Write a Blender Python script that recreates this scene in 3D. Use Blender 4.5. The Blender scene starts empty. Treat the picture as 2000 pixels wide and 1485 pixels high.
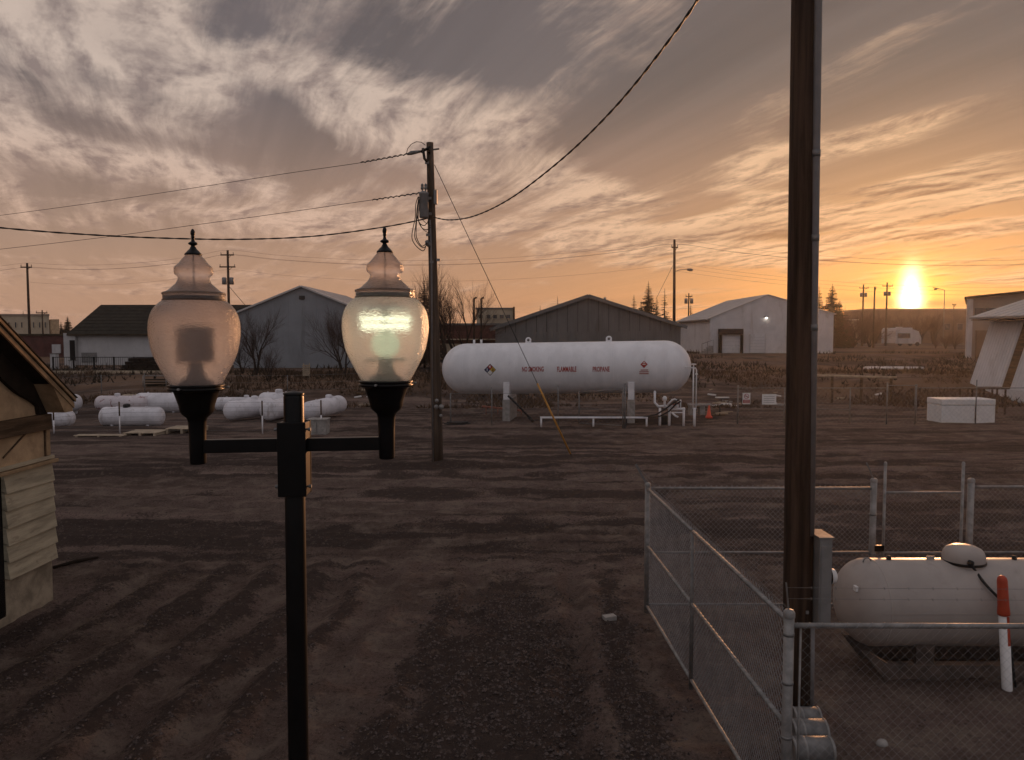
import bpy, math, random
import numpy as np
from mathutils import Vector, Matrix

# ------------------------------------------------------------------ camera, sky, sun, exposure
scene = bpy.context.scene
COL = scene.collection
F = 1500.0                     # focal length in photo pixels (2000 px wide)
HORIZON = 655.0                # photo row of the horizon
CAM_H = 4.2
PITCH = math.atan((742.5 - HORIZON) / F)

cam_data = bpy.data.cameras.new('camera')
cam_data.sensor_fit = 'HORIZONTAL'
cam_data.sensor_width = 36.0
cam_data.lens = 36.0 * F / 2000.0
cam_data.clip_start = 0.05
cam_data.clip_end = 6000.0
cam = bpy.data.objects.new('camera', cam_data)
cam.location = (0, 0, CAM_H)
cam.rotation_euler = (math.pi / 2 - PITCH, 0, 0)
COL.objects.link(cam)
scene.camera = cam

SUN_AZ = math.atan((1775 - 1000) / F)
SUN_EL = math.radians(2.75)
SUN_DIR = Vector((math.sin(SUN_AZ) * math.cos(SUN_EL), math.cos(SUN_AZ) * math.cos(SUN_EL), math.sin(SUN_EL)))

sun_data = bpy.data.lights.new('sun', 'SUN')
sun_data.energy = 3.0
sun_data.angle = math.radians(0.9)
sun_data.color = (1.0, 0.46, 0.20)
sun = bpy.data.objects.new('sun', sun_data)
sun.rotation_euler = SUN_DIR.to_track_quat('Z', 'Y').to_euler()
sun.location = (40, 80, 30)
COL.objects.link(sun)

vs = scene.view_settings
vs.view_transform = 'Standard'
vs.look = 'None'
vs.exposure = 0.0
vs.gamma = 1.0
vs.use_curve_mapping = False
scene.render.engine = 'CYCLES'
scene.cycles.use_denoising = True
scene.cycles.max_bounces = 8
scene.cycles.transparent_max_bounces = 16
scene.cycles.sample_clamp_indirect = 2.0
scene.cycles.volume_bounces = 0
scene.cycles.caustics_reflective = False


class S:
    """A node socket with arithmetic."""
    def __init__(s, nt, sock): s.nt, s.k = nt, sock
    def _m(s, op, b=None, c=None):
        n = s.nt.nodes.new('ShaderNodeMath'); n.operation = op
        s.nt.links.new(s.k, n.inputs[0])
        for i, v in ((1, b), (2, c)):
            if v is None: continue
            if isinstance(v, S): s.nt.links.new(v.k, n.inputs[i])
            else: n.inputs[i].default_value = v
        return S(s.nt, n.outputs[0])
    def __add__(s, o): return s._m('ADD', o)
    def __sub__(s, o): return s._m('SUBTRACT', o)
    def __mul__(s, o): return s._m('MULTIPLY', o)
    def __truediv__(s, o): return s._m('DIVIDE', o)
    def __pow__(s, o): return s._m('POWER', o)
    def rsub(s, v): return (s * -1.0) + v
    def exp(s): return s._m('EXPONENT')
    def abs(s): return s._m('ABSOLUTE')
    def max(s, v): return s._m('MAXIMUM', v)
    def min(s, v): return s._m('MINIMUM', v)
    def sstep(s, a, b):
        n = s.nt.nodes.new('ShaderNodeMapRange'); n.interpolation_type = 'SMOOTHSTEP'
        n.inputs['From Min'].default_value = a; n.inputs['From Max'].default_value = b
        s.nt.links.new(s.k, n.inputs['Value'])
        return S(s.nt, n.outputs['Result'])


def xyz(nt, a, b, c):
    n = nt.nodes.new('ShaderNodeCombineXYZ')
    for i, v in enumerate((a, b, c)):
        if isinstance(v, S): nt.links.new(v.k, n.inputs[i])
        else: n.inputs[i].default_value = v
    return n.outputs[0]


def noise(nt, vec, scale, detail, rough, dist=0.0):
    n = nt.nodes.new('ShaderNodeTexNoise')
    n.inputs['Scale'].default_value = scale; n.inputs['Detail'].default_value = detail
    n.inputs['Roughness'].default_value = rough; n.inputs['Distortion'].default_value = dist
    nt.links.new(vec, n.inputs['Vector'])
    return S(nt, n.outputs['Fac'])


def mixc(nt, fac, a, b, mode='MIX'):
    n = nt.nodes.new('ShaderNodeMix'); n.data_type = 'RGBA'; n.blend_type = mode; n.clamp_factor = True
    if isinstance(fac, S): nt.links.new(fac.k, n.inputs[0])
    else: n.inputs[0].default_value = fac
    for i, v in ((6, a), (7, b)):
        if isinstance(v, tuple): n.inputs[i].default_value = v if len(v) == 4 else v + (1.0,)
        else: nt.links.new(v, n.inputs[i])
    return n.outputs[2]


def make_world():
    w = bpy.data.worlds.new('World'); scene.world = w; w.use_nodes = True
    nt = w.node_tree; nt.nodes.clear(); L = nt.links.new
    tc = nt.nodes.new('ShaderNodeTexCoord')
    nrm = nt.nodes.new('ShaderNodeVectorMath'); nrm.operation = 'NORMALIZE'
    L(tc.outputs['Generated'], nrm.inputs[0])
    sp = nt.nodes.new('ShaderNodeSeparateXYZ'); L(nrm.outputs[0], sp.inputs[0])
    x, y, z = (S(nt, sp.outputs[i]) for i in range(3))
    R2D = 180 / math.pi
    el = z._m('ARCSINE') * R2D
    az = x._m('ARCTAN2', y) * R2D
    zz = z.max(0.0)

    # clear sky behind the cloud veil
    sky = nt.nodes.new('ShaderNodeTexSky'); sky.sky_type = 'NISHITA'
    sky.sun_disc = False
    sky.sun_elevation = SUN_EL; sky.sun_rotation = SUN_AZ
    sky.air_density = 1.0; sky.dust_density = 2.0; sky.ozone_density = 1.5
    bg_sky = nt.nodes.new('ShaderNodeBackground'); bg_sky.inputs['Strength'].default_value = SKY_STRENGTH
    L(sky.outputs[0], bg_sky.inputs['Color'])

    # cloud plane coordinates: direction projected on a high sheet
    q = (zz + 0.07)._m('DIVIDE', 1.0)
    q = (zz + 0.07) ** -1.0
    u, v = x * q, y * q
    va = math.radians(-24)
    ca, sa = math.cos(va), math.sin(va)
    s_ = u * sa + v * ca            # along the fibres
    t_ = u * ca - v * sa            # across them

    def degs(px, py):
        a = math.atan((px - 1000) / F)
        return math.degrees(a), math.degrees(math.atan((HORIZON - py) / F * math.cos(a)))

    def blob(px, py, rx, ry, rot, wgt):
        a0, e0 = degs(px, py); c, s = math.cos(math.radians(rot)), math.sin(math.radians(rot))
        da, de = az - a0, el - e0
        k = 0.0382
        p = (da * c + de * s) / (rx * k)
        r = (de * c - da * s) / (ry * k)
        return ((p * p + r * r) * -1.0).exp() * wgt

    # angle to the sun
    dt = nt.nodes.new('ShaderNodeVectorMath'); dt.operation = 'DOT_PRODUCT'
    L(nrm.outputs[0], dt.inputs[0]); dt.inputs[1].default_value = SUN_DIR
    ang = S(nt, dt.outputs['Value'])._m('MINIMUM', 1.0)._m('ARCCOSINE') * R2D
    near = ((ang / 24.0) ** 2.0 * -1.0).exp()
    wide = ((ang / 48.0) ** 2.0 * -1.0).exp()

    # --- cloud cover
    warp = noise(nt, xyz(nt, s_ * 0.45, t_ * 0.6, 3.0), 1.0, 3, 0.5)
    wv = (warp - 0.5)
    cv = xyz(nt, s_ * 0.80 + wv * 0.8, t_ * 1.55 + wv * 1.1, 0.4)
    n1 = noise(nt, cv, 1.6, 10, 0.64, 0.10)
    # the same field a little further towards the sun: difference gives the lit edges
    cv2 = xyz(nt, s_ * 0.80 + wv * 0.8 + 0.04, t_ * 1.55 + wv * 1.1 + 0.10, 0.4)
    n1s = noise(nt, cv2, 1.6, 8, 0.64, 0.10)
    fib = noise(nt, xyz(nt, s_ * 0.50 + wv * 0.6, t_ * 5.0 + wv * 2.0, 7.0), 1.6, 8, 0.64, 0.15)
    broad = noise(nt, xyz(nt, s_ * 0.35, t_ * 0.9, 11.0), 1.1, 3, 0.5, 0.3)
    # flat layers close to the horizon run level
    lay = noise(nt, xyz(nt, az * 0.060, el * 0.60 + wv * 0.8, 2.0), 1.0, 8, 0.62, 0.3)

    cover = blob(560, 180, 330, 95, -20, 0.25)
    for b in ((150, 90, 230, 120, -10, 0.16), (300, 70, 110, 120, 60, 0.12), (770, 210, 170, 70, -25, 0.14), (1050, 300, 260, 60, -30, 0.20),
              (1080, 400, 230, 60, -10, 0.22), (600, 390, 330, 40, -8, 0.16), (200, 300, 300, 35, -4, 0.20), (330, 420, 400, 26, 0, 0.14), (120, 215, 160, 30, 0, 0.14), (600, 300, 160, 18, -6, 0.12),
              (1300, 470, 420, 34, 0, 0.16), (1480, 330, 100, 80, 60, 0.36), (1420, 440, 200, 40, 15, 0.14),
              (1700, 270, 170, 20, 8, 0.55), (1640, 300, 110, 22, 8, 0.20), (1790, 405, 210, 24, 9, 0.62), (1800, 350, 240, 18, 12, 0.24), (1760, 440, 240, 12, 6, -0.35), (1760, 320, 260, 16, 8, -0.30), (1650, 468, 150, 13, 4, 0.42),
              (1960, 447, 90, 9, 2, 0.28), (1960, 550, 90, 12, 2, 0.20),
              (540, 215, 70, 45, -20, -0.34), (470, 30, 110, 90, 50, -0.26), (930, 50, 330, 90, 10, -0.08), (1380, 150, 420, 150, 24, -0.24),
              (1250, 330, 130, 70, -20, -0.22), (1900, 180, 260, 110, 14, -0.24), (260, 270, 240, 22, -8, -0.20), (640, 300, 330, 30, -14, -0.16),
              (150, 480, 330, 30, 0, -0.12), (1100, 560, 600, 40, 0, -0.14), (1650, 400, 60, 60, 0, -0.10)):
        cover = cover + blob(*b)
    body = n1 * 0.62 + fib * 0.24 + broad * 0.14
    lowmix = el.sstep(8.0, 2.0)
    body = body * (lowmix.rsub(1.0)) + (n1 * 0.40 + lay * 0.60) * lowmix
    raw = (body - 0.5) * 1.35 + cover * 0.62
    dens = (raw * 4.6 + 0.30).max(0.0).min(1.0)
    dens = dens * dens * (dens * -2.0 + 3.0)
    lit = ((n1s - n1) * 6.5 + 0.62 + (fib - 0.5) * 0.9 + raw * 0.5).max(0.0).min(1.0)
    thick = (raw * 4.0 - 0.55).max(0.0).min(1.0)

    # --- colours of veil and cloud
    e1 = el.sstep(0.5, 9.0); e2 = el.sstep(5.0, 19.0)
    veil = mixc(nt, e1, (0.570, 0.345, 0.240), (0.390, 0.265, 0.205))
    veil = mixc(nt, e2, veil, (0.168, 0.139, 0.146))
    veil = mixc(nt, wide * 0.75, veil, mixc(nt, e2, (0.53, 0.265, 0.150), (0.150, 0.116, 0.100)))
    veil = mixc(nt, near * e1.rsub(1.0) * 0.8, veil, (0.62, 0.265, 0.105))
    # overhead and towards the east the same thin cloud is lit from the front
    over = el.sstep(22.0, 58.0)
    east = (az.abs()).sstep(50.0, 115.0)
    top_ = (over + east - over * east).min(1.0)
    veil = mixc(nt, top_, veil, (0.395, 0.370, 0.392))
    ray_ = noise(nt, xyz(nt, s_ * 0.12, t_ * 2.6, 15.0), 1.3, 6, 0.55, 0.1)
    streak = (fib - 0.5) * 0.22 + (ray_ - 0.5) * (el.sstep(5.0, 13.0) * 0.9) + 1.0
    vs_ = nt.nodes.new('ShaderNodeVectorMath'); vs_.operation = 'SCALE'
    L(veil, vs_.inputs[0]); L(streak.k, vs_.inputs['Scale'])
    veil = vs_.outputs[0]
    hi = mixc(nt, el.sstep(2.0, 18.0), (0.76, 0.480, 0.340), (0.670, 0.535, 0.455))
    hi = mixc(nt, near, hi, (0.98, 0.60, 0.33))
    lo = mixc(nt, el.sstep(2.0, 18.0), (0.38, 0.235, 0.175), (0.300, 0.234, 0.215))
    lo = mixc(nt, near, lo, (0.31, 0.175, 0.11))
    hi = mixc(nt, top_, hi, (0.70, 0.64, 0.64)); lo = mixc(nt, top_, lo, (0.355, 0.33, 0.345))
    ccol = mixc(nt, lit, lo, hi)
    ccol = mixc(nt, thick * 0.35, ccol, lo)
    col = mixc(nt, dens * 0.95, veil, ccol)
    # long dark cloud bars low over the horizon
    bar = blob(1870, 592, 130, 8, 2, 0.9) + blob(1690, 586, 75, 8, -4, 0.8) + blob(1200, 592, 260, 8, 2, 0.45) + blob(1530, 462, 75, 9, 2, 0.8)
    bar = (bar * (lay * 0.8 + 0.6)).min(0.9)
    # sun seen through the veil, drawn out into a pillar, with its aureole
    a0, e0 = math.degrees(SUN_AZ), math.degrees(SUN_EL)
    da, de = az - a0, el - e0
    pil = ((da / 0.56) ** 2.0 * -1.0 - ((de - 0.05) / 1.45)._m('ABSOLUTE') ** 2.2).exp()
    core = ((da / 0.66)._m('ABSOLUTE') ** 2.0 * -1.0 - ((de + 0.5) / 0.75)._m('ABSOLUTE') ** 2.0).exp()
    halo = ((da / 2.0)._m('ABSOLUTE') ** 2.0 * -1.0 - (de / 1.9)._m('ABSOLUTE') ** 2.0).exp()
    glow = ((da / 9.5)._m('ABSOLUTE') ** 2.0 * -1.0 - ((de - 0.5) / 4.6)._m('ABSOLUTE') ** 2.0).exp()

    def add(base, amt, c):
        return mixc(nt, 1.0, base, mixc(nt, amt, (0, 0, 0), c), 'ADD')
    col = add(col, glow, (0.24, 0.065, 0.0))
    col = add(col, halo, (0.8, 0.50, 0.0))
    barcol = mixc(nt, near, (0.36, 0.21, 0.15), (0.36, 0.17, 0.08))
    col = mixc(nt, bar, col, barcol)
    col = add(col, pil.min(1.0), (1.0, 0.95, 0.40))
    col = add(col, pil.min(1.0) * 1.0, (2.0, 1.9, 1.3))
    col = add(col, core, (3.0, 2.6, 1.2))
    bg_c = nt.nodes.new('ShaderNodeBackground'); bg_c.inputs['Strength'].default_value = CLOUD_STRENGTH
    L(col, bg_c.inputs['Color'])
    # the veil is thick low down and thins out overhead, where the clear sky shows more
    op = (dens * 0.07 + 0.90)
    op = op.min(1.0)
    mix = nt.nodes.new('ShaderNodeMixShader')
    L(op.k, mix.inputs[0]); L(bg_sky.outputs[0], mix.inputs[1]); L(bg_c.outputs[0], mix.inputs[2])
    out = nt.nodes.new('ShaderNodeOutputWorld'); L(mix.outputs[0], out.inputs['Surface'])
    w.cycles.sampling_method = 'MANUAL'; w.cycles.sample_map_resolution = 1024


SKY_STRENGTH = 0.15
CLOUD_STRENGTH = 0.92
make_world()

# ------------------------------------------------------------------ helpers
random.seed(7)
RNG = np.random.default_rng(11)
_cp, _sp = math.cos(PITCH), math.sin(PITCH)


def ray(px, py):
    x = (px - 1000) / F; up = (742.5 - py) / F
    return Vector((x, _cp + up * _sp, -_sp + up * _cp))


def P(px, py, Y):
    d = ray(px, py); t = Y / d.y
    return Vector((d.x * t, Y, CAM_H + d.z * t))


def PX(px, py, X):
    d = ray(px, py); t = X / d.x
    return Vector((X, d.y * t, CAM_H + d.z * t))


def G(px, py, z=0.0):
    d = ray(px, py); t = (z - CAM_H) / d.z
    return Vector((d.x * t, d.y * t, z))


def sm(t):
    t = np.clip(t, 0, 1); return t * t * (3 - 2 * t)


def gz(x, y):
    """Lie of the land without the ruts: flat yard, a bank, then a terrace."""
    x = np.asarray(x, float); y = np.asarray(y, float)
    b = 45.5 + 2.0 * np.sin(x * 0.11) + 0.8 * np.sin(x * 0.37 + 1)
    h = 1.35 * sm((y - b) / 11.0) + 0.75 * sm((y - 62) / 30.0)
    return h


def gzf(x, y): return float(gz(x, y))


class MB:
    def __init__(s): s.v, s.f, s.s = [], [], []

    def add(s, vs, fs, smooth=False):
        o = len(s.v); s.v.extend([tuple(v) for v in vs])
        s.f.extend([tuple(i + o for i in f) for f in fs]); s.s.extend([smooth] * len(fs))
        return s

    def box(s, c, size, R=None):
        c = Vector(c); hx, hy, hz = (k / 2 for k in size)
        vs = [Vector((a * hx, b * hy, d * hz)) for d in (-1, 1) for b in (-1, 1) for a in (-1, 1)]
        if R is not None: vs = [R @ v for v in vs]
        return s.add([v + c for v in vs], [(0, 2, 3, 1), (4, 5, 7, 6), (0, 1, 5, 4), (2, 6, 7, 3), (0, 4, 6, 2), (1, 3, 7, 5)])

    def bar(s, p0, p1, w, h, up=Vector((0, 0, 1))):
        p0, p1 = Vector(p0), Vector(p1); d = (p1 - p0)
        if d.length < 1e-6: return s
        t = d.normalized()
        if abs(t.dot(up)) > 0.98: up = Vector((0, 1, 0))
        sd = t.cross(up).normalized(); u = sd.cross(t)
        vs = [p + sd * (a * w / 2) + u * (b * h / 2) for p in (p0, p1) for a, b in ((-1, -1), (1, -1), (1, 1), (-1, 1))]
        return s.add(vs, [(3, 2, 1, 0), (4, 5, 6, 7), (0, 1, 5, 4), (1, 2, 6, 5), (2, 3, 7, 6), (3, 0, 4, 7)])

    def tube(s, pts, r, n=8, caps=True, smooth=True):
        pts = [Vector(p) for p in pts]
        rs = r if isinstance(r, (list, tuple)) else [r] * len(pts)
        t0 = (pts[1] - pts[0]).normalized()
        ref = Vector((0, 0, 1)) if abs(t0.z) < 0.9 else Vector((1, 0, 0))
        side = t0.cross(ref).normalized()
        vs, fs = [], []
        for i, p in enumerate(pts):
            a = pts[max(i - 1, 0)]; b = pts[min(i + 1, len(pts) - 1)]
            t = (b - a).normalized()
            side = (side - t * side.dot(t)).normalized(); up = t.cross(side)
            for k in range(n):
                an = 2 * math.pi * k / n
                vs.append(p + (side * math.cos(an) + up * math.sin(an)) * rs[i])
        for i in range(len(pts) - 1):
            for k in range(n):
                k2 = (k + 1) % n
                fs.append((i * n + k, i * n + k2, (i + 1) * n + k2, (i + 1) * n + k))
        s.add(vs, fs, smooth)
        if caps:
            o = len(s.v) - len(vs)
            s.f.append(tuple(o + k for k in reversed(range(n)))); s.s.append(False)
            e = o + (len(pts) - 1) * n
            s.f.append(tuple(e + k for k in range(n))); s.s.append(False)
        return s

    def lathe(s, prof, c=(0, 0, 0), axis=Vector((0, 0, 1)), n=24, smooth=True):
        """prof = [(radius, distance along axis)]"""
        c = Vector(c); ax = Vector(axis).normalized()
        ref = Vector((1, 0, 0)) if abs(ax.x) < 0.9 else Vector((0, 0, 1))
        a = ax.cross(ref).normalized(); b = ax.cross(a)
        vs, fs = [], []
        for r, h in prof:
            for k in range(n):
                an = 2 * math.pi * k / n
                vs.append(c + ax * h + (a * math.cos(an) + b * math.sin(an)) * max(r, 1e-4))
        for i in range(len(prof) - 1):
            for k in range(n):
                k2 = (k + 1) % n
                fs.append((i * n + k, i * n + k2, (i + 1) * n + k2, (i + 1) * n + k))
        return s.add(vs, fs, smooth)

    def prism(s, poly, vec):
        """polygon (3d points) pushed along vec"""
        poly = [Vector(p) for p in poly]; vec = Vector(vec); n = len(poly)
        nrm = Vector((0, 0, 0))
        for i in range(n): nrm += poly[i].cross(poly[(i + 1) % n])
        if nrm.dot(vec) > 0: poly = poly[::-1]
        vs = poly + [p + vec for p in poly]
        fs = [tuple(range(n)), tuple(range(2 * n - 1, n - 1, -1))]
        fs += [(i, i + n, (i + 1) % n + n, (i + 1) % n) for i in range(n)]
        fs = [f[::-1] if k >= 2 else f for k, f in enumerate(fs)]
        return s.add(vs, fs)

    def build(s, name, mat, parent=None, bevel=0.0):
        me = bpy.data.meshes.new(name)
        v = np.array(s.v, dtype=float)
        lo, hi = v.min(0), v.max(0)
        org = np.array([(lo[0] + hi[0]) / 2, (lo[1] + hi[1]) / 2, lo[2]])
        me.from_pydata([tuple(p) for p in (v - org)], [], s.f)
        me.polygons.foreach_set('use_smooth', s.s)
        me.materials.append(mat); me.update()
        ob = bpy.data.objects.new(name, me); COL.objects.link(ob)
        WORLD[ob] = org
        if parent is not None:
            ob.parent = parent; ob.location = org - WORLD[parent]
        else:
            ob.location = org
        if bevel:
            b = ob.modifiers.new('bevel', 'BEVEL'); b.width = bevel; b.segments = 2; b.limit_method = 'ANGLE'
            b.angle_limit = math.radians(40)
        return ob


WORLD = {}


def tag(o, label, cat, group=None):
    o['label'] = label; o['category'] = cat
    if group: o['group'] = group
    return o


def thing(name, loc, label, cat, group=None):
    o = bpy.data.objects.new(name, None); COL.objects.link(o)
    o.empty_display_size = 0.3
    o.location = loc; WORLD[o] = np.array(tuple(loc), float)
    return tag(o, label, cat, group)


def kind(o, k): o['kind'] = k; return o


# ------------------------------------------------------------------ materials
def mat(name, col, rough=0.7, metal=0.0, var=0.18, scale=3.0, bump=0.0, bscale=None, stretch=(1, 1, 1), col2=None, spec=0.35, detail=5):
    m = bpy.data.materials.new(name); m.use_nodes = True
    nt = m.node_tree; b = nt.nodes['Principled BSDF']; L = nt.links.new
    geo = nt.nodes.new('ShaderNodeNewGeometry')
    mp = nt.nodes.new('ShaderNodeMapping'); mp.inputs['Scale'].default_value = stretch
    L(geo.outputs['Position'], mp.inputs['Vector'])
    n = noise(nt, mp.outputs[0], scale, detail, 0.6, 0.2)
    c = Vector(col)
    a = tuple(c * (1 - var)); d = tuple(Vector(col2) if col2 else c * (1 + var))
    L(mixc(nt, n.sstep(0.32, 0.68), a, d), b.inputs['Base Color'])
    b.inputs['Roughness'].default_value = rough; b.inputs['Metallic'].default_value = metal
    b.inputs['Specular IOR Level'].default_value = spec
    if bump:
        bp = nt.nodes.new('ShaderNodeBump'); bp.inputs['Strength'].default_value = bump; bp.inputs['Distance'].default_value = 0.02
        n2 = noise(nt, mp.outputs[0], bscale or scale * 6, 5, 0.65)
        L(n2.k, bp.inputs['Height']); L(bp.outputs[0], b.inputs['Normal'])
    return m


M = {}
M['wood_pole'] = mat('wood_pole', (0.046, 0.028, 0.019), 0.9, 0, 0.65, 11, 1.0, 34, (1, 1, 0.05), spec=0.2)
M['wood_pole_pale'] = mat('wood_pole_pale', (0.075, 0.053, 0.039), 0.85, 0, 0.45, 7, 0.9, 30, (1, 1, 0.06), spec=0.2)
M['far_pole'] = mat('far_pole', (0.045, 0.033, 0.026), 0.9, 0, 0.3, 4, spec=0.1)
M['galv'] = mat('galvanised_steel', (0.27, 0.26, 0.25), 0.62, 0.5, 0.22, 9, 0.05)
M['galv_dull'] = mat('dull_galvanised_steel', (0.19, 0.185, 0.18), 0.6, 0.5, 0.25, 9)
M['conduit'] = mat('grey_conduit', (0.17, 0.155, 0.15), 0.6, 0.1, 0.12, 5)
M['black_metal'] = mat('black_painted_metal', (0.004, 0.0036, 0.0036), 0.36, 0.0, 0.3, 8, spec=0.22)
M['wire'] = mat('black_cable', (0.02, 0.018, 0.017), 0.6, 0, 0.2, 4)
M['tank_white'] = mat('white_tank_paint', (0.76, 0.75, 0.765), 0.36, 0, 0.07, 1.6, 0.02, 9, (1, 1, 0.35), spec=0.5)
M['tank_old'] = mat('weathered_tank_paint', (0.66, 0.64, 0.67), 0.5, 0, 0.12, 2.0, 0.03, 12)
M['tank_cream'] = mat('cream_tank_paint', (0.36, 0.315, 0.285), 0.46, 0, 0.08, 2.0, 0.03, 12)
M['white_pipe'] = mat('white_pipe_paint', (0.72, 0.70, 0.71), 0.5, 0, 0.1, 3)
M['concrete'] = mat('concrete', (0.30, 0.28, 0.26), 0.9, 0, 0.2, 5, 0.3, 30)
M['white_wall'] = mat('white_metal_siding', (0.60, 0.58, 0.58), 0.6, 0, 0.07, 0.7)
M['pale_wall'] = mat('pale_wall_paint', (0.46, 0.45, 0.45), 0.7, 0, 0.10, 0.5)
M['blue_wall'] = mat('grey_blue_gable', (0.235, 0.245, 0.26), 0.7, 0, 0.08, 0.5)
M['grey_metal'] = mat('grey_metal_siding', (0.170, 0.165, 0.160), 0.55, 0.1, 0.08, 0.8)
M['grey_trim'] = mat('grey_metal_trim', (0.14, 0.135, 0.13), 0.5, 0.2, 0.1, 2)
M['metal_roof'] = mat('pale_metal_roof', (0.50, 0.47, 0.45), 0.45, 0.3, 0.06, 0.7)
M['dark_roof'] = mat('dark_shingle_roof', (0.030, 0.026, 0.020), 0.95, 0, 0.25, 2, spec=0.1)
M['brick_red'] = mat('dark_red_brick', (0.090, 0.034, 0.028), 0.9, 0, 0.25, 1.5)
M['cream_wall'] = mat('cream_wall', (0.44, 0.36, 0.26), 0.85, 0, 0.12, 0.6)
M['tan_wall'] = mat('tan_wall', (0.26, 0.20, 0.16), 0.85, 0, 0.1, 0.6)
M['brown_wall'] = mat('brown_wall', (0.13, 0.085, 0.062), 0.9, 0, 0.15, 0.6)
M['dark'] = mat('dark_opening', (0.014, 0.012, 0.012), 0.8, 0, 0.2, 2, spec=0.1)
M['glass_dark'] = mat('dark_window_glass', (0.02, 0.02, 0.022), 0.12, 0, 0.2, 2, spec=0.6)
M['rubber'] = mat('black_rubber', (0.016, 0.015, 0.015), 0.7, 0, 0.2, 6)
M['stucco'] = mat('tan_stucco', (0.46, 0.325, 0.20), 0.95, 0, 0.16, 3.5, 0.5, 60, spec=0.1)
M['clapboard'] = mat('weathered_clapboard', (0.40, 0.345, 0.25), 0.9, 0, 0.22, 5, 0.35, 22, (1, 0.25, 2.2), spec=0.1)
M['old_beam'] = mat('old_timber_beam', (0.10, 0.065, 0.04), 0.9, 0, 0.45, 5, 0.8, 25, (1, 0.2, 2.0), spec=0.1)
M['rake'] = mat('tan_rake_board', (0.32, 0.22, 0.13), 0.85, 0, 0.25, 4, 0.4, 30, spec=0.1)
M['soffit'] = mat('dark_soffit_and_shade', (0.022, 0.016, 0.012), 0.9, 0, 0.3, 5, spec=0.1)  # dark wood; on the shed the overhang's shade is put into this colour
M['shingle'] = mat('brown_asphalt_shingle', (0.075, 0.055, 0.038), 0.95, 0, 0.3, 6, 0.5, 60, spec=0.1)
M['found'] = mat('stained_concrete_footing', (0.30, 0.25, 0.185), 0.95, 0, 0.3, 3, 0.5, 26, spec=0.1)
M['red'] = mat('red_paint', (0.30, 0.006, 0.006), 0.5, 0, 0.1, 5)
M['sign_white'] = mat('white_sign', (0.72, 0.70, 0.68), 0.5, 0, 0.06, 4)
M['sign_blue'] = mat('blue_sign', (0.015, 0.025, 0.11), 0.5, 0, 0.1, 4)
M['sign_yellow'] = mat('yellow_sign', (0.55, 0.35, 0.03), 0.5, 0, 0.1, 4)
M['sign_black'] = mat('black_print', (0.02, 0.02, 0.02), 0.5, 0, 0.1, 4)
M['orange'] = mat('orange_plastic', (0.75, 0.10, 0.05), 0.5, 0, 0.08, 5)
M['marker_red'] = mat('orange_red_marker', (0.42, 0.055, 0.022), 0.5, 0, 0.12, 6)
M['guy_yellow'] = mat('yellow_guy_guard', (0.46, 0.22, 0.04), 0.5, 0, 0.15, 3)
M['rusty'] = mat('rust_red_pipe', (0.34, 0.13, 0.09), 0.8, 0, 0.3, 4)
M['pallet'] = mat('pale_lumber', (0.40, 0.32, 0.23), 0.9, 0, 0.22, 3, 0.3, 20)
M['box_grey'] = mat('grey_utility_box', (0.22, 0.215, 0.21), 0.5, 0.3, 0.12, 4)
M['bark'] = mat('dark_bark', (0.035, 0.026, 0.021), 0.95, 0, 0.3, 5, spec=0.1)
M['twig'] = mat('red_brown_twigs', (0.060, 0.036, 0.028), 0.95, 0, 0.3, 4, spec=0.1)
M['needle'] = mat('dark_spruce_needles', (0.016, 0.020, 0.012), 0.95, 0, 0.35, 2, spec=0.1)
M['dry_grass'] = mat('dry_grass', (0.105, 0.068, 0.044), 0.95, 0, 0.4, 0.8, spec=0.05)
M['weed'] = mat('weeds', (0.050, 0.038, 0.026), 0.95, 0, 0.35, 1.2, spec=0.05)
M['leaf_litter'] = mat('dry_leaf_litter', (0.135, 0.10, 0.072), 0.95, 0, 0.5, 20, spec=0.05)
M['stone'] = mat('gravel_stones', (0.082, 0.064, 0.058), 0.95, 0, 0.75, 30, spec=0.1)


def stain_mat(name, base, stain, scale, thr):
    m = mat(name, base, 0.5, 0, 0.08, 2)
    nt = m.node_tree; b = nt.nodes['Principled BSDF']
    old = b.inputs['Base Color'].links[0].from_socket
    geo = nt.nodes.new('ShaderNodeNewGeometry')
    mp = nt.nodes.new('ShaderNodeMapping'); mp.inputs['Scale'].default_value = (1.5, 1.5, 0.5)
    nt.links.new(geo.outputs['Position'], mp.inputs['Vector'])
    n = noise(nt, mp.outputs[0], scale, 6, 0.65, 0.6)
    nt.links.new(mixc(nt, n.sstep(thr, thr + 0.1), old, stain), b.inputs['Base Color'])
    return m


def stain(m, colour, scale, thr, soft, fac, stretch=(1, 1, 0.25)):
    nt = m.node_tree; b = nt.nodes['Principled BSDF']
    old = b.inputs['Base Color'].links[0].from_socket
    geo = nt.nodes.new('ShaderNodeNewGeometry')
    mp = nt.nodes.new('ShaderNodeMapping'); mp.inputs['Scale'].default_value = stretch
    nt.links.new(geo.outputs['Position'], mp.inputs['Vector'])
    n = noise(nt, mp.outputs[0], scale, 7, 0.68, 0.4)
    nt.links.new(mixc(nt, n.sstep(thr, thr + soft) * fac, old, colour), b.inputs['Base Color'])


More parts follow.
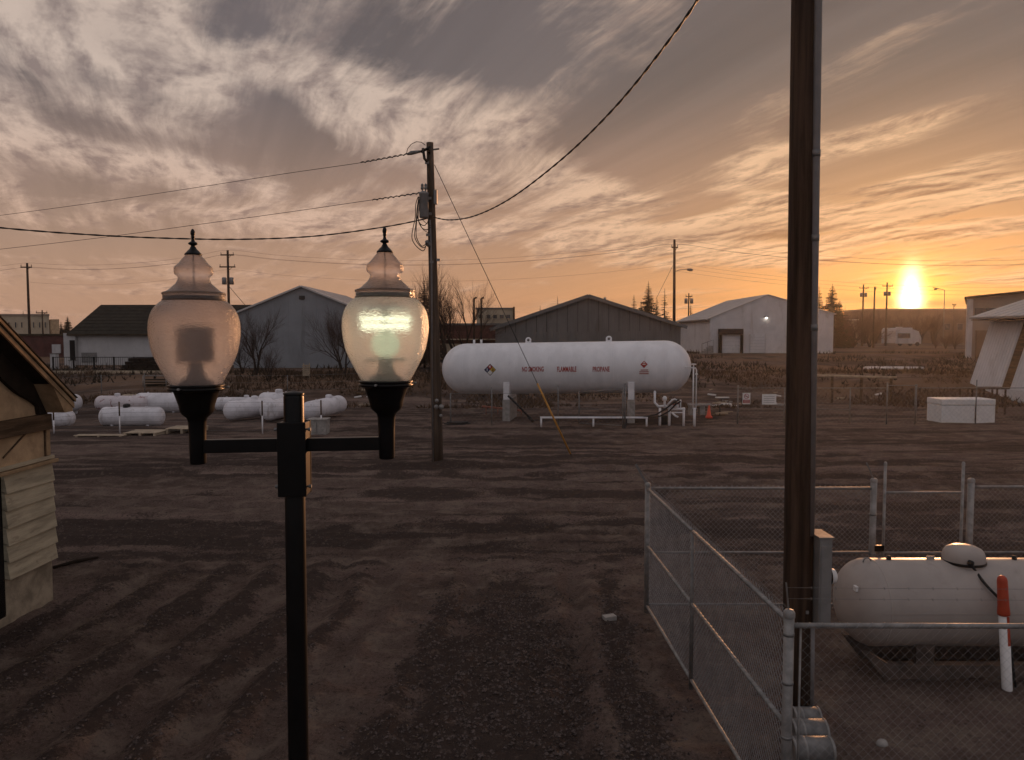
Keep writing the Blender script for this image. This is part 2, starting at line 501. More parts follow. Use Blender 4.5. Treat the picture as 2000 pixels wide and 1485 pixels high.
stain(M['tank_old'], (0.30, 0.245, 0.225), 3.0, 0.54, 0.16, 0.65)
stain(M['tank_white'], (0.45, 0.41, 0.39), 2.2, 0.54, 0.2, 0.22)
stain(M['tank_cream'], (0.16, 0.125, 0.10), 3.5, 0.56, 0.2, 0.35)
stain(M['white_wall'], (0.36, 0.32, 0.30), 1.1, 0.52, 0.2, 0.6)
stain(M['pale_wall'], (0.26, 0.24, 0.23), 0.9, 0.50, 0.2, 0.6)
stain(M['blue_wall'], (0.15, 0.15, 0.155), 0.8, 0.50, 0.2, 0.6)
stain(M['grey_metal'], (0.105, 0.098, 0.09), 1.2, 0.50, 0.2, 0.6)
stain(M['stucco'], (0.25, 0.16, 0.10), 1.8, 0.50, 0.2, 0.6, (1, 1, 0.7))
stain(M['clapboard'], (0.19, 0.155, 0.11), 6.0, 0.57, 0.10, 0.5, (1, 0.35, 1.6))
stain(M['metal_roof'], (0.30, 0.26, 0.24), 0.9, 0.5, 0.2, 0.5, (1, 1, 1))
M['tank_rusty'] = stain_mat('rust_stained_tank_paint', (0.60, 0.54, 0.56), (0.22, 0.07, 0.06), 3.2, 0.56)


def globe_mat(name, tint, dim=1.0):
    """textured acrylic: light passes through blurred, some is scattered"""
    m = bpy.data.materials.new(name); m.use_nodes = True
    nt = m.node_tree; nt.nodes.clear(); L = nt.links.new
    geo = nt.nodes.new('ShaderNodeNewGeometry')
    mp = nt.nodes.new('ShaderNodeMapping'); mp.inputs['Scale'].default_value = (1, 1, 2.6)
    L(geo.outputs['Position'], mp.inputs['Vector'])
    n = noise(nt, mp.outputs[0], 60, 2, 0.5, 0.6)
    bp = nt.nodes.new('ShaderNodeBump'); bp.inputs['Strength'].default_value = 1.0; bp.inputs['Distance'].default_value = 0.006
    L(n.k, bp.inputs['Height'])
    rf = nt.nodes.new('ShaderNodeBsdfRefraction'); rf.inputs['IOR'].default_value = 1.18; rf.inputs['Roughness'].default_value = 0.45
    rf.inputs['Color'].default_value = tint + (1,); L(bp.outputs[0], rf.inputs['Normal'])
    tr = nt.nodes.new('ShaderNodeBsdfTranslucent'); tr.inputs['Color'].default_value = (0.97 * dim, 0.92 * dim, 0.93 * dim, 1)
    df = nt.nodes.new('ShaderNodeBsdfDiffuse'); df.inputs['Color'].default_value = (0.7, 0.62, 0.55, 1)
    gl = nt.nodes.new('ShaderNodeBsdfGlossy'); gl.inputs['Roughness'].default_value = 0.25; L(bp.outputs[0], gl.inputs['Normal'])
    m1 = nt.nodes.new('ShaderNodeMixShader'); pat = ((n - 0.5) * 0.9 + 0.42).max(0.15).min(0.8); L(pat.k, m1.inputs[0]); L(rf.outputs[0], m1.inputs[1]); L(tr.outputs[0], m1.inputs[2])
    m2 = nt.nodes.new('ShaderNodeMixShader'); m2.inputs[0].default_value = 0.02; L(m1.outputs[0], m2.inputs[1]); L(df.outputs[0], m2.inputs[2])
    fr = nt.nodes.new('ShaderNodeFresnel'); fr.inputs['IOR'].default_value = 1.25; L(bp.outputs[0], fr.inputs['Normal'])
    m3 = nt.nodes.new('ShaderNodeMixShader'); L(fr.outputs[0], m3.inputs[0]); L(m2.outputs[0], m3.inputs[1]); L(gl.outputs[0], m3.inputs[2])
    o = nt.nodes.new('ShaderNodeOutputMaterial'); L(m3.outputs[0], o.inputs['Surface'])
    return m


M['skid'] = mat('brown_skid_steel', (0.080, 0.060, 0.050), 0.9, 0, 0.35, 5)
M['mesh_wire'] = mat('dull_fence_wire', (0.26, 0.26, 0.265), 0.6, 0.3, 0.2, 5)
M['ballast'] = mat('ballast_housing', (0.16, 0.145, 0.14), 0.7, 0.1, 0.2, 20)
M['globe'] = globe_mat('textured_acrylic_globe', (1.0, 0.98, 0.96))
M['globe_band'] = globe_mat('smoky_acrylic_band', (0.55, 0.50, 0.46), 0.5)


def emit_mat(name, col, st):
    m = bpy.data.materials.new(name); m.use_nodes = True
    nt = m.node_tree; nt.nodes.clear()
    e = nt.nodes.new('ShaderNodeEmission'); e.inputs[0].default_value = col + (1,); e.inputs[1].default_value = st
    o = nt.nodes.new('ShaderNodeOutputMaterial'); nt.links.new(e.outputs[0], o.inputs['Surface'])
    return m


M['lamp_on'] = emit_mat('lit_lamp_tube', (0.97, 1.0, 0.68), 2.0)
M['lamp_glow'] = emit_mat('glowing_lamp_body', (0.90, 1.0, 0.62), 0.55)
M['wallpack_on'] = emit_mat('lit_wall_lamp', (1.0, 0.93, 0.80), 9.0)

# ------------------------------------------------------------------ ground
def vnoise(x, y, seed):
    r = np.random.default_rng(seed); T = r.random((256, 256))
    xi, yi = np.floor(x).astype(int), np.floor(y).astype(int)
    fx, fy = sm(x - xi), sm(y - yi)
    a = T[xi % 256, yi % 256]; b = T[(xi + 1) % 256, yi % 256]
    c = T[xi % 256, (yi + 1) % 256]; d = T[(xi + 1) % 256, (yi + 1) % 256]
    return (a * (1 - fx) + b * fx) * (1 - fy) + (c * (1 - fx) + d * fx) * fy - 0.5


def relief(x, y):
    """ruts and lumps of the dirt yard, a few centimetres"""
    near = sm((15.5 - y) / 3.0) * sm((y - 2) / 3)
    xs = x + 0.35 * np.sin(y * 0.25) + 0.5 * vnoise(x * 0.35, y * 0.35, 3) + y * 0.03
    rut = np.zeros_like(x)
    for c, d in ((-6.0, .05), (-5.2, .035), (-4.35, .06), (-3.55, .045), (-2.75, .06), (-1.95, .04), (-0.4, .05), (1.35, .05)):
        g = np.exp(-((xs - c) / 0.17) ** 2); e = np.exp(-((np.abs(xs - c) - 0.33) / 0.12) ** 2)
        rut += 1.5 * (-d * g + 0.55 * d * e)
    far = sm((y - 13.5) / 2.0) * sm((27 - y) / 3.0)
    ys = y + 0.45 * np.sin(x * 0.13 + 0.4) + 0.9 * vnoise(x * 0.12, y * 0.3, 5)
    trk = np.zeros_like(x)
    for c, d in ((14.9, .05), (16.3, .04), (17.2, .05), (18.6, .04), (20.1, .05), (21.3, .04), (22.7, .06), (24.0, .05)):
        g = np.exp(-((ys - c) / 0.22) ** 2); e = np.exp(-((np.abs(ys - c) - 0.42) / 0.15) ** 2)
        trk += 1.4 * (-d * g + 0.55 * d * e)
    lump = 0.06 * vnoise(x * 0.7, y * 0.7, 1) + 0.045 * vnoise(x * 2.3, y * 2.3, 2) + 0.035 * vnoise(x * 6.5, y * 6.5, 4) + 0.028 * vnoise(x * 13, y * 13, 8)
    rough = 1.0 + 1.2 * np.exp(-((x - 0.3) / 1.5) ** 2 - ((y - 9.0) / 3.2) ** 2)
    pile = 0.10 * np.exp(-((y - 25.6) / 0.8) ** 2) * sm((x + 4) / 2) * sm((9 - x) / 3)
    fade = sm((60 - y) / 25.0) * sm((y + 3) / 3.0)
    return (rut * near + trk * far + lump * rough + pile) * fade


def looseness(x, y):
    """1 where the dirt is loose dark gravel, 0 where wheels have packed it pale; contrast also replaces relief shading"""
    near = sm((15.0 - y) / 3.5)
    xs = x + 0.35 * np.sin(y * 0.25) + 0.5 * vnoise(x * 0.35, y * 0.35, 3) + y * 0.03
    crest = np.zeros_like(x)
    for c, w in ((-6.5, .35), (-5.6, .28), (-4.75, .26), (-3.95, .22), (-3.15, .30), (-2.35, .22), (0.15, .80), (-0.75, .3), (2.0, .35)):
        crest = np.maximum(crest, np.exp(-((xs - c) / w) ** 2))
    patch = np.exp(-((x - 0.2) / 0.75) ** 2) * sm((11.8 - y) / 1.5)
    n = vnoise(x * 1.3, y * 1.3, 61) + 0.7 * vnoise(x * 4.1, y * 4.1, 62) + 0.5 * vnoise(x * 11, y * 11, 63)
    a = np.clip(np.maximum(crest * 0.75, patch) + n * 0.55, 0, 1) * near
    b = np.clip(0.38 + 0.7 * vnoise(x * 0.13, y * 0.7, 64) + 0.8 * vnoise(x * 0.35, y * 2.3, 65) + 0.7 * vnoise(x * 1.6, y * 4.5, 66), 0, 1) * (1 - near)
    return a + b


def grid_axis(lo, hi, segs):
    out = []
    for a, b, st in segs: out.append(np.arange(a, b, st))
    return np.unique(np.concatenate([np.array([lo]), np.concatenate(out), np.array([hi])]))


def make_ground():
    xs = grid_axis(-600, 600, ((-600, -120, 60), (-120, -40, 6), (-40, -12, 0.8), (-12, 13, 0.055), (13, 45, 0.8), (45, 130, 6), (130, 600, 60)))
    ys = grid_axis(-300, 900, ((-300, -20, 40), (-20, 3, 1.0), (3, 17, 0.055), (17, 30, 0.13), (30, 66, 0.5), (66, 130, 4), (130, 400, 30), (400, 900, 100)))
    X, Y = np.meshgrid(xs, ys)
    Z = gz(X, Y) + relief(X, Y)
    nx, ny = len(xs), len(ys)
    co = np.stack([X, Y, Z], -1).reshape(-1, 3)
    me = bpy.data.meshes.new('ground')
    me.vertices.add(nx * ny); me.vertices.foreach_set('co', co.ravel())
    i = np.arange(nx * ny).reshape(ny, nx)
    q = np.stack([i[:-1, :-1], i[:-1, 1:], i[1:, 1:], i[1:, :-1]], -1).reshape(-1, 4)
    nq = len(q)
    me.loops.add(nq * 4); me.loops.foreach_set('vertex_index', q.ravel().astype(np.int32))
    me.polygons.add(nq)
    me.polygons.foreach_set('loop_start', np.arange(0, nq * 4, 4, dtype=np.int32))
    me.polygons.foreach_set('use_smooth', np.ones(nq, bool))
    me.update(calc_edges=True); me.validate()
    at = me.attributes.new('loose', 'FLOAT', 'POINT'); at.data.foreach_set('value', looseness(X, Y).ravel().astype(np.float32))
    # dirt material
    m = bpy.data.materials.new('dirt_yard'); m.use_nodes = True
    nt = m.node_tree; b = nt.nodes['Principled BSDF']; L = nt.links.new
    geo = nt.nodes.new('ShaderNodeNewGeometry'); pos = geo.outputs['Position']
    def stretched(sx, sy):
        mp = nt.nodes.new('ShaderNodeMapping'); mp.inputs['Scale'].default_value = (sx, sy, 1); L(pos, mp.inputs['Vector']); return mp.outputs[0]
    big = noise(nt, stretched(0.10, 0.34), 1.0, 5, 0.6, 0.4)
    trk = noise(nt, stretched(0.055, 0.9), 1.0, 6, 0.62, 0.5)
    mid = noise(nt, pos, 1.6, 6, 0.65, 0.3)
    fine = noise(nt, pos, 22, 5, 0.7)
    grit = noise(nt, pos, 75, 3, 0.7)
    sp = nt.nodes.new('ShaderNodeSeparateXYZ'); L(pos, sp.inputs[0]); Yp = S(nt, sp.outputs[1])
    lane = Yp.sstep(12.5, 17.5)
    c = mixc(nt, big.sstep(0.35, 0.65), (0.083, 0.058, 0.049), (0.140, 0.099, 0.086))
    c = mixc(nt, lane * trk.sstep(0.50, 0.68) * 0.75, c, (0.249, 0.177, 0.151))
    c = mixc(nt, mid.sstep(0.50, 0.70) * 0.55, c, (0.178, 0.135, 0.107))
    c = mixc(nt, fine.sstep(0.50, 0.64) * 0.75, c, (0.038, 0.027, 0.021))
    c = mixc(nt, grit.sstep(0.56, 0.68) * 0.65, c, (0.272, 0.207, 0.167))
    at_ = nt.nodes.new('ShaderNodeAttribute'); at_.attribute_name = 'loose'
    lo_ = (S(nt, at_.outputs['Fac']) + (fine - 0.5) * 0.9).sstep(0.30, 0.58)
    c = mixc(nt, lo_ * 0.82, c, (0.051, 0.038, 0.033))  # dark loose gravel; the contrast also stands in for shading on the ruts
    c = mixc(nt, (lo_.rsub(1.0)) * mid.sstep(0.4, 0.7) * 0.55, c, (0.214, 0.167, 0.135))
    clod = noise(nt, pos, 7.5, 6, 0.72, 0.3)
    c = mixc(nt, clod.sstep(0.56, 0.70) * 0.65, c, (0.040, 0.030, 0.027))
    c = mixc(nt, clod.sstep(0.46, 0.32) * 0.40, c, (0.216, 0.168, 0.140))
    # beyond the bank: dry grass and pale gravel
    gr = noise(nt, pos, 0.12, 5, 0.6, 0.4)
    c = mixc(nt, Yp.sstep(45.0, 52.0) * gr.sstep(0.40, 0.62) * 0.7, c, (0.194, 0.120, 0.076))
    L(c, b.inputs['Base Color'])
    b.inputs['Roughness'].default_value = 1.0; b.inputs['Specular IOR Level'].default_value = 0.03
    bp = nt.nodes.new('ShaderNodeBump'); bp.inputs['Strength'].default_value = 1.0; bp.inputs['Distance'].default_value = 0.06
    L((fine * 0.7 + grit * 0.3 + mid * 0.9).k, bp.inputs['Height']); L(bp.outputs[0], b.inputs['Normal'])
    me.materials.append(m)
    o = bpy.data.objects.new('ground', me); COL.objects.link(o); WORLD[o] = np.zeros(3)
    return kind(o, 'structure')


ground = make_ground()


def zat(x, y):
    return float(gz(x, y) + relief(np.array([float(x)]), np.array([float(y)]))[0])


def scatter(name, mate, pts, shape, label=None):
    """one mesh of many tiny pieces; shape(i) -> verts, faces"""
    V, Fc, o = [], [], 0
    for i, p in enumerate(pts):
        v, f = shape(i)
        V.append(v + p); Fc.extend([tuple(k + o for k in q) for q in f]); o += len(v)
    me = bpy.data.meshes.new(name); me.from_pydata(np.concatenate(V).tolist(), [], Fc); me.materials.append(mate)
    ob = bpy.data.objects.new(name, me); COL.objects.link(ob); WORLD[ob] = np.zeros(3)
    return kind(ob, 'stuff')


def make_gravel():
    n = 60000
    y = 4.5 + 13.5 * RNG.random(n) ** 1.25; x = (RNG.random(n) - 0.5) * 1.55 * y
    x[: n // 3] = 0.5 + RNG.normal(0, 1.3, n // 3); y[: n // 3] = 5 + RNG.random(n // 3) * 7.5
    clump = vnoise(x * 0.9, y * 0.9, 21) + 0.35 * vnoise(x * 3, y * 3, 22)
    keep = (clump > -0.4) & (looseness(x, y) > 0.12 + 0.5 * RNG.random(n))
    x, y = x[keep], y[keep]
    z = gz(x, y) + relief(x, y)
    pts = np.stack([x, y, z], -1)
    base = np.array([(1, 0, 0), (0, 1, 0), (-1, 0, 0), (0, -1, 0), (0, 0, 1), (0, 0, -1)], float)
    fs = [(0, 1, 4), (1, 2, 4), (2, 3, 4), (3, 0, 4), (1, 0, 5), (2, 1, 5), (3, 2, 5), (0, 3, 5)]
    def shp(i):
        s = 0.006 + 0.034 * RNG.random() ** 3.2
        v = base * np.array([s, s * (0.6 + 0.5 * RNG.random()), s * 0.6]) * (0.75 + 0.5 * RNG.random((6, 1)))
        a = RNG.random() * 6.28; c, d = math.cos(a), math.sin(a)
        return v @ np.array([[c, -d, 0], [d, c, 0], [0, 0, 1]]), fs
    scatter('gravel', M['stone'], pts, shp)
    # scraps of dry leaf and straw
    n = 5200
    y = 4.6 + 12 * RNG.random(n) ** 1.2; x = (RNG.random(n) - 0.5) * 1.5 * y
    k = n // 3
    x[:k] = -6.4 + np.abs(RNG.normal(0, 0.9, k)); y[:k] = 7 + RNG.random(k) * 6.5
    keep = (vnoise(x * 0.7, y * 0.7, 31) > -0.1)
    x, y = x[keep], y[keep]
    pts = np.stack([x, y, gz(x, y) + relief(x, y) + 0.006], -1)
    def lf(i):
        L = 0.008 + 0.022 * RNG.random(); w = 0.003 + 0.008 * RNG.random(); a = RNG.random() * 6.28
        c, d = math.cos(a), math.sin(a); h = 0.012 * RNG.random()
        v = np.array([(-L, 0, 0), (0, -w, h), (L, 0, 0.3 * h), (0, w, h * 0.4)])
        return v @ np.array([[c, -d, 0], [d, c, 0], [0, 0, 1]]), [(0, 1, 2), (0, 2, 3)]
    scatter('leaf_litter', M['leaf_litter'], pts, lf)


make_gravel()


def make_grass():
    n = 26000
    x = -45 + 100 * RNG.random(n); y = 44 + 17 * RNG.random(n) ** 1.3
    dens = vnoise(x * 0.16, y * 0.3, 41) + 0.6 * vnoise(x * 0.6, y * 0.9, 42)
    keep = dens > -0.05
    x, y, dens = x[keep], y[keep], dens[keep]
    pts = np.stack([x, y, gz(x, y) - 0.02], -1)
    def bl(i):
        h = (0.14 + 0.45 * RNG.random()) * (0.6 + max(0, dens[i])); a = RNG.random() * 6.28; w = 0.03 + 0.03 * RNG.random()
        c, d = math.cos(a) * w, math.sin(a) * w; lx, ly = RNG.normal(0, 0.14, 2)
        v = np.array([(-c, -d, 0), (c, d, 0), (lx, ly, h), (-d, c, 0), (d, -c, 0), (-ly, lx, h * 0.8)])
        return v, [(0, 1, 2), (3, 4, 5)]
    scatter('dry_grass', M['dry_grass'], pts, bl)
    n = 9000
    x = -50 + 110 * RNG.random(n); y = 52 + 40 * RNG.random(n)
    keep = vnoise(x * 0.2, y * 0.2, 51) > 0.02
    x, y = x[keep], y[keep]
    pts = np.stack([x, y, gz(x, y) - 0.02], -1)
    def wd(i):
        h = 0.2 + 0.4 * RNG.random(); a = RNG.random() * 6.28; w = 0.06
        c, d = math.cos(a) * w, math.sin(a) * w; lx, ly = RNG.normal(0, 0.2, 2)
        return np.array([(-c, -d, 0), (c, d, 0), (lx, ly, h), (-d, c, 0), (d, -c, 0), (-ly, lx, h * 0.8)]), [(0, 1, 2), (3, 4, 5)]
    scatter('weeds', M['weed'], pts, wd)


make_grass()

# ------------------------------------------------------------------ buildings
def panel_wall(parent, a, b, zb, topf, width, m, name='wall_panel', th=0.06, ribs=2, rib=0.035, breaks=(), gap=0.004):
    """upright sheets from plan point a to b; topf(t) gives the height of the wall top at t metres"""
    a, b = Vector((a[0], a[1], 0)), Vector((b[0], b[1], 0)); d = b - a; Ln = d.length; d.normalize()
    nrm = Vector((d.y, -d.x, 0))
    ts = list(np.linspace(0, Ln, max(2, int(round(Ln / width)) + 1)))
    for i in range(len(ts) - 1):
        t0, t1 = ts[i] + gap, ts[i + 1] - gap
        poly = [a + d * t0 + Vector((0, 0, zb)), a + d * t1 + Vector((0, 0, zb)), a + d * t1 + Vector((0, 0, topf(t1)))]
        for k in breaks:
            if t0 < k < t1: poly.append(a + d * k + Vector((0, 0, topf(k))))
        poly.append(a + d * t0 + Vector((0, 0, topf(t0))))
        mb = MB().prism(poly, -nrm * th)
        for r in range(ribs):
            t = t0 + (t1 - t0) * (r + 0.5) / ribs
            q = a + d * t
            mb.bar(q + Vector((0, 0, zb + 0.01)) + nrm * (rib / 2 - 0.004), q + Vector((0, 0, topf(t) - 0.05)) + nrm * (rib / 2 - 0.004), 0.09, rib, up=nrm)
        mb.build(name, m, parent)


def roof_slab(parent, e0, e1, r0, r1, th, m, width=None, name='roof'):
    """sloping slab between eave e0-e1 and ridge r0-r1; raised seams every width metres as roof panels"""
    e0, e1, r0, r1 = (Vector(p) for p in (e0, e1, r0, r1))
    n = (e1 - e0).cross(r0 - e0).normalized()
    if n.z < 0: n = -n
    o = MB().prism([e0, e1, r1, r0], n * th).build(name, m, parent)
    if width:
        k = max(1, int((e1 - e0).length / width))
        for i in range(1, k):
            f = i / k
            p, q = e0.lerp(e1, f) + n * (th + 0.012), r0.lerp(r1, f) + n * (th + 0.012)
            MB().bar(p, q, 0.05, 0.03, up=n).build('roof_seam', m, o)
    return o


def window(parent, lo, hi, y, fm, gm, facing=-1, name='window'):
    """framed pane in a wall facing -Y"""
    w = 0.07
    f = MB()
    x0, z0 = lo; x1, z1 = hi
    for a, b in (((x0, z0), (x1, z0 + w)), ((x0, z1 - w), (x1, z1)), ((x0, z0 + w), (x0 + w, z1 - w)), ((x1 - w, z0 + w), (x1, z1 - w))):
        f.box(((a[0] + b[0]) / 2, y - 0.03, (a[1] + b[1]) / 2), (b[0] - a[0], 0.08, b[1] - a[1]))
    fo = f.build(name, fm, parent)
    MB().box(((x0 + x1) / 2, y - 0.005, (z0 + z1) / 2), (x1 - x0 - 2 * w, 0.03, z1 - z0 - 2 * w)).build('pane', gm, fo)
    return fo


# grey metal shed behind the big tank
def grey_building():
    Y0, Y1 = 68.0, 84.0
    x0, x1, xp = P(967, 640, Y0).x, P(1330, 640, Y0).x, P(1148, 640, Y0).x
    ze, zr, ze2 = P(0, 641, Y0).z, P(0, 579, Y0).z, P(0, 637, Y0).z
    zb = 1.2
    t = thing('metal_building', (xp, Y0, zb), 'wide grey ribbed metal building with shallow gable behind the largest tank', 'building')
    def top(k):
        x = x0 + k
        return ze + (zr - ze) * (x - x0) / (xp - x0) if x < xp else zr + (ze2 - zr) * (x - xp) / (x1 - xp)
    panel_wall(t, (x0, Y0), (x1, Y0), zb, top, 0.92, M['grey_metal'], breaks=(xp - x0,), ribs=2, rib=0.10, gap=0.02)
    MB().box(((x0 + x1) / 2, (Y0 + Y1) / 2 + 0.1, (zb + ze) / 2 - 0.1), (x1 - x0 - 0.2, Y1 - Y0 - 0.2, ze - zb - 0.2)).build('side_walls', M['grey_metal'], t)
    MB().prism([(x0 + .1, Y0 + .12, ze - .4), (x1 - .1, Y0 + .12, ze2 - .4), (x1 - .1, Y0 + .12, ze2 - .08), (xp, Y0 + .12, zr - .08), (x0 + .1, Y0 + .12, ze - .08)], (0, .1, 0)).build('gable_backing', M['soffit'], t)
    o = 0.45
    sl = (zr - ze) / (xp - x0); sr = (zr - ze2) / (x1 - xp)
    roof_slab(t, (x0 - o, Y0 - o, ze - sl * o), (x0 - o, Y1, ze - sl * o), (xp, Y0 - o, zr), (xp, Y1, zr), 0.16, M['grey_trim'], 1.0)
    roof_slab(t, (x1 + o, Y0 - o, ze2 - sr * o), (x1 + o, Y1, ze2 - sr * o), (xp + .01, Y0 - o, zr), (xp + .01, Y1, zr), 0.16, M['grey_trim'], 1.0)
    for a, b, sx in (((x0 - o, ze - sl * o), (xp, zr), 1), ((x1 + o, ze2 - sr * o), (xp, zr), -1)):
        MB().bar((a[0], Y0 - o - 0.04, a[1] + 0.02), (b[0], Y0 - o - 0.04, b[1] + 0.02), 0.05, 0.30).build('rake_trim', M['grey_trim'], t)
    MB().tube([(xp + 2.1, Y0 + 5, zr - 0.9), (xp + 2.1, Y0 + 5, zr + 0.15)], 0.14, 8).build('vent_pipe', M['galv_dull'], t)


grey_building()


def white_warehouse():
    Y0, Y1 = 90.0, 107.0
    x0, x1, xp = P(1387, 640, Y0).x, P(1628, 640, Y0).x, P(1498, 640, Y0).x
    ze, zr, ze2 = P(0, 622, Y0).z, P(0, 577, Y0).z, P(0, 614, Y0).z
    zb = 1.9
    t = thing('warehouse', (xp, Y0, zb), 'white metal warehouse with loading dock doors and a lit wall lamp', 'building')
    def top(k):
        x = x0 + k
        return ze + (zr - ze) * (x - x0) / (xp - x0) if x < xp else zr + (ze2 - zr) * (x - xp) / (x1 - xp)
    panel_wall(t, (x0, Y0), (x1, Y0), zb, top, 0.92, M['white_wall'], breaks=(xp - x0,), ribs=3, rib=0.03)
    panel_wall(t, (x0, Y1), (x0, Y0), zb, lambda k: ze, 1.0, M['white_wall'], ribs=3, rib=0.03)
    MB().box(((x0 + x1) / 2, (Y0 + Y1) / 2 + 0.1, (zb + ze) / 2 - 0.15), (x1 - x0 - 0.2, Y1 - Y0 - 0.2, ze - zb - 0.3)).build('inner_wall', M['white_wall'], t)
    MB().prism([(x0 + .1, Y0 + .12, ze - .4), (x1 - .1, Y0 + .12, ze2 - .4), (x1 - .1, Y0 + .12, ze2 - .08), (xp, Y0 + .12, zr - .08), (x0 + .1, Y0 + .12, ze - .08)], (0, .1, 0)).build('gable_backing', M['white_wall'], t)
    o = 0.5
    sl = (zr - ze) / (xp - x0); sr = (zr - ze2) / (x1 - xp)
    roof_slab(t, (x0 - o, Y0 - 0.15, ze - sl * o), (x0 - o, Y1 + .2, ze - sl * o), (xp, Y0 - 0.15, zr), (xp, Y1 + .2, zr), 0.12, M['metal_roof'], 0.9)
    roof_slab(t, (x1 + 0.2, Y0 - 0.15, ze2 - sr * .2), (x1 + .2, Y1 + .2, ze2 - sr * .2), (xp + .01, Y0 - 0.15, zr), (xp + .01, Y1 + .2, zr), 0.12, M['metal_roof'], 0.9)
    MB().box((x0 - 0.22, (Y0 + Y1) / 2, ze - 0.32), (0.12, Y1 - Y0, 0.14)).build('gutter', M['grey_trim'], t)
    # dock shelter: black padded frame round a white door
    def rect(px0, py0, px1, py1, y, th, m, nm, par=t):
        a, b = P(px0, py1, y), P(px1, py0, y)
        return MB().box(((a.x + b.x) / 2, y, (a.z + b.z) / 2), (b.x - a.x, th, b.z - a.z)).build(nm, m, par)
    d = rect(1410.5, 654, 1446, 689, Y0 - 0.06, 0.06, M['white_wall'], 'dock_door')
    rect(1403.5, 642.5, 1451, 653.5, Y0 - 0.25, 0.5, M['rubber'], 'dock_shelter_head')
    rect(1403.5, 653.8, 1409.5, 690, Y0 - 0.22, 0.44, M['soffit'], 'dock_shelter_side')
    rect(1446.5, 653.8, 1451, 690, Y0 - 0.22, 0.44, M['soffit'], 'dock_shelter_side')
    for i in range(1, 5):
        zz = 689 - i * 7
        rect(1411, zz - 0.3, 1445.5, zz + 0.3, Y0 - 0.1, 0.02, M['pale_wall'], 'panel_seam', d)
    d2 = rect(1465, 653, 1494, 689, Y0 - 0.07, 0.05, M['white_wall'], 'dock_door')
    for i in range(1, 6):
        zz = 689 - i * 6
        rect(1465.5, zz - 0.3, 1493.5, zz + 0.3, Y0 - 0.105, 0.02, M['pale_wall'], 'panel_seam', d2)
    for a, b in ((1464, 1465), (1494, 1495)):
        rect(a, 652, b, 689.5, Y0 - 0.06, 0.1, M['pale_wall'], 'door_jamb', d2)
    rect(1404, 690.3, 1451, 697, Y0 - 0.15, 0.3, M['rubber'], 'dock_bumper')
    rect(1466, 690.3, 1492, 694, Y0 - 0.15, 0.3, M['rubber'], 'dock_bumper')
    # lamp over the doors, burning
    c = P(1497, 621, Y0 - 0.2)
    lamp = MB().box((c.x, Y0 - 0.16, c.z + 0.12), (0.42, 0.30, 0.16)).build('wall_lamp', M['box_grey'], t, 0.02)
    MB().lathe([(0.02, -0.10), (0.09, -0.07), (0.12, 0.0), (0.09, 0.05), (0.02, 0.06)], (c.x, Y0 - 0.24, c.z), n=12).build('bulb', M['wallpack_on'], lamp)
    # steps with handrail beside the dock
    for k in range(5):
        s = P(1371 + k * 4.5, 692, Y0 - 1.2 - 0.0)
        MB().box((s.x, Y0 - 1.0, zb + 0.12 + k * 0.1), (0.29, 1.2, 0.35 + k * 0.2)).build('step', M['concrete'], t)
    for q0, q1 in (((1371, 672), (1371, 692)), ((1393, 664), (1393, 690)), ((1382, 668), (1382, 691))):
        MB().tube([P(*q1, Y0 - 1.7), P(*q0, Y0 - 1.7)], 0.03, 6).build('handrail_post', M['galv_dull'], t)
    MB().tube([P(1371, 672, Y0 - 1.7), P(1393, 664, Y0 - 1.7)], 0.03, 6).build('handrail', M['galv_dull'], t)


white_warehouse()


def blue_gable():
    Y0, Y1 = 66.0, 84.0
    x0, x1, xp = P(455, 640, Y0).x, P(727, 640, Y0).x, P(590, 640, Y0).x
    ze, zr = P(0, 616, Y0).z, P(0, 561, Y0).z
    zb = 1.1
    t = thing('gabled_hall', (xp, Y0, zb), 'tall blue-grey gabled hall wall with small square vent behind bare shrubs', 'building')
    top = lambda k: ze + (zr - ze) * (1 - abs(x0 + k - xp) / (xp - x0)) if x0 + k < xp else ze + (zr - ze) * (1 - (x0 + k - xp) / (x1 - xp))
    panel_wall(t, (x0, Y0), (x1, Y0), zb, top, 1.25, M['blue_wall'], breaks=(xp - x0,), ribs=1, rib=0.012)
    MB().box(((x0 + x1) / 2, (Y0 + Y1) / 2 + 0.1, (zb + ze) / 2 - 0.1), (x1 - x0 - 0.2, Y1 - Y0 - 0.2, ze - zb - 0.2)).build('side_walls', M['blue_wall'], t)
    MB().prism([(x0 + .1, Y0 + .12, ze - .4), (x1 - .1, Y0 + .12, ze - .4), (x1 - .1, Y0 + .12, ze - .08), (xp, Y0 + .12, zr - .08), (x0 + .1, Y0 + .12, ze - .08)], (0, .1, 0)).build('gable_backing', M['blue_wall'], t)
    sl = (zr - ze) / (xp - x0); o = 0.35
    roof_slab(t, (x0 - o, Y0 - .3, ze - sl * o), (x0 - o, Y1, ze - sl * o), (xp, Y0 - .3, zr), (xp, Y1, zr), 0.14, M['metal_roof'], 1.2)
    roof_slab(t, (x1 + o, Y0 - .3, ze - sl * o), (x1 + o, Y1, ze - sl * o), (xp + .01, Y0 - .3, zr), (xp + .01, Y1, zr), 0.14, M['metal_roof'], 1.2)
    v = P(590, 581.5, Y0)
    f = MB().box((v.x, Y0 - 0.06, v.z), (0.46, 0.1, 0.30)).build('gable_vent', M['dark'], t)
    for k in range(4):
        MB().box((v.x, Y0 - 0.125, v.z - 0.1 + k * 0.065), (0.42, 0.02, 0.02)).build('louvre', M['grey_trim'], f)


blue_gable()


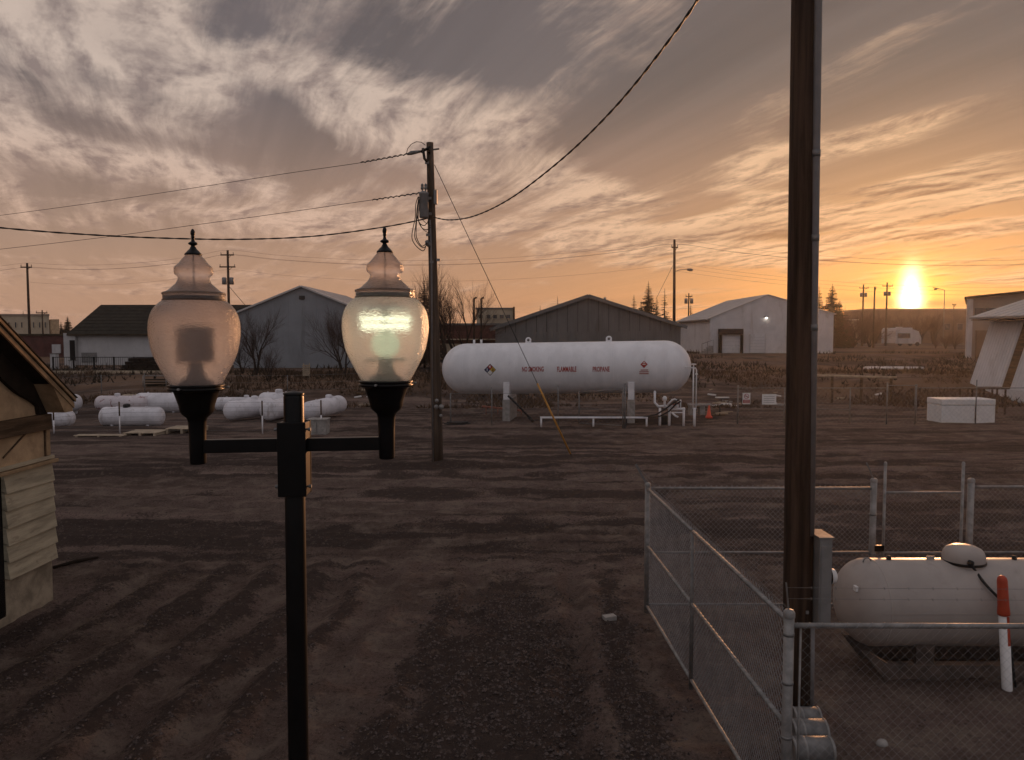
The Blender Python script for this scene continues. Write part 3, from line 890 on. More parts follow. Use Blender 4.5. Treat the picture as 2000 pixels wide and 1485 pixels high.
def dark_roof_barn():
    Y0, Yr, Y1 = 70.0, 75.5, 81.0
    x0, x1 = -39.9, -20.0
    zb, ze, zr = 1.3, P(0, 650, Y0).z, P(0, 598, Yr).z
    t = thing('storage_barn', ((x0 + x1) / 2, Y0, zb), 'long pale storage barn under a steep dark roof beside the gabled hall', 'building')
    panel_wall(t, (x0, Y0), (x1, Y0), zb, lambda k: ze, 1.25, M['pale_wall'], ribs=1, rib=0.012)
    # gable end
    MB().prism([(x0, Y0, zb), (x0, Y1, zb), (x0, Y1, ze), (x0, Yr, zr), (x0, Y0, ze)], (0.1, 0, 0)).build('gable_wall', M['pale_wall'], t)
    o = 0.5; sl = (zr - ze) / (Yr - Y0)
    # roof in courses of dark shingle
    nC = 9
    e0 = Vector((0, Y0 - o, ze - sl * o)); r0 = Vector((0, Yr, zr)); nn = Vector((0, -sl, 1)).normalized()
    core = MB().prism([(x0 - .3, e0.y, e0.z), (x1, e0.y, e0.z), (x1, Yr, zr), (x0 - .3, Yr, zr)], nn * 0.08).build('roof', M['dark_roof'], t)
    for i in range(nC):
        p, q = e0.lerp(r0, i / nC), e0.lerp(r0, (i + 1.05) / nC)
        a, b = p + nn * 0.115, q + nn * 0.09
        MB().prism([(x0 - .33, a.y, a.z), (x1, a.y, a.z), (x1, b.y, b.z), (x0 - .33, b.y, b.z)], nn * 0.03).build('shingle_course', M['dark_roof'], core)
    MB().prism([(x0 - .3, Y1 + o, ze - sl * o), (x1, Y1 + o, ze - sl * o), (x1, Yr + .01, zr), (x0 - .3, Yr + .01, zr)], (0, 0, 0.1)).build('rear_roof', M['dark_roof'], t)
    MB().box(((x0 + x1) / 2, Y0 - o - 0.05, ze - sl * o + 0.04), (x1 - x0 + .6, 0.08, 0.16)).build('gutter', M['weed'], t)
    a, b = P(160, 708, Y0 - 0.06), P(188, 689, Y0 - 0.06)
    MB().box(((a.x + b.x) / 2, Y0 - 0.06, (a.z + b.z) / 2), (b.x - a.x, 0.08, b.z - a.z)).build('side_door', M['galv_dull'], t)
    # small annex with an open doorway
    ax0, ax1 = P(124.5, 680, Y0 - .4).x, P(147, 680, Y0 - .4).x
    az = P(0, 651, Y0 - .4).z
    an = MB().box(((ax0 + ax1) / 2, Y0 + 1.0, (zb + az) / 2), (ax1 - ax0, 2.8, az - zb)).build('annex', M['pale_wall'], t)
    MB().box((ax1 - 0.25, Y0 - 0.41, zb + 1.35), (0.46, 0.06, 2.2)).build('doorway', M['dark'], an)


dark_roof_barn()


def small_buildings():
    # brick building with clerestory
    Y0 = 86.0
    x0, x1 = P(846, 640, Y0).x, P(1012, 640, Y0).x
    zt = P(0, 634, Y0).z
    t = thing('brick_building', ((x0 + x1) / 2, Y0, 1.7), 'dark red brick building with pale clerestory box of five windows', 'building')
    MB().box(((x0 + x1) / 2, Y0 + 5, (1.7 + zt) / 2), (x1 - x0, 10, zt - 1.7)).build('wall', M['brick_red'], t)
    MB().box(((x0 + x1) / 2, Y0 - 0.05, zt + 0.02), (x1 - x0 + .2, 0.2, 0.22)).build('parapet_cap', M['grey_trim'], t)
    MB().box(((x0 + x1) / 2, Y0 - 0.4, P(0, 663, Y0).z), (x1 - x0, 0.9, 0.12)).build('canopy', M['pallet'], t)
    MB().box(((x0 + x1) / 2 - 0.6, Y0 - 0.05, 2.5), (x1 - x0 - 1.5, 0.12, 1.5)).build('pale_dado', M['cream_wall'], t)
    a, b = P(931, 634, Y0 + 1), P(1002, 603.5, Y0 + 1)
    c = MB().box(((a.x + b.x) / 2, Y0 + 3, (zt + 0.15 + b.z) / 2), (b.x - a.x, 4, b.z - zt - 0.15)).build('clerestory', M['cream_wall'], t)
    MB().box(((a.x + b.x) / 2, Y0 + 3, b.z + 0.06), (b.x - a.x + 0.3, 4.3, 0.14)).build('clerestory_cap', M['grey_trim'], c)
    MB().box((b.x + 0.1, Y0 + 0.95, (zt + .15 + b.z) / 2), (0.22, 0.3, b.z - zt + .3)).build('corner_post', M['old_beam'], c)
    for px in (939, 954, 967, 980, 992.5):
        p, q = P(px - 5, 623.5, Y0 + 0.95), P(px + 5, 614, Y0 + 0.95)
        window(c, (p.x, p.z), (q.x, q.z), Y0 + 0.97, M['cream_wall'], M['glass_dark'])
    # red wall further left
    Y0 = 82.0
    x0, x1 = P(10, 655, Y0).x, P(136, 655, Y0).x; zt = P(0, 656, Y0).z
    t = thing('brick_store', ((x0 + x1) / 2, Y0, 1.6), 'low dark red brick store with flat roof beyond the storage barn', 'building')
    MB().box(((x0 + x1) / 2, Y0 + 4, (1.6 + zt) / 2), (x1 - x0, 8, zt - 1.6)).build('wall', M['brick_red'], t)
    MB().box(((x0 + x1) / 2, Y0 + 4, zt + 0.1), (x1 - x0 + .3, 8.3, 0.2)).build('roof_edge', M['weed'], t)
    a, b = P(103, 690, Y0), P(119, 673, Y0)
    MB().box(((a.x + b.x) / 2, Y0 - 0.05, (a.z + b.z) / 2), (b.x - a.x, 0.14, b.z - a.z)).build('pale_door', M['pale_wall'], t)
    # far cream block
    Y0 = 132.0
    x0, x1, xm = P(-60, 655, Y0).x, P(115, 655, Y0).x, P(97, 655, Y0).x
    zt = P(0, 617, Y0).z; zb = 2.05
    t = thing('cream_block', ((x0 + x1) / 2, Y0, zb), 'far cream two-storey block with a row of narrow windows', 'building')
    MB().prism([(x0, Y0, zb), (xm, Y0, zb), (xm, Y0, zt), (x0, Y0, zt)], (-6.2, 10, 0)).build('wall', M['cream_wall'], t)
    MB().prism([(xm + .02, Y0 + .2, zb), (x1, Y0 + .2, zb), (x1, Y0 + .2, zt - .6), (xm + .02, Y0 + .2, zt - .6)], (-6, 9.6, 0)).build('end_bay', M['stucco'], t)
    MB().prism([(x0 - .2, Y0 - .2, zt), (xm + .2, Y0 - .2, zt), (xm + .2, Y0 - .2, zt + .3), (x0 - .2, Y0 - .2, zt + .3)], (-6.4, 10.4, 0)).build('roof_edge', M['tan_wall'], t)
    for px in (18, 31, 43, 66, 78, 89):
        p, q = P(px - 2, 641, Y0), P(px + 2, 629, Y0)
        window(t, (p.x, p.z), (q.x, q.z), Y0 - 0.02, M['cream_wall'], M['glass_dark'])
    # tan building at the right
    Y0 = 80.0
    x0, x1 = P(1887, 655, Y0).x, P(2200, 655, Y0).x
    z0, z1 = P(0, 584, Y0).z, P(0, 552, Y0).z
    t = thing('tan_building', ((x0 + x1) / 2, Y0, 1.7), 'tan flat-walled building with sloping dark roof edge behind the slanting white shed', 'building')
    MB().prism([(x0, Y0, 1.7), (x1, Y0, 1.7), (x1, Y0, z1), (x0, Y0, z0)], (8.4, 14, 0)).build('wall', M['tan_wall'], t)
    MB().prism([(x0 - .6, Y0 - .5, z0 - .02), (x1, Y0 - .5, z1 + .02), (x1, Y0 - .5, z1 + .25), (x0 - .6, Y0 - .5, z0 + .2)], (9, 15, 0)).build('roof', M['dark_roof'], t)
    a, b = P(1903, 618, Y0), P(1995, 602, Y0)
    MB().box(((a.x + b.x) / 2, Y0 - 0.03, (a.z + b.z) / 2), (b.x - a.x, 0.1, b.z - a.z)).build('dark_window_band', M['glass_dark'], t)  # band of dark glass across the upper wall
    a = P(1887, 700, Y0)
    MB().box((x0 + 0.25, Y0 - 0.05, (1.7 + z0) / 2), (0.5, 0.3, z0 - 1.75)).build('corner_pilaster', M['pale_wall'], t)
    MB().box((x0 + 2.4, Y0 - 0.1, 3.2), (2.8, 0.16, 3.0)).build('roller_door', M['brown_wall'], t)
    # long low building under the sun
    Y0 = 210.0
    x0, x1 = P(1697, 655, Y0).x, P(1935, 655, Y0).x; zt = P(0, 606, Y0).z
    t = thing('long_store', ((x0 + x1) / 2, Y0, 2.05), 'long low brown building on the skyline beneath the sun', 'building')
    MB().box(((x0 + x1) / 2, Y0 + 8, (2.05 + zt) / 2), (x1 - x0, 16, zt - 2.05)).build('wall', M['brown_wall'], t)
    MB().box(((x0 + x1) / 2, Y0 + 8, zt + 0.2), (x1 - x0 + .6, 16.6, 0.4)).build('roof_edge', M['tan_wall'], t)
    for px in (1720, 1748, 1820, 1850, 1875):
        p, q = P(px - 6, 645, Y0), P(px + 6, 632, Y0)
        window(t, (p.x, p.z), (q.x, q.z), Y0 - 0.02, M['tan_wall'], M['glass_dark'])
    # two small sheds right of the warehouse
    for i, (a, b, top, lab, m) in enumerate(((1630, 1646, 620, 'small flat-roofed hut with pale roof beyond the white warehouse', M['brown_wall']),
                                             (1645.5, 1674, 626, 'boxy pink-grey trailer shed standing beyond the white warehouse', M['tan_wall']))):
        Y0 = 140.0 + 3 * i
        x0, x1 = P(a, 655, Y0).x, P(b, 655, Y0).x; zt = P(0, top, Y0).z
        t = thing(('hut', 'trailer_shed')[i], ((x0 + x1) / 2, Y0, 2.05), lab, 'shed')
        MB().box(((x0 + x1) / 2, Y0 + 1.5, (2.05 + zt) / 2), (x1 - x0, 3, zt - 2.05)).build('wall', m, t)
        MB().box(((x0 + x1) / 2, Y0 + 1.5, zt + 0.12), (x1 - x0 + .3, 3.4, 0.22)).build('roof', M['metal_roof'], t)
        MB().box(((x0 + x1) / 2, Y0 - 0.03, 3.1), (0.8, 0.1, 2.0)).build('door', M['dark'], t)


small_buildings()


def slanting_shed():
    """white shed whose long wall leans inwards, under a gable roof"""
    Yf, Yn = 52.0, 36.5
    A = P(1893, 752, Yf); xb = A.x; zb = gzf(xb, Yf) - 0.1
    B = P(1935, 628, Yf); xt, zt = B.x, B.z
    t = thing('slanting_shed', (xb + 3, Yf - 5, zb), 'white shed with a leaning ribbed wall, brown stripe and pale gable roof', 'building')
    lean = Vector((xt - xb, 0, zt - A.z)); z0 = A.z - 0.35
    nrm = Vector((-(zt - A.z), 0, xt - xb)).normalized()
    w = 0.85; k = int((Yf - Yn) / w)
    for i in range(k):
        ya, yb = Yf - i * w, Yf - (i + 1) * w + 0.006
        stripe = (i == 4)
        off = -0.03 if stripe else 0.0
        pl = [Vector((xb, ya, A.z)), Vector((xb, yb, A.z)), Vector((xt, yb, zt)), Vector((xt, ya, zt))]
        mb = MB().prism([p + nrm * off for p in pl], nrm * -0.08)
        if not stripe:
            for f in (0.16, 0.5, 0.84):
                yy = ya + (yb - ya) * f
                mb.bar(Vector((xb, yy, A.z)) + nrm * 0.012, Vector((xt, yy, zt)) + nrm * 0.012, 0.07, 0.03, up=nrm)
        mb.build('wall_panel', M['old_beam'] if stripe else M['white_wall'], t)
    zlow = min(gzf(xb, Yf), gzf(xb, Yn)) - 0.15
    MB().box((xb + 0.08, (Yf + Yn) / 2, (A.z - .01 + zlow) / 2), (0.30, Yf - Yn, A.z - .01 - zlow)).build('plinth', M['white_wall'], t)
    # far end wall and roof
    W = 9.0
    MB().prism([(xb + .1, Yf - 0.1, A.z), (xb + W, Yf - 0.1, A.z), (xb + W, Yf - 0.1, zt + 1.2), (xt + .1, Yf - 0.1, zt)], (0, -0.1, 0)).build('end_wall', M['white_wall'], t)
    e = P(1893, 623, Yf + .3); r = P(2000, 588, Yf + .3)
    sl = (r.z - e.z) / (r.x - e.x); X2 = xb + W * 0.5
    roof_slab(t, (e.x, Yf + .3, e.z), (e.x, Yn, e.z), (X2, Yf + .3, e.z + sl * (X2 - e.x)), (X2, Yn, e.z + sl * (X2 - e.x)), 0.1, M['metal_roof'], 0.9)
    roof_slab(t, (X2 + W * .5, Yf + .3, e.z), (X2 + W * .5, Yn, e.z), (X2 + .01, Yf + .3, e.z + sl * (X2 - e.x)), (X2 + .01, Yn, e.z + sl * (X2 - e.x)), 0.1, M['metal_roof'])
    MB().box((e.x + 0.8, (Yf + Yn) / 2, e.z - 0.09), (1.7, Yf - Yn, 0.06)).build('soffit', M['soffit'], t)
    c = P(1958, 598, 58)
    MB().box((X2 - 1.0, Yf - 2.5, e.z + sl * (X2 - 1 - e.x) + 0.25), (0.5, 0.5, 0.7)).build('roof_vent', M['galv_dull'], t)


slanting_shed()


# ------------------------------------------------------------------ foreground shed, seen along its gable wall
def left_shed():
    X0 = -7.3
    corner = G(101, 1170); Yc = -7.3 / ((101 - 1000) / F) * 1.0
    Yc = PX(101, 1000, X0).y
    Yn = 6.2
    t = thing('weathered_shed', (X0 - 1, 9.5, 0), 'weathered tan shed with clapboard lower wall and an overhanging gable roof', 'shed')
    def zpx(py): return PX(101, py, X0).z          # height at the far corner for a photo row
    zf = zpx(1088)                                  # top of footing
    zc = zpx(903); z1 = zpx(836); z2 = zpx(806)
    # footing
    MB().box((X0 - 0.14, (Yc + Yn) / 2, (zf - 0.15) / 2), (0.24, Yc - Yn, zf + 0.15)).build('footing', M['found'], t, 0.01)
    MB().box((X0 - 2.0, Yc - 0.14, (zf - 0.15) / 2), (3.46, 0.24, zf + 0.15)).build('footing', M['found'], t, 0.01)
    # opening further along the wall
    yo = PX(7, 1000, X0).y
    MB().box((X0 - 0.05, (yo + Yn) / 2, (zf + zc) / 2 - 0.3), (0.06, yo - Yn, zc - zf + 0.5)).build('doorway', M['dark'], t)
    n = 6; h = (zc - zf) / n
    for i in range(n):
        zb = zf + i * h; dy = random.uniform(-.012, .03)
        a, b = Yc + 0.03 + dy, yo
        tb, tt = 0.060, 0.018
        sag = random.uniform(-0.012, 0.012)
        mb = MB().prism([(X0 - 0.02, b, zb), (X0 + tb, b, zb - 0.02), (X0 + tt, b, zb + h + 0.01), (X0 - 0.02, b, zb + h + 0.01)], (0, a - b, 0))
        mb.v = [(x, y, z + sag * (y - b) / (a - b) + 0.004 * math.sin(y * 2 + i)) for x, y, z in mb.v]
        mb.build('clapboard', M['clapboard'], t)
        mb = MB().prism([(X0 - 3.7, Yc - 0.02, zb), (X0 - 3.7, Yc + tb, zb - .02), (X0 - 3.7, Yc + tt, zb + h + .01), (X0 - 3.7, Yc - 0.02, zb + h + .01)], (3.68, 0, 0))
        mb.build('clapboard', M['clapboard'], t)
    MB().box((X0 - 0.12, (Yc + yo) / 2, (zf + zc) / 2), (0.08, Yc - yo - 0.1, zc - zf)).build('backing_wall', M['soffit'], t)
    # drip ledge over the clapboards, two lapped strips
    MB().box((X0 + 0.03, (Yc + Yn) / 2 + 0.03, zc + 0.035), (0.13, Yc - Yn + 0.1, 0.05)).build('ledge_board', M['rake'], t, 0.006)
    MB().box((X0 + 0.01, (Yc + Yn) / 2 + 0.02, zc + 0.095), (0.08, Yc - Yn + 0.06, 0.05)).build('ledge_board', M['clapboard'], t, 0.006)
    # stucco panel between ledge and beam, with its seam strips
    MB().box((X0 - 0.07, (Yc + Yn) / 2, (zc + 0.12 + z1) / 2), (0.12, Yc - Yn, z1 - zc - 0.12)).build('wall_panel', M['stucco'], t)
    MB().box((X0 + 0.004, Yc - 0.05, (zc + .12 + z1) / 2), (0.03, 0.10, z1 - zc - .13)).build('corner_strip', M['rake'], t, 0.004)
    ys = PX(88, 870, X0).y
    MB().box((X0 + 0.0, ys, (zc + .12 + z1) / 2), (0.02, 0.022, z1 - zc - .13)).build('seam_strip', M['old_beam'], t)
    a, b = PX(60, 836, X0 + 0.004), PX(6, 895, X0 + 0.004)
    MB().bar(a, b, 0.012, 0.022).build('seam_strip', M['old_beam'], t)
    MB().box((X0 - 1.9, Yc - 0.07, (zc + .12 + 3.0) / 2), (3.6, 0.12, 3.0 - zc - .12)).build('rear_wall', M['stucco'], t)
    # beam
    MB().box((X0 + 0.01, (Yc + Yn) / 2 - 0.02, (z1 + z2) / 2), (0.16, Yc - Yn - 0.06, z2 - z1)).build('tie_beam', M['old_beam'], t, 0.008)
    # gable panel above the beam, under the roof slope
    xr = X0 + 0.36
    e, u = PX(145, 777, xr), PX(0, 624, xr)
    sl = (u.z - e.z) / (e.y - u.y)
    yr = 7.4; zr = e.z + sl * (e.y - yr)
    def roofz(y): return e.z + sl * (e.y - y) if y > yr else zr - sl * (yr - y)
    MB().prism([(X0 - 0.02, Yc - 0.02, z2), (X0 - 0.02, Yn, z2), (X0 - 0.02, Yn, roofz(Yn) - 0.1), (X0 - 0.02, yr, zr - 0.1), (X0 - 0.02, Yc - 0.02, roofz(Yc - .02) - 0.1)], (-0.1, 0, 0)).build('gable_panel', M['stucco'], t)
    # roof: deck, shingle courses, rake boards, dark soffit
    ye = e.y + 0.02; xl = X0 - 4.0
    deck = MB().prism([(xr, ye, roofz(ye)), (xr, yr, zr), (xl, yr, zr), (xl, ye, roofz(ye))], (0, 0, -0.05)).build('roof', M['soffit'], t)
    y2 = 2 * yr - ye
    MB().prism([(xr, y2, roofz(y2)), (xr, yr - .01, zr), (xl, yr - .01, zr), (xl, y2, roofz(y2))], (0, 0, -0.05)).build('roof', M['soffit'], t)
    nC = 22
    for side in (1, -1):
        for i in range(nC):
            f0, f1 = i / nC, (i + 1.2) / nC
            ya = yr + side * (ye - yr) * (1 - f0) + side * 0.03 * (i == 0); yb = yr + side * (ye - yr) * max(0, 1 - f1)
            MB().prism([(xr + 0.03, ya, roofz(ya) + 0.026), (xl, ya, roofz(ya) + 0.026), (xl, yb, roofz(yb) + 0.012), (xr + 0.03, yb, roofz(yb) + 0.012)], (0, 0, 0.012)).build('shingle_course', M['shingle'], deck)
    for side in (1, -1):
        yy = ye if side == 1 else y2
        for dz, hh, xx, m in ((0.0, 0.05, 0.02, 'rake'), (-0.065, 0.085, -0.012, 'rake')):
            MB().prism([(xr + xx, yy, roofz(yy) + dz), (xr + xx, yr, zr + dz), (xr + xx, yr, zr + dz - hh), (xr + xx, yy, roofz(yy) + dz - hh)], (-0.03, 0, 0)).build('rake_board', M[m], t)
    # curved fascia ending at the corner; its dark colour stands in for overhang shade
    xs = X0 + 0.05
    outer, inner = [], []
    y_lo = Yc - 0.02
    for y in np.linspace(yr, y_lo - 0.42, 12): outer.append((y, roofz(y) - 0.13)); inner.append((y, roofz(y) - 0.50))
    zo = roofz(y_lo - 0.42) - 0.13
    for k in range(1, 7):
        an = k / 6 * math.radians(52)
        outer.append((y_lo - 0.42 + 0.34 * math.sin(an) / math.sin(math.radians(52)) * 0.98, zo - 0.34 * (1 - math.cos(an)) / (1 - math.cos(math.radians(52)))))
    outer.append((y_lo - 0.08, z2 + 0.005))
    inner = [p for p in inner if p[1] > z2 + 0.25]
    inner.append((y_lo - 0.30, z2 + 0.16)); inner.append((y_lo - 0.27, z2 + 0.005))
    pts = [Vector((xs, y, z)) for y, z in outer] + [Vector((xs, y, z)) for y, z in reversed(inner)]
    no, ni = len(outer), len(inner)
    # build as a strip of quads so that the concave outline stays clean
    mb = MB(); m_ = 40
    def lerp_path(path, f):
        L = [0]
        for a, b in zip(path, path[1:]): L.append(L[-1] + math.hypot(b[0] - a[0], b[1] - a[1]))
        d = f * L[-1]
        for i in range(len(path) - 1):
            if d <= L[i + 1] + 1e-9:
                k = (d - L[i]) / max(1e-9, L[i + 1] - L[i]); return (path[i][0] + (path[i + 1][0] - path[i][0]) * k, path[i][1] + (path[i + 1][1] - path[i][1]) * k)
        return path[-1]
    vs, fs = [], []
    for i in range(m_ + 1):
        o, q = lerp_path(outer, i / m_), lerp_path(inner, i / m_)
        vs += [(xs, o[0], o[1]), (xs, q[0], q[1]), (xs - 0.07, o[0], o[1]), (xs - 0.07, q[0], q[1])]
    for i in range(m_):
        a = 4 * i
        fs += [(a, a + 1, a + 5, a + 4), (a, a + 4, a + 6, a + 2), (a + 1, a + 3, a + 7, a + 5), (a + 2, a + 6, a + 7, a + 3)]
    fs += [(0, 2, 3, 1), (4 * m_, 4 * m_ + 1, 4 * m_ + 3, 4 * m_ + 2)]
    mb.add(vs, fs); mb.build('curved_fascia_shade', M['soffit'], t)
    # boxed eave return outside the dark band
    e2 = PX(143, 802, xr - 0.02)
    MB().prism([(xr - 0.03, ye - 0.02, roofz(ye) - 0.12), (xr - 0.03, y_lo - 0.40, roofz(y_lo - .4) - 0.12), (xr - 0.03, y_lo - 0.10, z2 + 0.02), (xr - 0.03, ye - 0.02, z2 + 0.02)], (-0.30, 0, 0)).build('eave_return', M['rake'], t)


left_shed()


# ------------------------------------------------------------------ trees
def bare_tree(name, base, height, spread, seed, label, group, levels=5, lean=(0, 0), stems=1, up=0.28, m_t='bark', m_c='twig', thick=0.022):
    r = random.Random(seed)
    base = Vector(base)
    t = thing(name, base, label, 'tree' if 'tree' in name else 'shrub', group)
    trunk, crown = MB(), MB()

    def grow(p, d, ln, rad, lev):
        n = 3 if lev > 1 else 2
        pts, rs = [p], [rad]; q = p.copy(); dd = d.copy()
        for i in range(n):
            dd = (dd + Vector((r.gauss(0, .13), r.gauss(0, .13), r.gauss(0, .08) + up * 0.18))).normalized()
            q = q + dd * (ln / n); pts.append(q.copy()); rs.append(rad * (1 - 0.45 * (i + 1) / n))
        (trunk if lev >= levels - 1 else crown).tube(pts, rs, 6 if lev >= levels - 1 else 3, caps=False)
        if lev == 0: return
        kids = r.choice((3, 4, 4)) if lev > 1 else r.choice((2, 3, 4))
        for k in range(kids):
            f = 0.35 + 0.65 * (k + r.random() * 0.6) / kids
            f = min(f, 1.0)
            i = min(int(f * n), n - 1); g = f * n - i
            s = pts[i].lerp(pts[i + 1], min(g, 1))
            an = r.random() * 6.283; sp = spread * r.uniform(0.6, 1.2)
            ax = dd.orthogonal().normalized(); ax2 = dd.cross(ax)
            nd = (dd + (ax * math.cos(an) + ax2 * math.sin(an)) * sp + Vector((0, 0, up * 0.5))).normalized()
            grow(s, nd, ln * r.uniform(0.55, 0.8), rs[i] * r.uniform(.45, .62), lev - 1)
        grow(pts[-1], (dd + Vector((r.gauss(0, .15), r.gauss(0, .15), up * .3))).normalized(), ln * 0.72, rs[-1] * 0.85, lev - 1)
    for k in range(stems):
        an = k / max(1, stems) * 6.283 + r.random()
        d = Vector((lean[0] + (0.32 * math.cos(an) if stems > 1 else 0), lean[1] + (0.32 * math.sin(an) if stems > 1 else 0), 1)).normalized()
        grow(base - Vector((0, 0, 0.1)), d, height * 0.30, height * thick / math.sqrt(stems), levels)
    trunk.build('trunk', M[m_t], t); crown.build('crown', M[m_c], t)


def spruce(base, height, width, seed, label, sparse=1.0, group='dark spruces beyond the roofs'):
    r = random.Random(seed); base = Vector(base)
    t = thing('spruce_tree', base, label, 'tree', group)
    MB().tube([base - Vector((0, 0, .2)), base + Vector((0, 0, height))], [height * 0.018, 0.02], 6).build('trunk', M['bark'], t)
    c = MB(); z = height * 0.10
    while z < height * 0.985:
        f = 1 - z / height; L = width * 0.5 * (f ** 0.85) * r.uniform(0.75, 1.15) + 0.05
        for k in range(max(5, int(12 * sparse))):
            if r.random() > 0.55 + 0.45 * sparse: continue
            a = r.random() * 6.283; l = L * r.uniform(0.65, 1.1)
            d = Vector((math.cos(a), math.sin(a), 0)); sd = Vector((-d.y, d.x, 0))
            p0 = base + Vector((0, 0, z)); n = 4
            for j in range(n):
                f0, f1 = j / n, (j + 1) / n
                q0 = p0 + d * (l * f0) + Vector((0, 0, -l * 0.42 * f0 + l * 0.20 * f0 * f0))
                q1 = p0 + d * (l * f1) + Vector((0, 0, -l * 0.42 * f1 + l * 0.20 * f1 * f1))
                w = l * 0.36 * (1 - 0.6 * f0)
                for sg in (-1, 1):
                    tip = (q0 + q1) / 2 + sd * (sg * w * r.uniform(.7, 1.3)) + d * w * 0.5 + Vector((0, 0, -w * r.uniform(.1, .7)))
                    c.add([q0, q1, tip], [(0, 1, 2)])
                c.add([q0, q1, (q0 + q1) / 2 + Vector((0, 0, -w * r.uniform(.5, 1.0)))], [(0, 1, 2)])
        z += height * 0.021 * r.uniform(0.7, 1.3) / (0.6 + 0.4 * sparse)
    c.build('crown', M['needle'], t)


def far_base(px, Y): x = P(px, 600, Y).x; return Vector((x, Y, gzf(x, Y)))


def plant_trees():
    def tb(px, Y, top): b = far_base(px, Y); return b, P(px, top, Y).z - b.z
    # shrubs in front of the gabled hall
    b, h = tb(497, 55, 592); bare_tree('bare_tree', b, h * 1.2, 0.62, 3, 'bare spreading tree left of the gabled hall doorway area', None, 5, (0.05, 0), 2)
    bpy_last = [o for o in COL.objects if o.name.startswith('bare_tree')][-1]; bpy_last['label'] = 'bare upright tree rising before the blue-grey gable, nearer the unlit globe'
    b, h = tb(523, 52, 655); bare_tree('bare_shrub', b, h * 1.1, 0.75, 14, 'low tangled red-brown shrub at the foot of the blue-grey gable', None, 4, (0.1, 0), 4, 0.15)
    b, h = tb(672, 54, 598); bare_tree('bare_tree', b, h * 1.3, 0.72, 8, 'bare tree with long arms sweeping across the blue-grey gable', None, 5, (-0.28, 0), 3)
    b, h = tb(706, 58, 570); bare_tree('bare_tree', b, h * 1.15, 0.5, 9, 'dark bushy bare tree half behind the lit lamp globe', None, 5, (-0.05, 0), 3)
    b, h = tb(470, 57, 640); bare_tree('bare_shrub', b, h * 1.1, 0.8, 19, 'dark bare shrub beside the unlit lamp globe', None, 4, (0, 0), 4, 0.1)
    # trees behind the pole
    b, h = tb(871, 58, 500); bare_tree('bare_tree', b, h * 1.12, 0.56, 21, 'tall bare tree standing close beside the transformer pole', None, 5, (0.02, 0), 1, 0.30)
    b, h = tb(899, 60, 515); bare_tree('bare_tree', b, h * 1.12, 0.54, 27, 'bare forked tree beside the twin tank vent stacks', None, 5, (0.10, 0), 2, 0.30)
    b, h = tb(815, 62, 520); bare_tree('bare_tree', b, h * 1.1, 0.42, 33, 'slim bare tree between lit lamp globe and transformer pole', None, 4, (0, 0), 2, 0.3)
    b, h = tb(843, 57, 640); bare_tree('bare_shrub', b, h * 1.1, 0.6, 35, 'dark shrub at the left end of the largest tank', None, 4, (0.1, 0), 4, 0.1)
    # shrubs right of the warehouse
    for k, (px, Y, top) in enumerate(((1648, 128, 590), (1668, 132, 582), (1700, 136, 590), (1850, 118, 640), (1868, 112, 632), (1830, 122, 655))):
        b, h = tb(px, Y, top)
        lab = ('leafless brown thicket behind the sheds by the warehouse', 'brown leafless bush among the low growth near the tan building')[k >= 3]
        bare_tree('bare_shrub', b, h, 0.7, 60 + k, lab, ('thicket behind the sheds', 'bushes near the tan building')[k >= 3], 4, (0, 0), 5, 0.12, thick=0.03)
    # spruces
    for k, (px, top, w, Y, sp, lab) in enumerate((
            (1266, 549, 40, 112, 1.0, 'tallest full spruce between the grey and white metal buildings'),
            (1238, 576, 26, 114, 0.9, 'short pointed spruce left of the tallest spruce'),
            (1298, 563, 26, 108, 0.35, 'thin half-bare spruce beside the street light pole'),
            (1349, 594, 26, 118, 0.7, 'small ragged spruce at the warehouse roof foot'),
            (1625, 554, 46, 126, 1.0, 'broad spruce just right of the conduit pole'),
            (1599, 558, 30, 130, 0.9, 'spruce half hidden by the conduit pole'),
            (1252, 588, 24, 116, 0.9, 'low spruce at the left foot of the tallest spruce'),
            (1283, 582, 24, 118, 0.9, 'low spruce at the right foot of the tallest spruce'),
            (1640, 585, 40, 136, 0.9, 'shorter spruce right of the broad spruce'),
            (829, 548, 46, 66, 0.9, 'dark spruce behind the transformer pole'),
            (1055, 597, 16, 120, 0.7, 'tiny spruce left above the grey metal roof'),
            (1089, 579, 14, 120, 0.9, 'small spruce tip rising over the grey metal roof slope'),
            (1450, 581, 8, 130, 0.8, 'spruce tip peeping over the white warehouse roof'),
            (131, 617, 22, 150, 1.0, 'far conical evergreen left of the dark barn roof'),
            (45, 607, 12, 160, 0.9, 'far small evergreen above the cream block'),
            (118, 628, 16, 150, 0.9, 'lower far evergreen at the end of the cream block'))):
        b = far_base(px, Y); h = P(px, top, Y).z - b.z
        spruce(b, h, w * 1.9 * Y / F, 100 + k, lab, sp)
    for k, (px, top) in enumerate(((158, 627), (166, 624), (108, 622), (151, 632))):
        b, h = tb(px, 150, top); bare_tree('bare_tree', b, h, 0.6, 80 + k, 'far leafless tree on the skyline by the dark barn roof', 'far trees by the barn roof', 3, (0, 0), 2, 0.2, thick=0.035)
    for k, (px, top) in enumerate(((1655, 580), (1690, 585), (1712, 590), (1800, 590), (1826, 592), (1760, 595))):
        b, h = tb(px, 190, top); bare_tree('bare_tree', b, h, 0.55, 90 + k, 'small leafless tree on the skyline near the sun', 'skyline trees near the sun', 4, (0, 0), 3, 0.2, thick=0.05)


plant_trees()

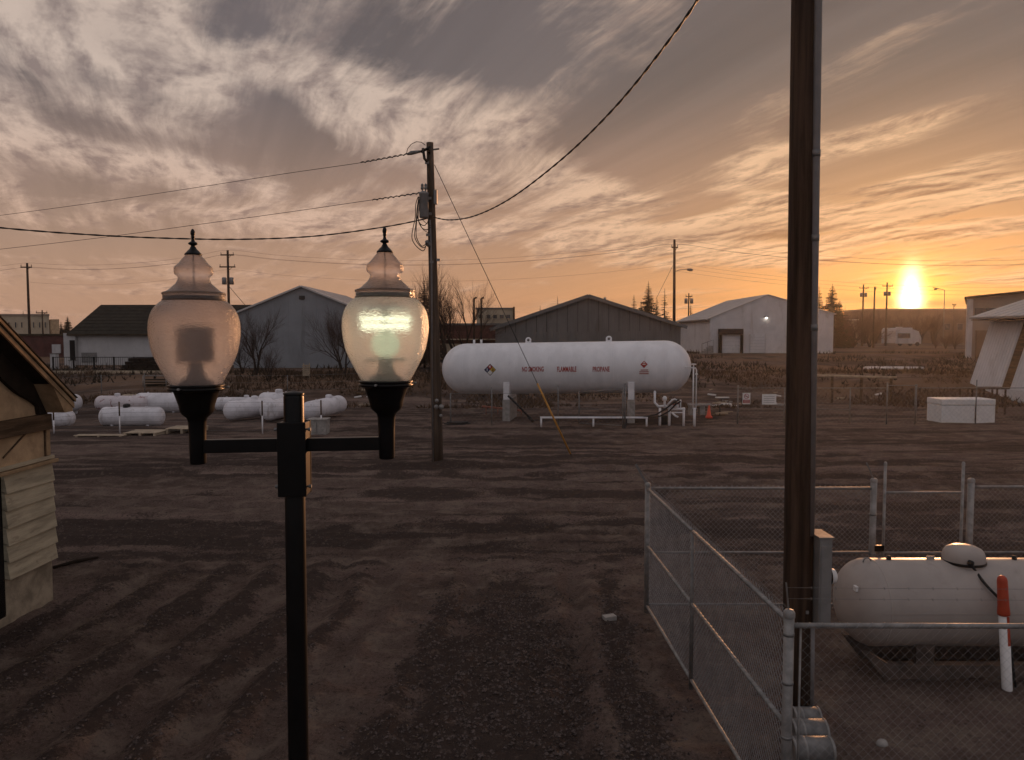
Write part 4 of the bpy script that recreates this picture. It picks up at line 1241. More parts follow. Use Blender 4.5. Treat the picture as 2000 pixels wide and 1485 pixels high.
# ------------------------------------------------------------------ twin street lamp
def lamp_post():
    YL, YR, YP = 3.60, 3.65, 3.625
    zg = zat(P(576, 655, YP).x, YP)
    xp = P(574, 800, YP).x
    t = thing('twin_lamp_post', (xp, YP, zg), 'black twin-arm lamp post with two acorn globes, one of them lit', 'lamp post')
    k = YP / F
    ztop = P(0, 768, YP).z
    xb = P(583, 1480, YP).x; zb = P(0, 1480, YP).z
    sl = (xp - xb) / (ztop - zb)
    def px_at(z): return xp + (z - ztop) * sl
    pole = MB().tube([(px_at(zg - .1), YP, zg - .1), (px_at(0.5), YP, 0.5), (px_at(ztop - 0.02), YP, ztop - .02), (px_at(ztop), YP, ztop)], [20.5 * k, 20.5 * k, 19.5 * k, 18.0 * k], 28).build('pole', M['black_metal'], t)
    MB().lathe([(0.001, 0.012), (17.5 * k, 0.004), (20.3 * k, 0.0), (20.3 * k, -0.006)], (px_at(ztop), YP, ztop), n=28).build('cap', M['black_metal'], pole)
    MB().lathe([(0.12, -0.05), (0.12, 0.03), (0.085, 0.07), (0.06, 0.25), (0.055, 0.27)], (px_at(zg), YP, zg), n=20).build('base_collar', M['black_metal'], t)
    L, R = P(388, 870, YL), P(757, 868, YR)
    ad = Vector((R.x - L.x, R.y - L.y, 0)).normalized(); an = Vector((-ad.y, ad.x, 0))
    # square clamp bracket
    z0, z1 = P(0, 966, YP).z, P(0, 823, YP).z
    c = Vector((px_at((z0 + z1) / 2), YP, 0))
    br = MB()
    br.bar(c + Vector((0, 0, z0)) - an * 0.056, c + Vector((0, 0, z1)) - an * 0.056, 27.5 * 2 * k, 0.012, up=an)
    br.bar(c + Vector((0, 0, z0)) + an * 0.056, c + Vector((0, 0, z1)) + an * 0.056, 27.5 * 2 * k, 0.012, up=an)
    for s in (-1, 1):
        br.bar(c + ad * (s * 24 * k) + Vector((0, 0, z0 + .003)), c + ad * (s * 24 * k) + Vector((0, 0, z1 - .003)), 0.012, 0.099, up=an)
    bo = br.build('clamp_bracket', M['black_metal'], t, 0.003)
    for s in (-1, 1):
        for z in (z0 + 0.045, z1 - 0.035):
            p = c + ad * (s * 30 * k) + Vector((0, 0, z)) - an * 0.03
            MB().lathe([(0.0, 0.012), (0.009, 0.012), (0.009, 0.0), (0.005, -0.002), (0.005, -0.03)], p, ad * s, n=6, smooth=False).build('bolt', M['galv_dull'], bo)
    for side, ctr, Y, lit in ((-1, 383.5, YL, False), (1, 754, YR, True)):
        s = 1.0 if side < 0 else 0.987
        rf_ = 0.926 if side < 0 else 0.935       # true radius: off-axis spheres look wider in perspective
        kk = Y / F * s
        rim = 752 if side < 0 else 744
        def zz(y): return P(0, rim + (y - 752) * s, Y).z          # profile rows measured on the left lamp
        cx = P(ctr, rim, Y).x
        C = Vector((cx, Y, 0))
        # arm
        ya, yb = (858, 886) if side < 0 else (852, 879)
        za = (P(0, ya, Y).z + P(0, yb, Y).z) / 2; hh = abs(P(0, ya, Y).z - P(0, yb, Y).z)
        zi = (P(0, 855, YP).z + P(0, 882, YP).z) / 2
        MB().bar(Vector((cx, Y, za)) - ad * (side * 0.03), Vector((c.x, YP, zi)) + ad * (side * 24 * k), 0.045, hh * 0.93).build('arm', M['black_metal'], t, 0.003)
        # fitter
        prof = [(0.0, 907), (15.5, 906), (16.5, 903), (17.5, 850), (18.5, 824), (21, 816), (31, 808), (34.5, 802), (36, 792), (44.5, 768), (46, 764.5), (52, 763.5), (57, 761), (57, 757.5), (54.5, 757), (54.5, 755), (57, 754.5), (57, 751.5), (50, 750.5), (0, 750)]
        fit = MB().lathe([(r * kk * rf_, zz(y)) for r, y in prof], C, n=40).build('fitter', M['black_metal'], t)
        for a in range(3):
            an_ = math.radians(20 + 120 * a)
            d = Vector((math.cos(an_), math.sin(an_), 0))
            MB().lathe([(0, 0.02), (0.006, 0.02), (0.006, 0.008), (0.003, 0.006), (0.003, -0.01)], C + d * (57 * kk * rf_) + Vector((0, 0, zz(757.5))), d, n=8).build('thumb_screw', M['galv'], fit)
        # globe body
        gp = [(50, 751), (53, 749), (60, 737), (68, 723), (77, 706), (84, 689), (88, 672), (90.3, 656), (90.8, 645), (89.8, 629), (86, 615), (81, 605), (75, 598), (68.5, 592), (63, 588.5), (61, 587)]
        g = MB().lathe([(r * kk * rf_, zz(y)) for r, y in gp], C, n=48).build('globe', M['globe'], t)
        # lid with its waist
        lp = [(61, 588), (61.5, 580), (61, 574), (59, 572), (51, 568), (43, 561), (36, 555), (32.3, 548.5), (31, 543), (33, 539.5), (37.2, 536.5), (38.6, 533), (38.6, 524.5), (37, 521.5), (33.5, 519), (28.3, 514), (23.3, 507.5), (18, 502), (15.5, 499)]
        lid = MB().lathe([(r * kk * rf_, zz(y)) for r, y in lp], C, n=48).build('globe_lid', M['globe'], t)
        MB().lathe([(61.5 * kk * rf_, zz(588.6)), (63.2 * kk * rf_, zz(588.2)), (63.2 * kk * rf_, zz(585.5)), (61.5 * kk * rf_, zz(585))], C, n=48).build('lid_rim', M['globe_band'], lid)
        MB().lathe([(62.0 * kk * rf_, zz(576.5)), (63.2 * kk * rf_, zz(576)), (63.0 * kk * rf_, zz(573)), (61.0 * kk * rf_, zz(571.5))], C, n=48).build('neck_band', M['globe_band'], t)
        # finial
        fp = [(0, 499), (17.5, 498.5), (17, 496), (14, 493.5), (11.5, 490.5), (7.5, 487), (4.8, 482), (4.2, 480), (8.5, 478), (9.8, 476), (8.0, 474), (4.2, 472), (3.2, 469), (3.0, 465), (4.6, 463.5), (3.2, 462), (4.2, 459), (4.8, 456), (4.2, 452), (2.4, 448.5), (0.2, 447)]
        MB().lathe([(r * kk * rf_, zz(y)) for r, y in fp], C, n=20).build('finial', M['black_metal'], lid)
        MB().tube([C + Vector((0, 0, zz(581))), C + Vector((0, 0, zz(498)))], 1.2 * kk, 6).build('finial_rod', M['galv_dull'], lid)
        # inside: socket, ballast housing, baffle plate under the lid
        MB().lathe([(0, 750), (34, 750), (30, 742), (17, 732), (13, 715), (13, 706), (0, 705)][::1] and [(r * kk * rf_, zz(y)) for r, y in ((0.0, 750.2), (36, 750), (30, 742), (17, 732), (13, 715), (13, 706), (0.0, 705))], C, n=24).build('socket', M['galv_dull'], fit)
        MB().lathe([(r * kk * rf_, zz(y)) for r, y in ((0.0, 590), (52, 589.5), (58.5, 586), (58.5, 579), (0.0, 578))], C, n=32).build('baffle', M['ballast'], lid)
        if not lit:
            prof = [(0.0, 704)]
            for i in range(6):
                y = 703 - i * 11
                prof += [(30, y), (33, y - 2), (33, y - 6), (30, y - 8)]
            prof += [(26, 638), (0.0, 636)]
            MB().lathe([(r * kk * rf_, zz(y)) for r, y in prof], C, n=24).build('ballast', M['ballast'], t)
        else:
            MB().tube([C + Vector((0, 0, zz(704))), C + Vector((0, 0, zz(618)))], 7 * kk, 10).build('lamp_stem', M['box_grey'], t)
            for y, rr, w in ((631, 40, 4.5), (645, 37, 5.5)):
                ring = [C + Vector((math.cos(a) * rr * kk, math.sin(a) * rr * kk, zz(y))) for a in np.linspace(0.15, 2 * math.pi - 0.15, 33)]
                MB().tube(ring, w * kk, 10).build('lamp_tube', M['lamp_on'], t)
            MB().lathe([(24 * math.sin(a) * kk, zz(676 + 25 * math.cos(a))) for a in np.linspace(0, math.pi, 13)], C, n=20).build('lamp_body', M['lamp_glow'], t)
            MB().lathe([(r * kk, zz(y)) for r, y in ((0.0, 709), (30, 708), (36, 706), (36, 703), (0.0, 702.5))], C, n=24).build('lamp_base_ring', M['box_grey'], t)
            MB().lathe([(r * kk * rf_, zz(y)) for r, y in ((0.0, 617), (46, 616), (48, 613), (20, 609), (0.0, 608))], C, n=24).build('reflector_plate', M['sign_white'], t)


lamp_post()


# ------------------------------------------------------------------ chain link
def chain_link(name, parent, a, b, z0, z1, step=0.055, r=0.0016, m='mesh_wire'):
    """woven wire between plan points a and b; two families of slanting wires"""
    a, b = Vector((a[0], a[1], 0)), Vector((b[0], b[1], 0)); d = b - a; L = d.length; d.normalize(); n = Vector((d.y, -d.x, 0))
    mb = MB(); H = z1 - z0
    for fam in (0, 1):
        s = -H
        while s < L:
            p, q = s, s + H
            t0, t1 = max(p, 0.0), min(q, L)
            if t1 - t0 > 0.02:
                za, zb = z0 + (t0 - p), z0 + (t1 - p)
                if fam: za, zb = z1 - (t0 - p), z1 - (t1 - p)
                off = n * (0.0025 if fam else -0.0025)
                mb.tube([a + d * t0 + off + Vector((0, 0, za)), a + d * t1 + off + Vector((0, 0, zb))], r, 3, caps=False, smooth=False)
            s += step * 1.414
    o = mb.build(name, M[m], parent)
    return kind(o, 'stuff')


def post(parent, x, y, h, r=0.038, name='post', cap=True, m='galv'):
    z = zat(x, y)
    o = MB().tube([(x, y, z - 0.08), (x, y, h)], r, 14).build(name, M[m], parent)
    if cap:
        MB().lathe([(r * 1.12, -0.03), (r * 1.12, 0.006), (r * 0.8, 0.028), (0.001, 0.036)], (x, y, h), n=14).build('post_cap', M[m], o)
    return o


def rail(parent, p, q, r=0.021, name='rail', m='galv'):
    return MB().tube([p, q], r, 10).build(name, M[m], parent)


def rail_wrap(parent, p, q, r, pitch=0.10):
    """tie wire wound along a rail"""
    p, q = Vector(p), Vector(q); d = q - p; L = d.length; t = d.normalized()
    sd = t.cross(Vector((0, 0, 1))).normalized(); up = sd.cross(t); n = int(L / pitch * 10)
    pts = [p + d * (i / n) + (sd * math.cos(i * 0.6283) + up * math.sin(i * 0.6283)) * (r + 0.002) for i in range(n + 1)]
    return MB().tube(pts, 0.0024, 4).build('tie_wire', M['mesh_wire'], parent)


def barbed(parent, p, q, sag=0.01, name='barbed_wire'):
    p, q = Vector(p), Vector(q); n = 24
    pts = [p.lerp(q, i / n) - Vector((0, 0, sag * 4 * (i / n) * (1 - i / n))) for i in range(n + 1)]
    mb = MB().tube(pts, 0.0015, 4)
    d = (q - p); k = int(d.length / 0.19)
    for i in range(1, k):
        c = p.lerp(q, i / k) - Vector((0, 0, sag * 4 * (i / k) * (1 - i / k)))
        for w in (Vector((0.4, 0.3, 1)), Vector((-0.5, 0.4, 0.8))):
            w = w.normalized() * 0.013
            mb.tube([c - w, c + w], 0.0011, 3, caps=False)
    return mb.build(name, M['galv_dull'], parent)


def near_fence():
    H = 1.95
    N = P(1541, 1216, 6.05); Fc = P(1265, 952, 11.4)
    xn, yn, xf, yf = N.x, N.y, Fc.x, Fc.y
    # left side: three rails, two line posts
    t = thing('chain_link_fence', (xf, (yn + yf) / 2, 0), 'chain link fence run with three rails from corner post back to the far corner', 'fence')
    cp = post(t, xn, yn, H + 0.02, 0.042, 'corner_post')
    post(t, xf, yf, H + 0.02, 0.040, 'corner_post')
    ym = P(1360, 1060, 8.9).y; xm = xn + (xf - xn) * (ym - yn) / (yf - yn)
    post(t, xm, ym, H - 0.06, 0.024, 'line_post', False, 'galv_dull')
    for z, r in ((H - 0.05, 0.021), (H * 0.53, 0.021), (0.12, 0.019)):
        for (xa, ya), (xb, yb) in (((xn, yn + .04), (xm, ym - .02)), ((xm, ym + .02), (xf, yf - .03))):
            ro = rail(t, (xa, ya, z), (xb, yb, z), r)
            if z > 0.5: rail_wrap(ro, (xa, ya, z), (xb, yb, z), r)
    chain_link('chain_link_mesh', t, (xn + 0.022, yn + .05), (xf + 0.022, yf - .05), 0.06, H + 0.01, r=0.0028)
    # barbed wire arms and strands leaning outwards
    for x, y in ((xf, yf),):
        MB().bar((x, y, H), (x - 0.19, y - 0.05, H + 0.33), 0.008, 0.035).build('barb_arm', M['galv_dull'], t)
    for f in (0.55, 1.0):
        barbed(t, (xf - 0.19 * f, yf - 0.05 * f, H + 0.33 * f), (xn + 0.02, yn + 0.02, H + 0.02 + 0.02 * f), 0.03)
    # tension band and ties on the near post
    for z in (0.5, 0.95, 1.4, 1.8):
        MB().lathe([(0.043, -0.012), (0.0455, -0.012), (0.0455, 0.012), (0.043, 0.012)], (xn, yn, z), n=14).build('tension_band', M['galv_dull'], cp)
    # front run to the right
    xr = 9.6
    t2 = thing('chain_link_fence', ((xn + xr) / 2, yn, 0), 'chain link fence with a single top rail passing before the marker post', 'fence')
    zr = H - 0.08
    rail_wrap(rail(t2, (xn + 0.04, yn, zr), (4.9, yn - 0.02, zr), 0.0215), (xn + 0.04, yn, zr), (4.9, yn - 0.02, zr), 0.0215)
    rail(t2, (4.9, yn - 0.02, zr), (xr, yn - 0.03, zr), 0.0215)
    rail(t2, (xn + 0.04, yn, 0.1), (xr, yn - 0.03, 0.1), 0.019)
    post(t2, xr, yn - 0.03, H, 0.03, 'line_post'); post(t2, 5.9, yn - 0.06, H - 0.1, 0.026, 'line_post')
    tb = rail(t2, (xn + 0.095, yn, 0.1), (xn + 0.095, yn, zr - 0.02), 0.009, 'tension_bar')
    chain_link('chain_link_mesh', t2, (xn + 0.10, yn - 0.026), (xr, yn - 0.056), 0.05, zr + 0.03, r=0.0008)
    for dz in (0.16, 0.25):
        barbed(t2, (xn - 0.02, yn, H + dz - 0.02), (xr, yn - 0.03, H + dz), 0.02)
    for dz in (0.27,):
        MB().bar((xn, yn, H), (xn - 0.03, yn, H + dz), 0.008, 0.02).build('barb_arm', M['galv_dull'], t2)
    # back run with gate
    yg = yf + 0.05
    g0, g1 = P(1707, 940, yg).x, P(1897, 940, yg).x
    t3 = thing('chain_link_fence', ((xf + g0) / 2, yg, 0), 'back chain link run with three rails behind the pole, left of the gate', 'fence')
    gp = post(t3, g0, yg, P(0, 938, yg).z, 0.048, 'gate_post')
    for z, r in ((H - 0.05, 0.021), (P(0, 1079, yg).z, 0.018), (0.12, 0.018)):
        rail(t3, (xf + 0.04, yg, z), (g0 - 0.04, yg, z), r)
    chain_link('chain_link_mesh', t3, (xf + .04, yg - .024), (g0 - .04, yg - .024), 0.06, H, r=0.0018)
    for z in (0.3, 0.9, 1.5): MB().lathe([(0.049, -.012), (.052, -.012), (.052, .012), (.049, .012)], (g0, yg, z), n=12).build('hinge', M['galv_dull'], gp)
    MB().bar((g0, yg, P(0, 938, yg).z), (g0 - 0.13, yg - 0.02, P(0, 938, yg).z + 0.27), 0.006, 0.02).build('barb_arm', M['galv_dull'], t3)
    t4 = thing('chain_link_gate', ((g0 + g1) / 2, yg, 0), 'narrow chain link gate with tall side uprights between two capped posts', 'gate')
    a, b = P(1728, 960, yg).x, P(1880, 960, yg).x
    zt = P(0, 962, yg).z; zu = P(0, 906, yg).z
    for x in (a, b): post(t4, x, yg, zu, 0.022, 'upright')
    zg0 = max(zat(a, yg), zat(b, yg))
    for z in (zt, P(0, 1080, yg).z, 0.16): rail(t4, (a + .02, yg, z), (b - .02, yg, z), 0.018, 'gate_rail')
    chain_link('chain_link_mesh', t4, (a + .02, yg - .022), (b - .02, yg - .022), 0.14, zt, r=0.0014)
    MB().box(((a + g0) / 2, yg - 0.02, P(0, 1070, yg).z), (0.16, 0.05, 0.09)).build('latch', M['black_metal'], t4, 0.005)
    t5 = thing('chain_link_fence', ((g1 + 9.6) / 2, yg, 0), 'back chain link run continuing right of the narrow gate', 'fence')
    post(t5, g1, yg, P(0, 938, yg).z, 0.048, 'gate_post')
    for z, r in ((P(0, 951, yg).z, 0.021), (P(0, 1079, yg).z, 0.018), (0.12, 0.018)):
        rail(t5, (g1 + .04, yg, z), (11.0, yg, z), r)
    post(t5, 11.0, yg, H, 0.03, 'line_post')
    chain_link('chain_link_mesh', t5, (g1 + .04, yg - .024), (11.0, yg - .024), 0.06, P(0, 951, yg).z, r=0.0014)
    return xn, yn


near_fence()


# ------------------------------------------------------------------ conduit pole in the compound
def conduit_pole():
    Y = 8.35
    b = P(1557, 1412, Y); zg = zat(b.x, Y)
    xt = P(1569, 0.0, Y).x
    zt = P(0, 0, Y).z
    k = Y / F
    t = thing('utility_pole', (b.x, Y, zg), 'thick dark wooden utility pole with conduit and grey meter box inside the fence', 'utility pole')
    H = 11.2; s = (xt - b.x) / (zt - zg)
    pts, rs = [], []
    for i in range(15):
        z = zg - 0.2 + (H + .2) * i / 14
        pts.append((b.x + s * (z - zg), Y, z)); rs.append(30.5 * k - (30.5 - 22.0) * k * (z - zg) / (zt - zg))
    MB().tube(pts, rs, 22).build('shaft', M['wood_pole'], t)
    # conduit: wide upper pipe, box, thin lower pipe
    def cx(py, px): return P(px, py, Y - 0.12)
    up = [P(1598.5, -700, Y - 0.10), P(1598, 0, Y - 0.10), P(1590, 600, Y - 0.10), P(1583, 1046, Y - 0.10)]
    o = MB().tube(up, 7.4 * k, 14).build('conduit', M['conduit'], t)
    for py in (300, 465, 640):
        f = P(1598 - (py / 1046) * 15, py, Y - .10)
        MB().tube([f - Vector((0, 0, 0.035)), f + Vector((0, 0, 0.035))], 8.6 * k, 14).build('coupling', M['galv_dull'], o)
        MB().box((f.x - 0.04, Y - 0.06, f.z + 0.1), (0.16, 0.02, 0.03)).build('strap', M['galv_dull'], o)
    MB().tube([P(1571, 1215, Y - .14), P(1586, 1216, Y - .14)], 0.001, 3)
    c0, c1 = P(1588, 1215, Y - .13), P(1616, 1047, Y - .13)
    bx = MB().box(((c0.x + c1.x) / 2, Y - 0.10, (c0.z + c1.z) / 2), (c1.x - c0.x, 0.34, c1.z - c0.z)).build('meter_box', M['box_grey'], t, 0.006)
    MB().box(((c0.x + c1.x) / 2, Y - 0.275, (c0.z + c1.z) / 2 - .02), (c1.x - c0.x - 0.03, 0.01, c1.z - c0.z - 0.1)).build('door', M['box_grey'], bx, 0.002)
    MB().box(((c0.x + c1.x) / 2, Y - 0.10, c1.z + 0.012), (c1.x - c0.x + 0.03, 0.37, 0.02)).build('rain_lid', M['galv_dull'], bx, 0.003)
    m = P(1617, 1126, Y - .13)
    me = MB().lathe([(0.0, 0.085), (0.055, 0.083), (0.075, 0.07), (0.083, 0.04), (0.085, 0.0)], (m.x + 0.005, Y - 0.12, m.z), (1, 0, 0), n=20).build('meter', M['sign_white'], bx)
    MB().lathe([(0.088, 0.0), (0.094, 0.002), (0.094, 0.02), (0.088, 0.022)], (m.x + 0.004, Y - 0.12, m.z), (1, 0, 0), n=20).build('meter_ring', M['black_metal'], me)
    lo = MB().tube([P(1586, 1216, Y - .12), Vector((P(1584, 1406, Y - .12).x, Y - .12, zg - 0.05))], 5.5 * k, 12).build('lower_conduit', M['conduit'], t)
    MB().box((b.x + .02, Y - 0.165, P(0, 1186, Y).z), (0.03, 0.01, 0.035)).build('pole_tag', M['galv'], t)


conduit_pole()


# ------------------------------------------------------------------ propane tanks
def tank_profile(L, R, head):
    """lathe profile of a capsule of length L along its axis, head = depth of each domed end"""
    p = []
    for i in range(11):
        a = i / 10 * math.pi / 2; p.append((R * math.sin(a), head * (1 - math.cos(a))))
    p += [(R, L * f) for f in (0.25, 0.5, 0.75) if head < L * f < L - head]
    for i in range(11):
        a = math.pi / 2 - i / 10 * math.pi / 2; p.append((R * math.sin(a), L - head * (1 - math.cos(a))))
    return p


def small_tank(name, c0, c1, R, label, m='tank_old', dome='dome', domef=0.5, legs=True, group=None, head=None, skirt='tank_old'):
    """horizontal tank from end point c0 to c1 (axis ends)"""
    c0, c1 = Vector(c0), Vector(c1); d = c1 - c0; L = d.length; u = d.normalized()
    mid = (c0 + c1) / 2; zg = zat(mid.x, mid.y)
    t = thing(name, (mid.x, mid.y, zg), label, 'propane tank', group)
    head = head or R * 0.75
    sh = MB().lathe(tank_profile(L, R, head), c0, u, n=36).build('shell', M[m], t)
    for f in (head / L + 0.01, 1 - head / L - 0.01):
        MB().lathe([(R * 1.0, -0.012), (R * 1.006, -0.008), (R * 1.006, 0.008), (R * 1.0, 0.012)], c0 + u * (L * f), u, n=36).build('weld_seam', M[m], sh)
    if dome:
        p = c0 + u * (L * domef) + Vector((0, 0, R))
        rr = R * 0.36
        MB().lathe([(rr * 0.96, -0.06), (rr * 1.0, -0.02), (rr * 1.0, rr * .5), (rr * 0.96, rr * 0.68), (rr * 0.80, rr * 0.82), (rr * 0.4, rr * 0.92), (0.001, rr * 0.94)], p, n=22).build('valve_dome', M['rubber' if dome == 'dark' else skirt], t)
    for f in (0.27, 0.73):
        p = c0 + u * (L * f) + Vector((0, 0, R))
        MB().bar(p - u * 0.05, p + u * 0.05, 0.012, 0.09).build('lifting_lug', M[m], t)
    if legs:
        sd = Vector((-u.y, u.x, 0)).normalized()
        for f in (0.22, 0.78):
            for s in (-1, 1):
                p = c0 + u * (L * f) + sd * (s * R * 0.5)
                z1 = p.z - R * 0.80; z0 = zat(p.x, p.y) - 0.03
                MB().box((p.x, p.y, (z0 + z1) / 2), (0.10, 0.10, max(0.05, z1 - z0)), Matrix.Rotation(math.atan2(u.y, u.x), 3, 'Z')).build('leg', M[m], t)
    return t


def near_tank():
    Y = 9.55
    zt, zb = P(0, 1093, Y).z, P(0, 1262, Y - .1).z
    R = (zt - zb) / 2; zc = (zt + zb) / 2
    x0 = P(1636, 1150, Y).x; L = 4.3
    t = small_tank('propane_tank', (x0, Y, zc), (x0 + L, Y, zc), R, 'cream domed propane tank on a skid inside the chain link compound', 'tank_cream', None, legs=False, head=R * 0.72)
    # valve dome: hinged hood
    dx = P(1880, 1090, Y).x; k = Y / F
    prof = [(37 * k, -0.10), (38 * k, -0.03), (38.5 * k, 8 * k), (36.5 * k, 16 * k), (32 * k, 23 * k), (22 * k, 28 * k), (8 * k, 30 * k), (0.001, 30.2 * k)]
    h = MB().lathe(prof, (dx, Y - 0.02, zt), n=32)
    h.build('valve_hood', M['tank_cream'], t)
    MB().lathe([(39.2 * k, -0.06), (40 * k, -0.055), (40 * k, -0.03), (39.2 * k, -0.025)], (dx, Y - 0.02, zt + 0.03), n=32).build('hood_rim', M['black_metal'], t)
    g = P(1897, 1101, Y - .3)
    MB().lathe([(0.001, 0.05), (0.03, 0.045), (0.035, 0.0)], (g.x, Y - 0.26, g.z), (0.3, -1, 0), n=14).build('hose_gland', M['rubber'], t)
    # hose from the hood down over the shell
    pts = []
    for i in range(12):
        f = i / 11; px, py = 1897 + 64 * f - 6 * math.sin(f * 3.14), 1103 + 75 * f
        ang = math.acos(max(-1, min(1, (P(px, py, Y - 0.35).z - zc) / R)))
        pts.append((P(px, py, Y - R * math.sin(ang)).x, Y - R * math.sin(ang) - 0.02, P(px, py, Y - R * math.sin(ang)).z))
    pts = [(g.x, Y - 0.28, g.z - 0.01)] + pts[2:]
    pts.append((pts[-1][0] + 0.06, pts[-1][1] - 0.06, 0.4)); pts.append((pts[-1][0] + 0.03, pts[-1][1] - 0.05, 0.02))
    MB().tube(pts, 0.017, 8).build('hose', M['rubber'], t)
    for px in (1736, 1981):
        p = P(px, 1090, Y)
        MB().lathe([(0.001, 0.05), (0.022, 0.048), (0.03, 0.03), (0.03, -0.03)], (p.x, Y, zt), n=10).build('plug', M['rubber'], t)
    for px in (1690,):
        p = P(px, 1095, Y)
        ring = [(p.x + 0.05 * math.cos(a), Y - 0.05, zt - 0.02 + 0.055 * math.sin(a)) for a in np.linspace(0, math.pi, 9)]
        MB().tube(ring, 0.008, 6).build('lifting_eye', M['galv'], t)
    p = P(1662, 1123, Y - 0.25)
    MB().box((x0 + 0.10, Y - 0.28, zc + 0.26), (0.03, 0.08, 0.06)).build('data_plate', M['sign_white'], t)
    # seam line along the flank, skid legs and runners
    MB().bar((x0 + 0.35, Y - R - 0.001, zc + 0.03), (x0 + L - 0.35, Y - R - 0.001, zc + 0.03), 0.006, 0.008).build('flank_weld', M['tank_cream'], t)
    for xx in (x0 + 0.95, x0 + L - 0.95):
        for s in (-1, 1):
            z0 = zat(xx, Y + s * .3)
            MB().box((xx, Y + s * 0.30, (0.16 + zb + .12) / 2), (0.22, 0.08, zb + .12 - 0.16)).build('leg', M['skid'], t)
    for s in (-1, 1):
        a, b = x0 + 0.32, x0 + L - 0.3
        MB().prism([(a - 0.12, Y + s * 0.30 - .06, 0.30), (a + 0.14, Y + s * .30 - .06, -0.03), (b, Y + s * .30 - .06, -0.03), (b + .2, Y + s * .30 - .06, 0.3), (b + .12, Y + s * .30 - .06, .3), (b - .05, Y + s * .30 - .06, .16), (a + .2, Y + s * .30 - .06, .16), (a - .04, Y + s * .30 - .06, .3)], (0, 0.12, 0)).build('skid_runner', M['skid'], t)


near_tank()


def marker_post():
    b = G(1967, 1349); zg = zat(b.x, b.y)
    top = P(1957, 1124, b.y)
    ax = (top - Vector((b.x, b.y, zg))).normalized(); L = (top - Vector((b.x, b.y, zg))).length
    o = Vector((b.x, b.y, zg))
    t = thing('marker_post', o, 'white plastic pipeline marker post with orange-red domed top', 'marker post')
    k = b.y / F
    MB().lathe([(9.5 * k, -0.05), (9.5 * k, L * 0.66), (0.001, L * 0.66)], o, ax, n=18).build('shaft', M['sign_white'], t)
    MB().lathe([(9.6 * k, L * 0.655), (11.5 * k, L * 0.66), (11.5 * k, L * 0.68), (10.2 * k, L * 0.74), (9.4 * k, L * 0.955), (8 * k, L * 0.98), (4.5 * k, L * 0.995), (0.001, L)], o, ax, n=18).build('domed_top', M['marker_red'], t)
    # red warning strip down one side, lettering too worn to read
    p = o + ax * (L * 0.40); q = o + ax * (L * 0.655)
    MB().bar(p + Vector((0.014, -9.7 * k, 0)), q + Vector((0.014, -9.7 * k, 0)), 0.03, 0.003, up=Vector((0, 1, 0))).build('warning_strip', M['marker_red'], t)


marker_post()


def lying_cylinders():
    for i, (px0, px1, pyb, rr) in enumerate(((1552, 1604, 1424, 0.105), (1550, 1618, 1463, 0.125), (1550, 1630, 1500, 0.125))):
        c = G((px0 + px1) / 2, pyb); k = c.y / F
        x0, x1 = P(px0, pyb, c.y).x, P(px1, pyb, c.y).x
        zg = zat(c.x, c.y) - 0.01; y = c.y + rr * 0.6
        t = thing('steel_cylinder', ((x0 + x1) / 2, y, zg), ('short dull steel cylinder lying nearest the wooden pole foot', 'banded steel cylinder lying in the middle of three by the corner post', 'steel cylinder lying at the foot of the near fence corner post')[i], 'cylinder', 'steel cylinders lying by the fence corner')
        L = x1 - x0
        MB().lathe([(0.001, 0.02), (rr * .9, 0.02), (rr * .94, 0.0), (rr, 0.0), (rr, L), (rr * .94, L), (rr * .9, L - 0.02), (0.001, L - 0.02)], (x0, y, zg + rr), (1, 0, 0), n=28).build('drum', M['galv_dull'], t)
        for f in (0.04, 0.30, 0.96):
            MB().lathe([(rr, -0.012), (rr + 0.006, -0.006), (rr + 0.006, 0.006), (rr, 0.012)], (x0 + L * f, y, zg + rr), (1, 0, 0), n=28).build('hoop', M['galv'], t)


lying_cylinders()


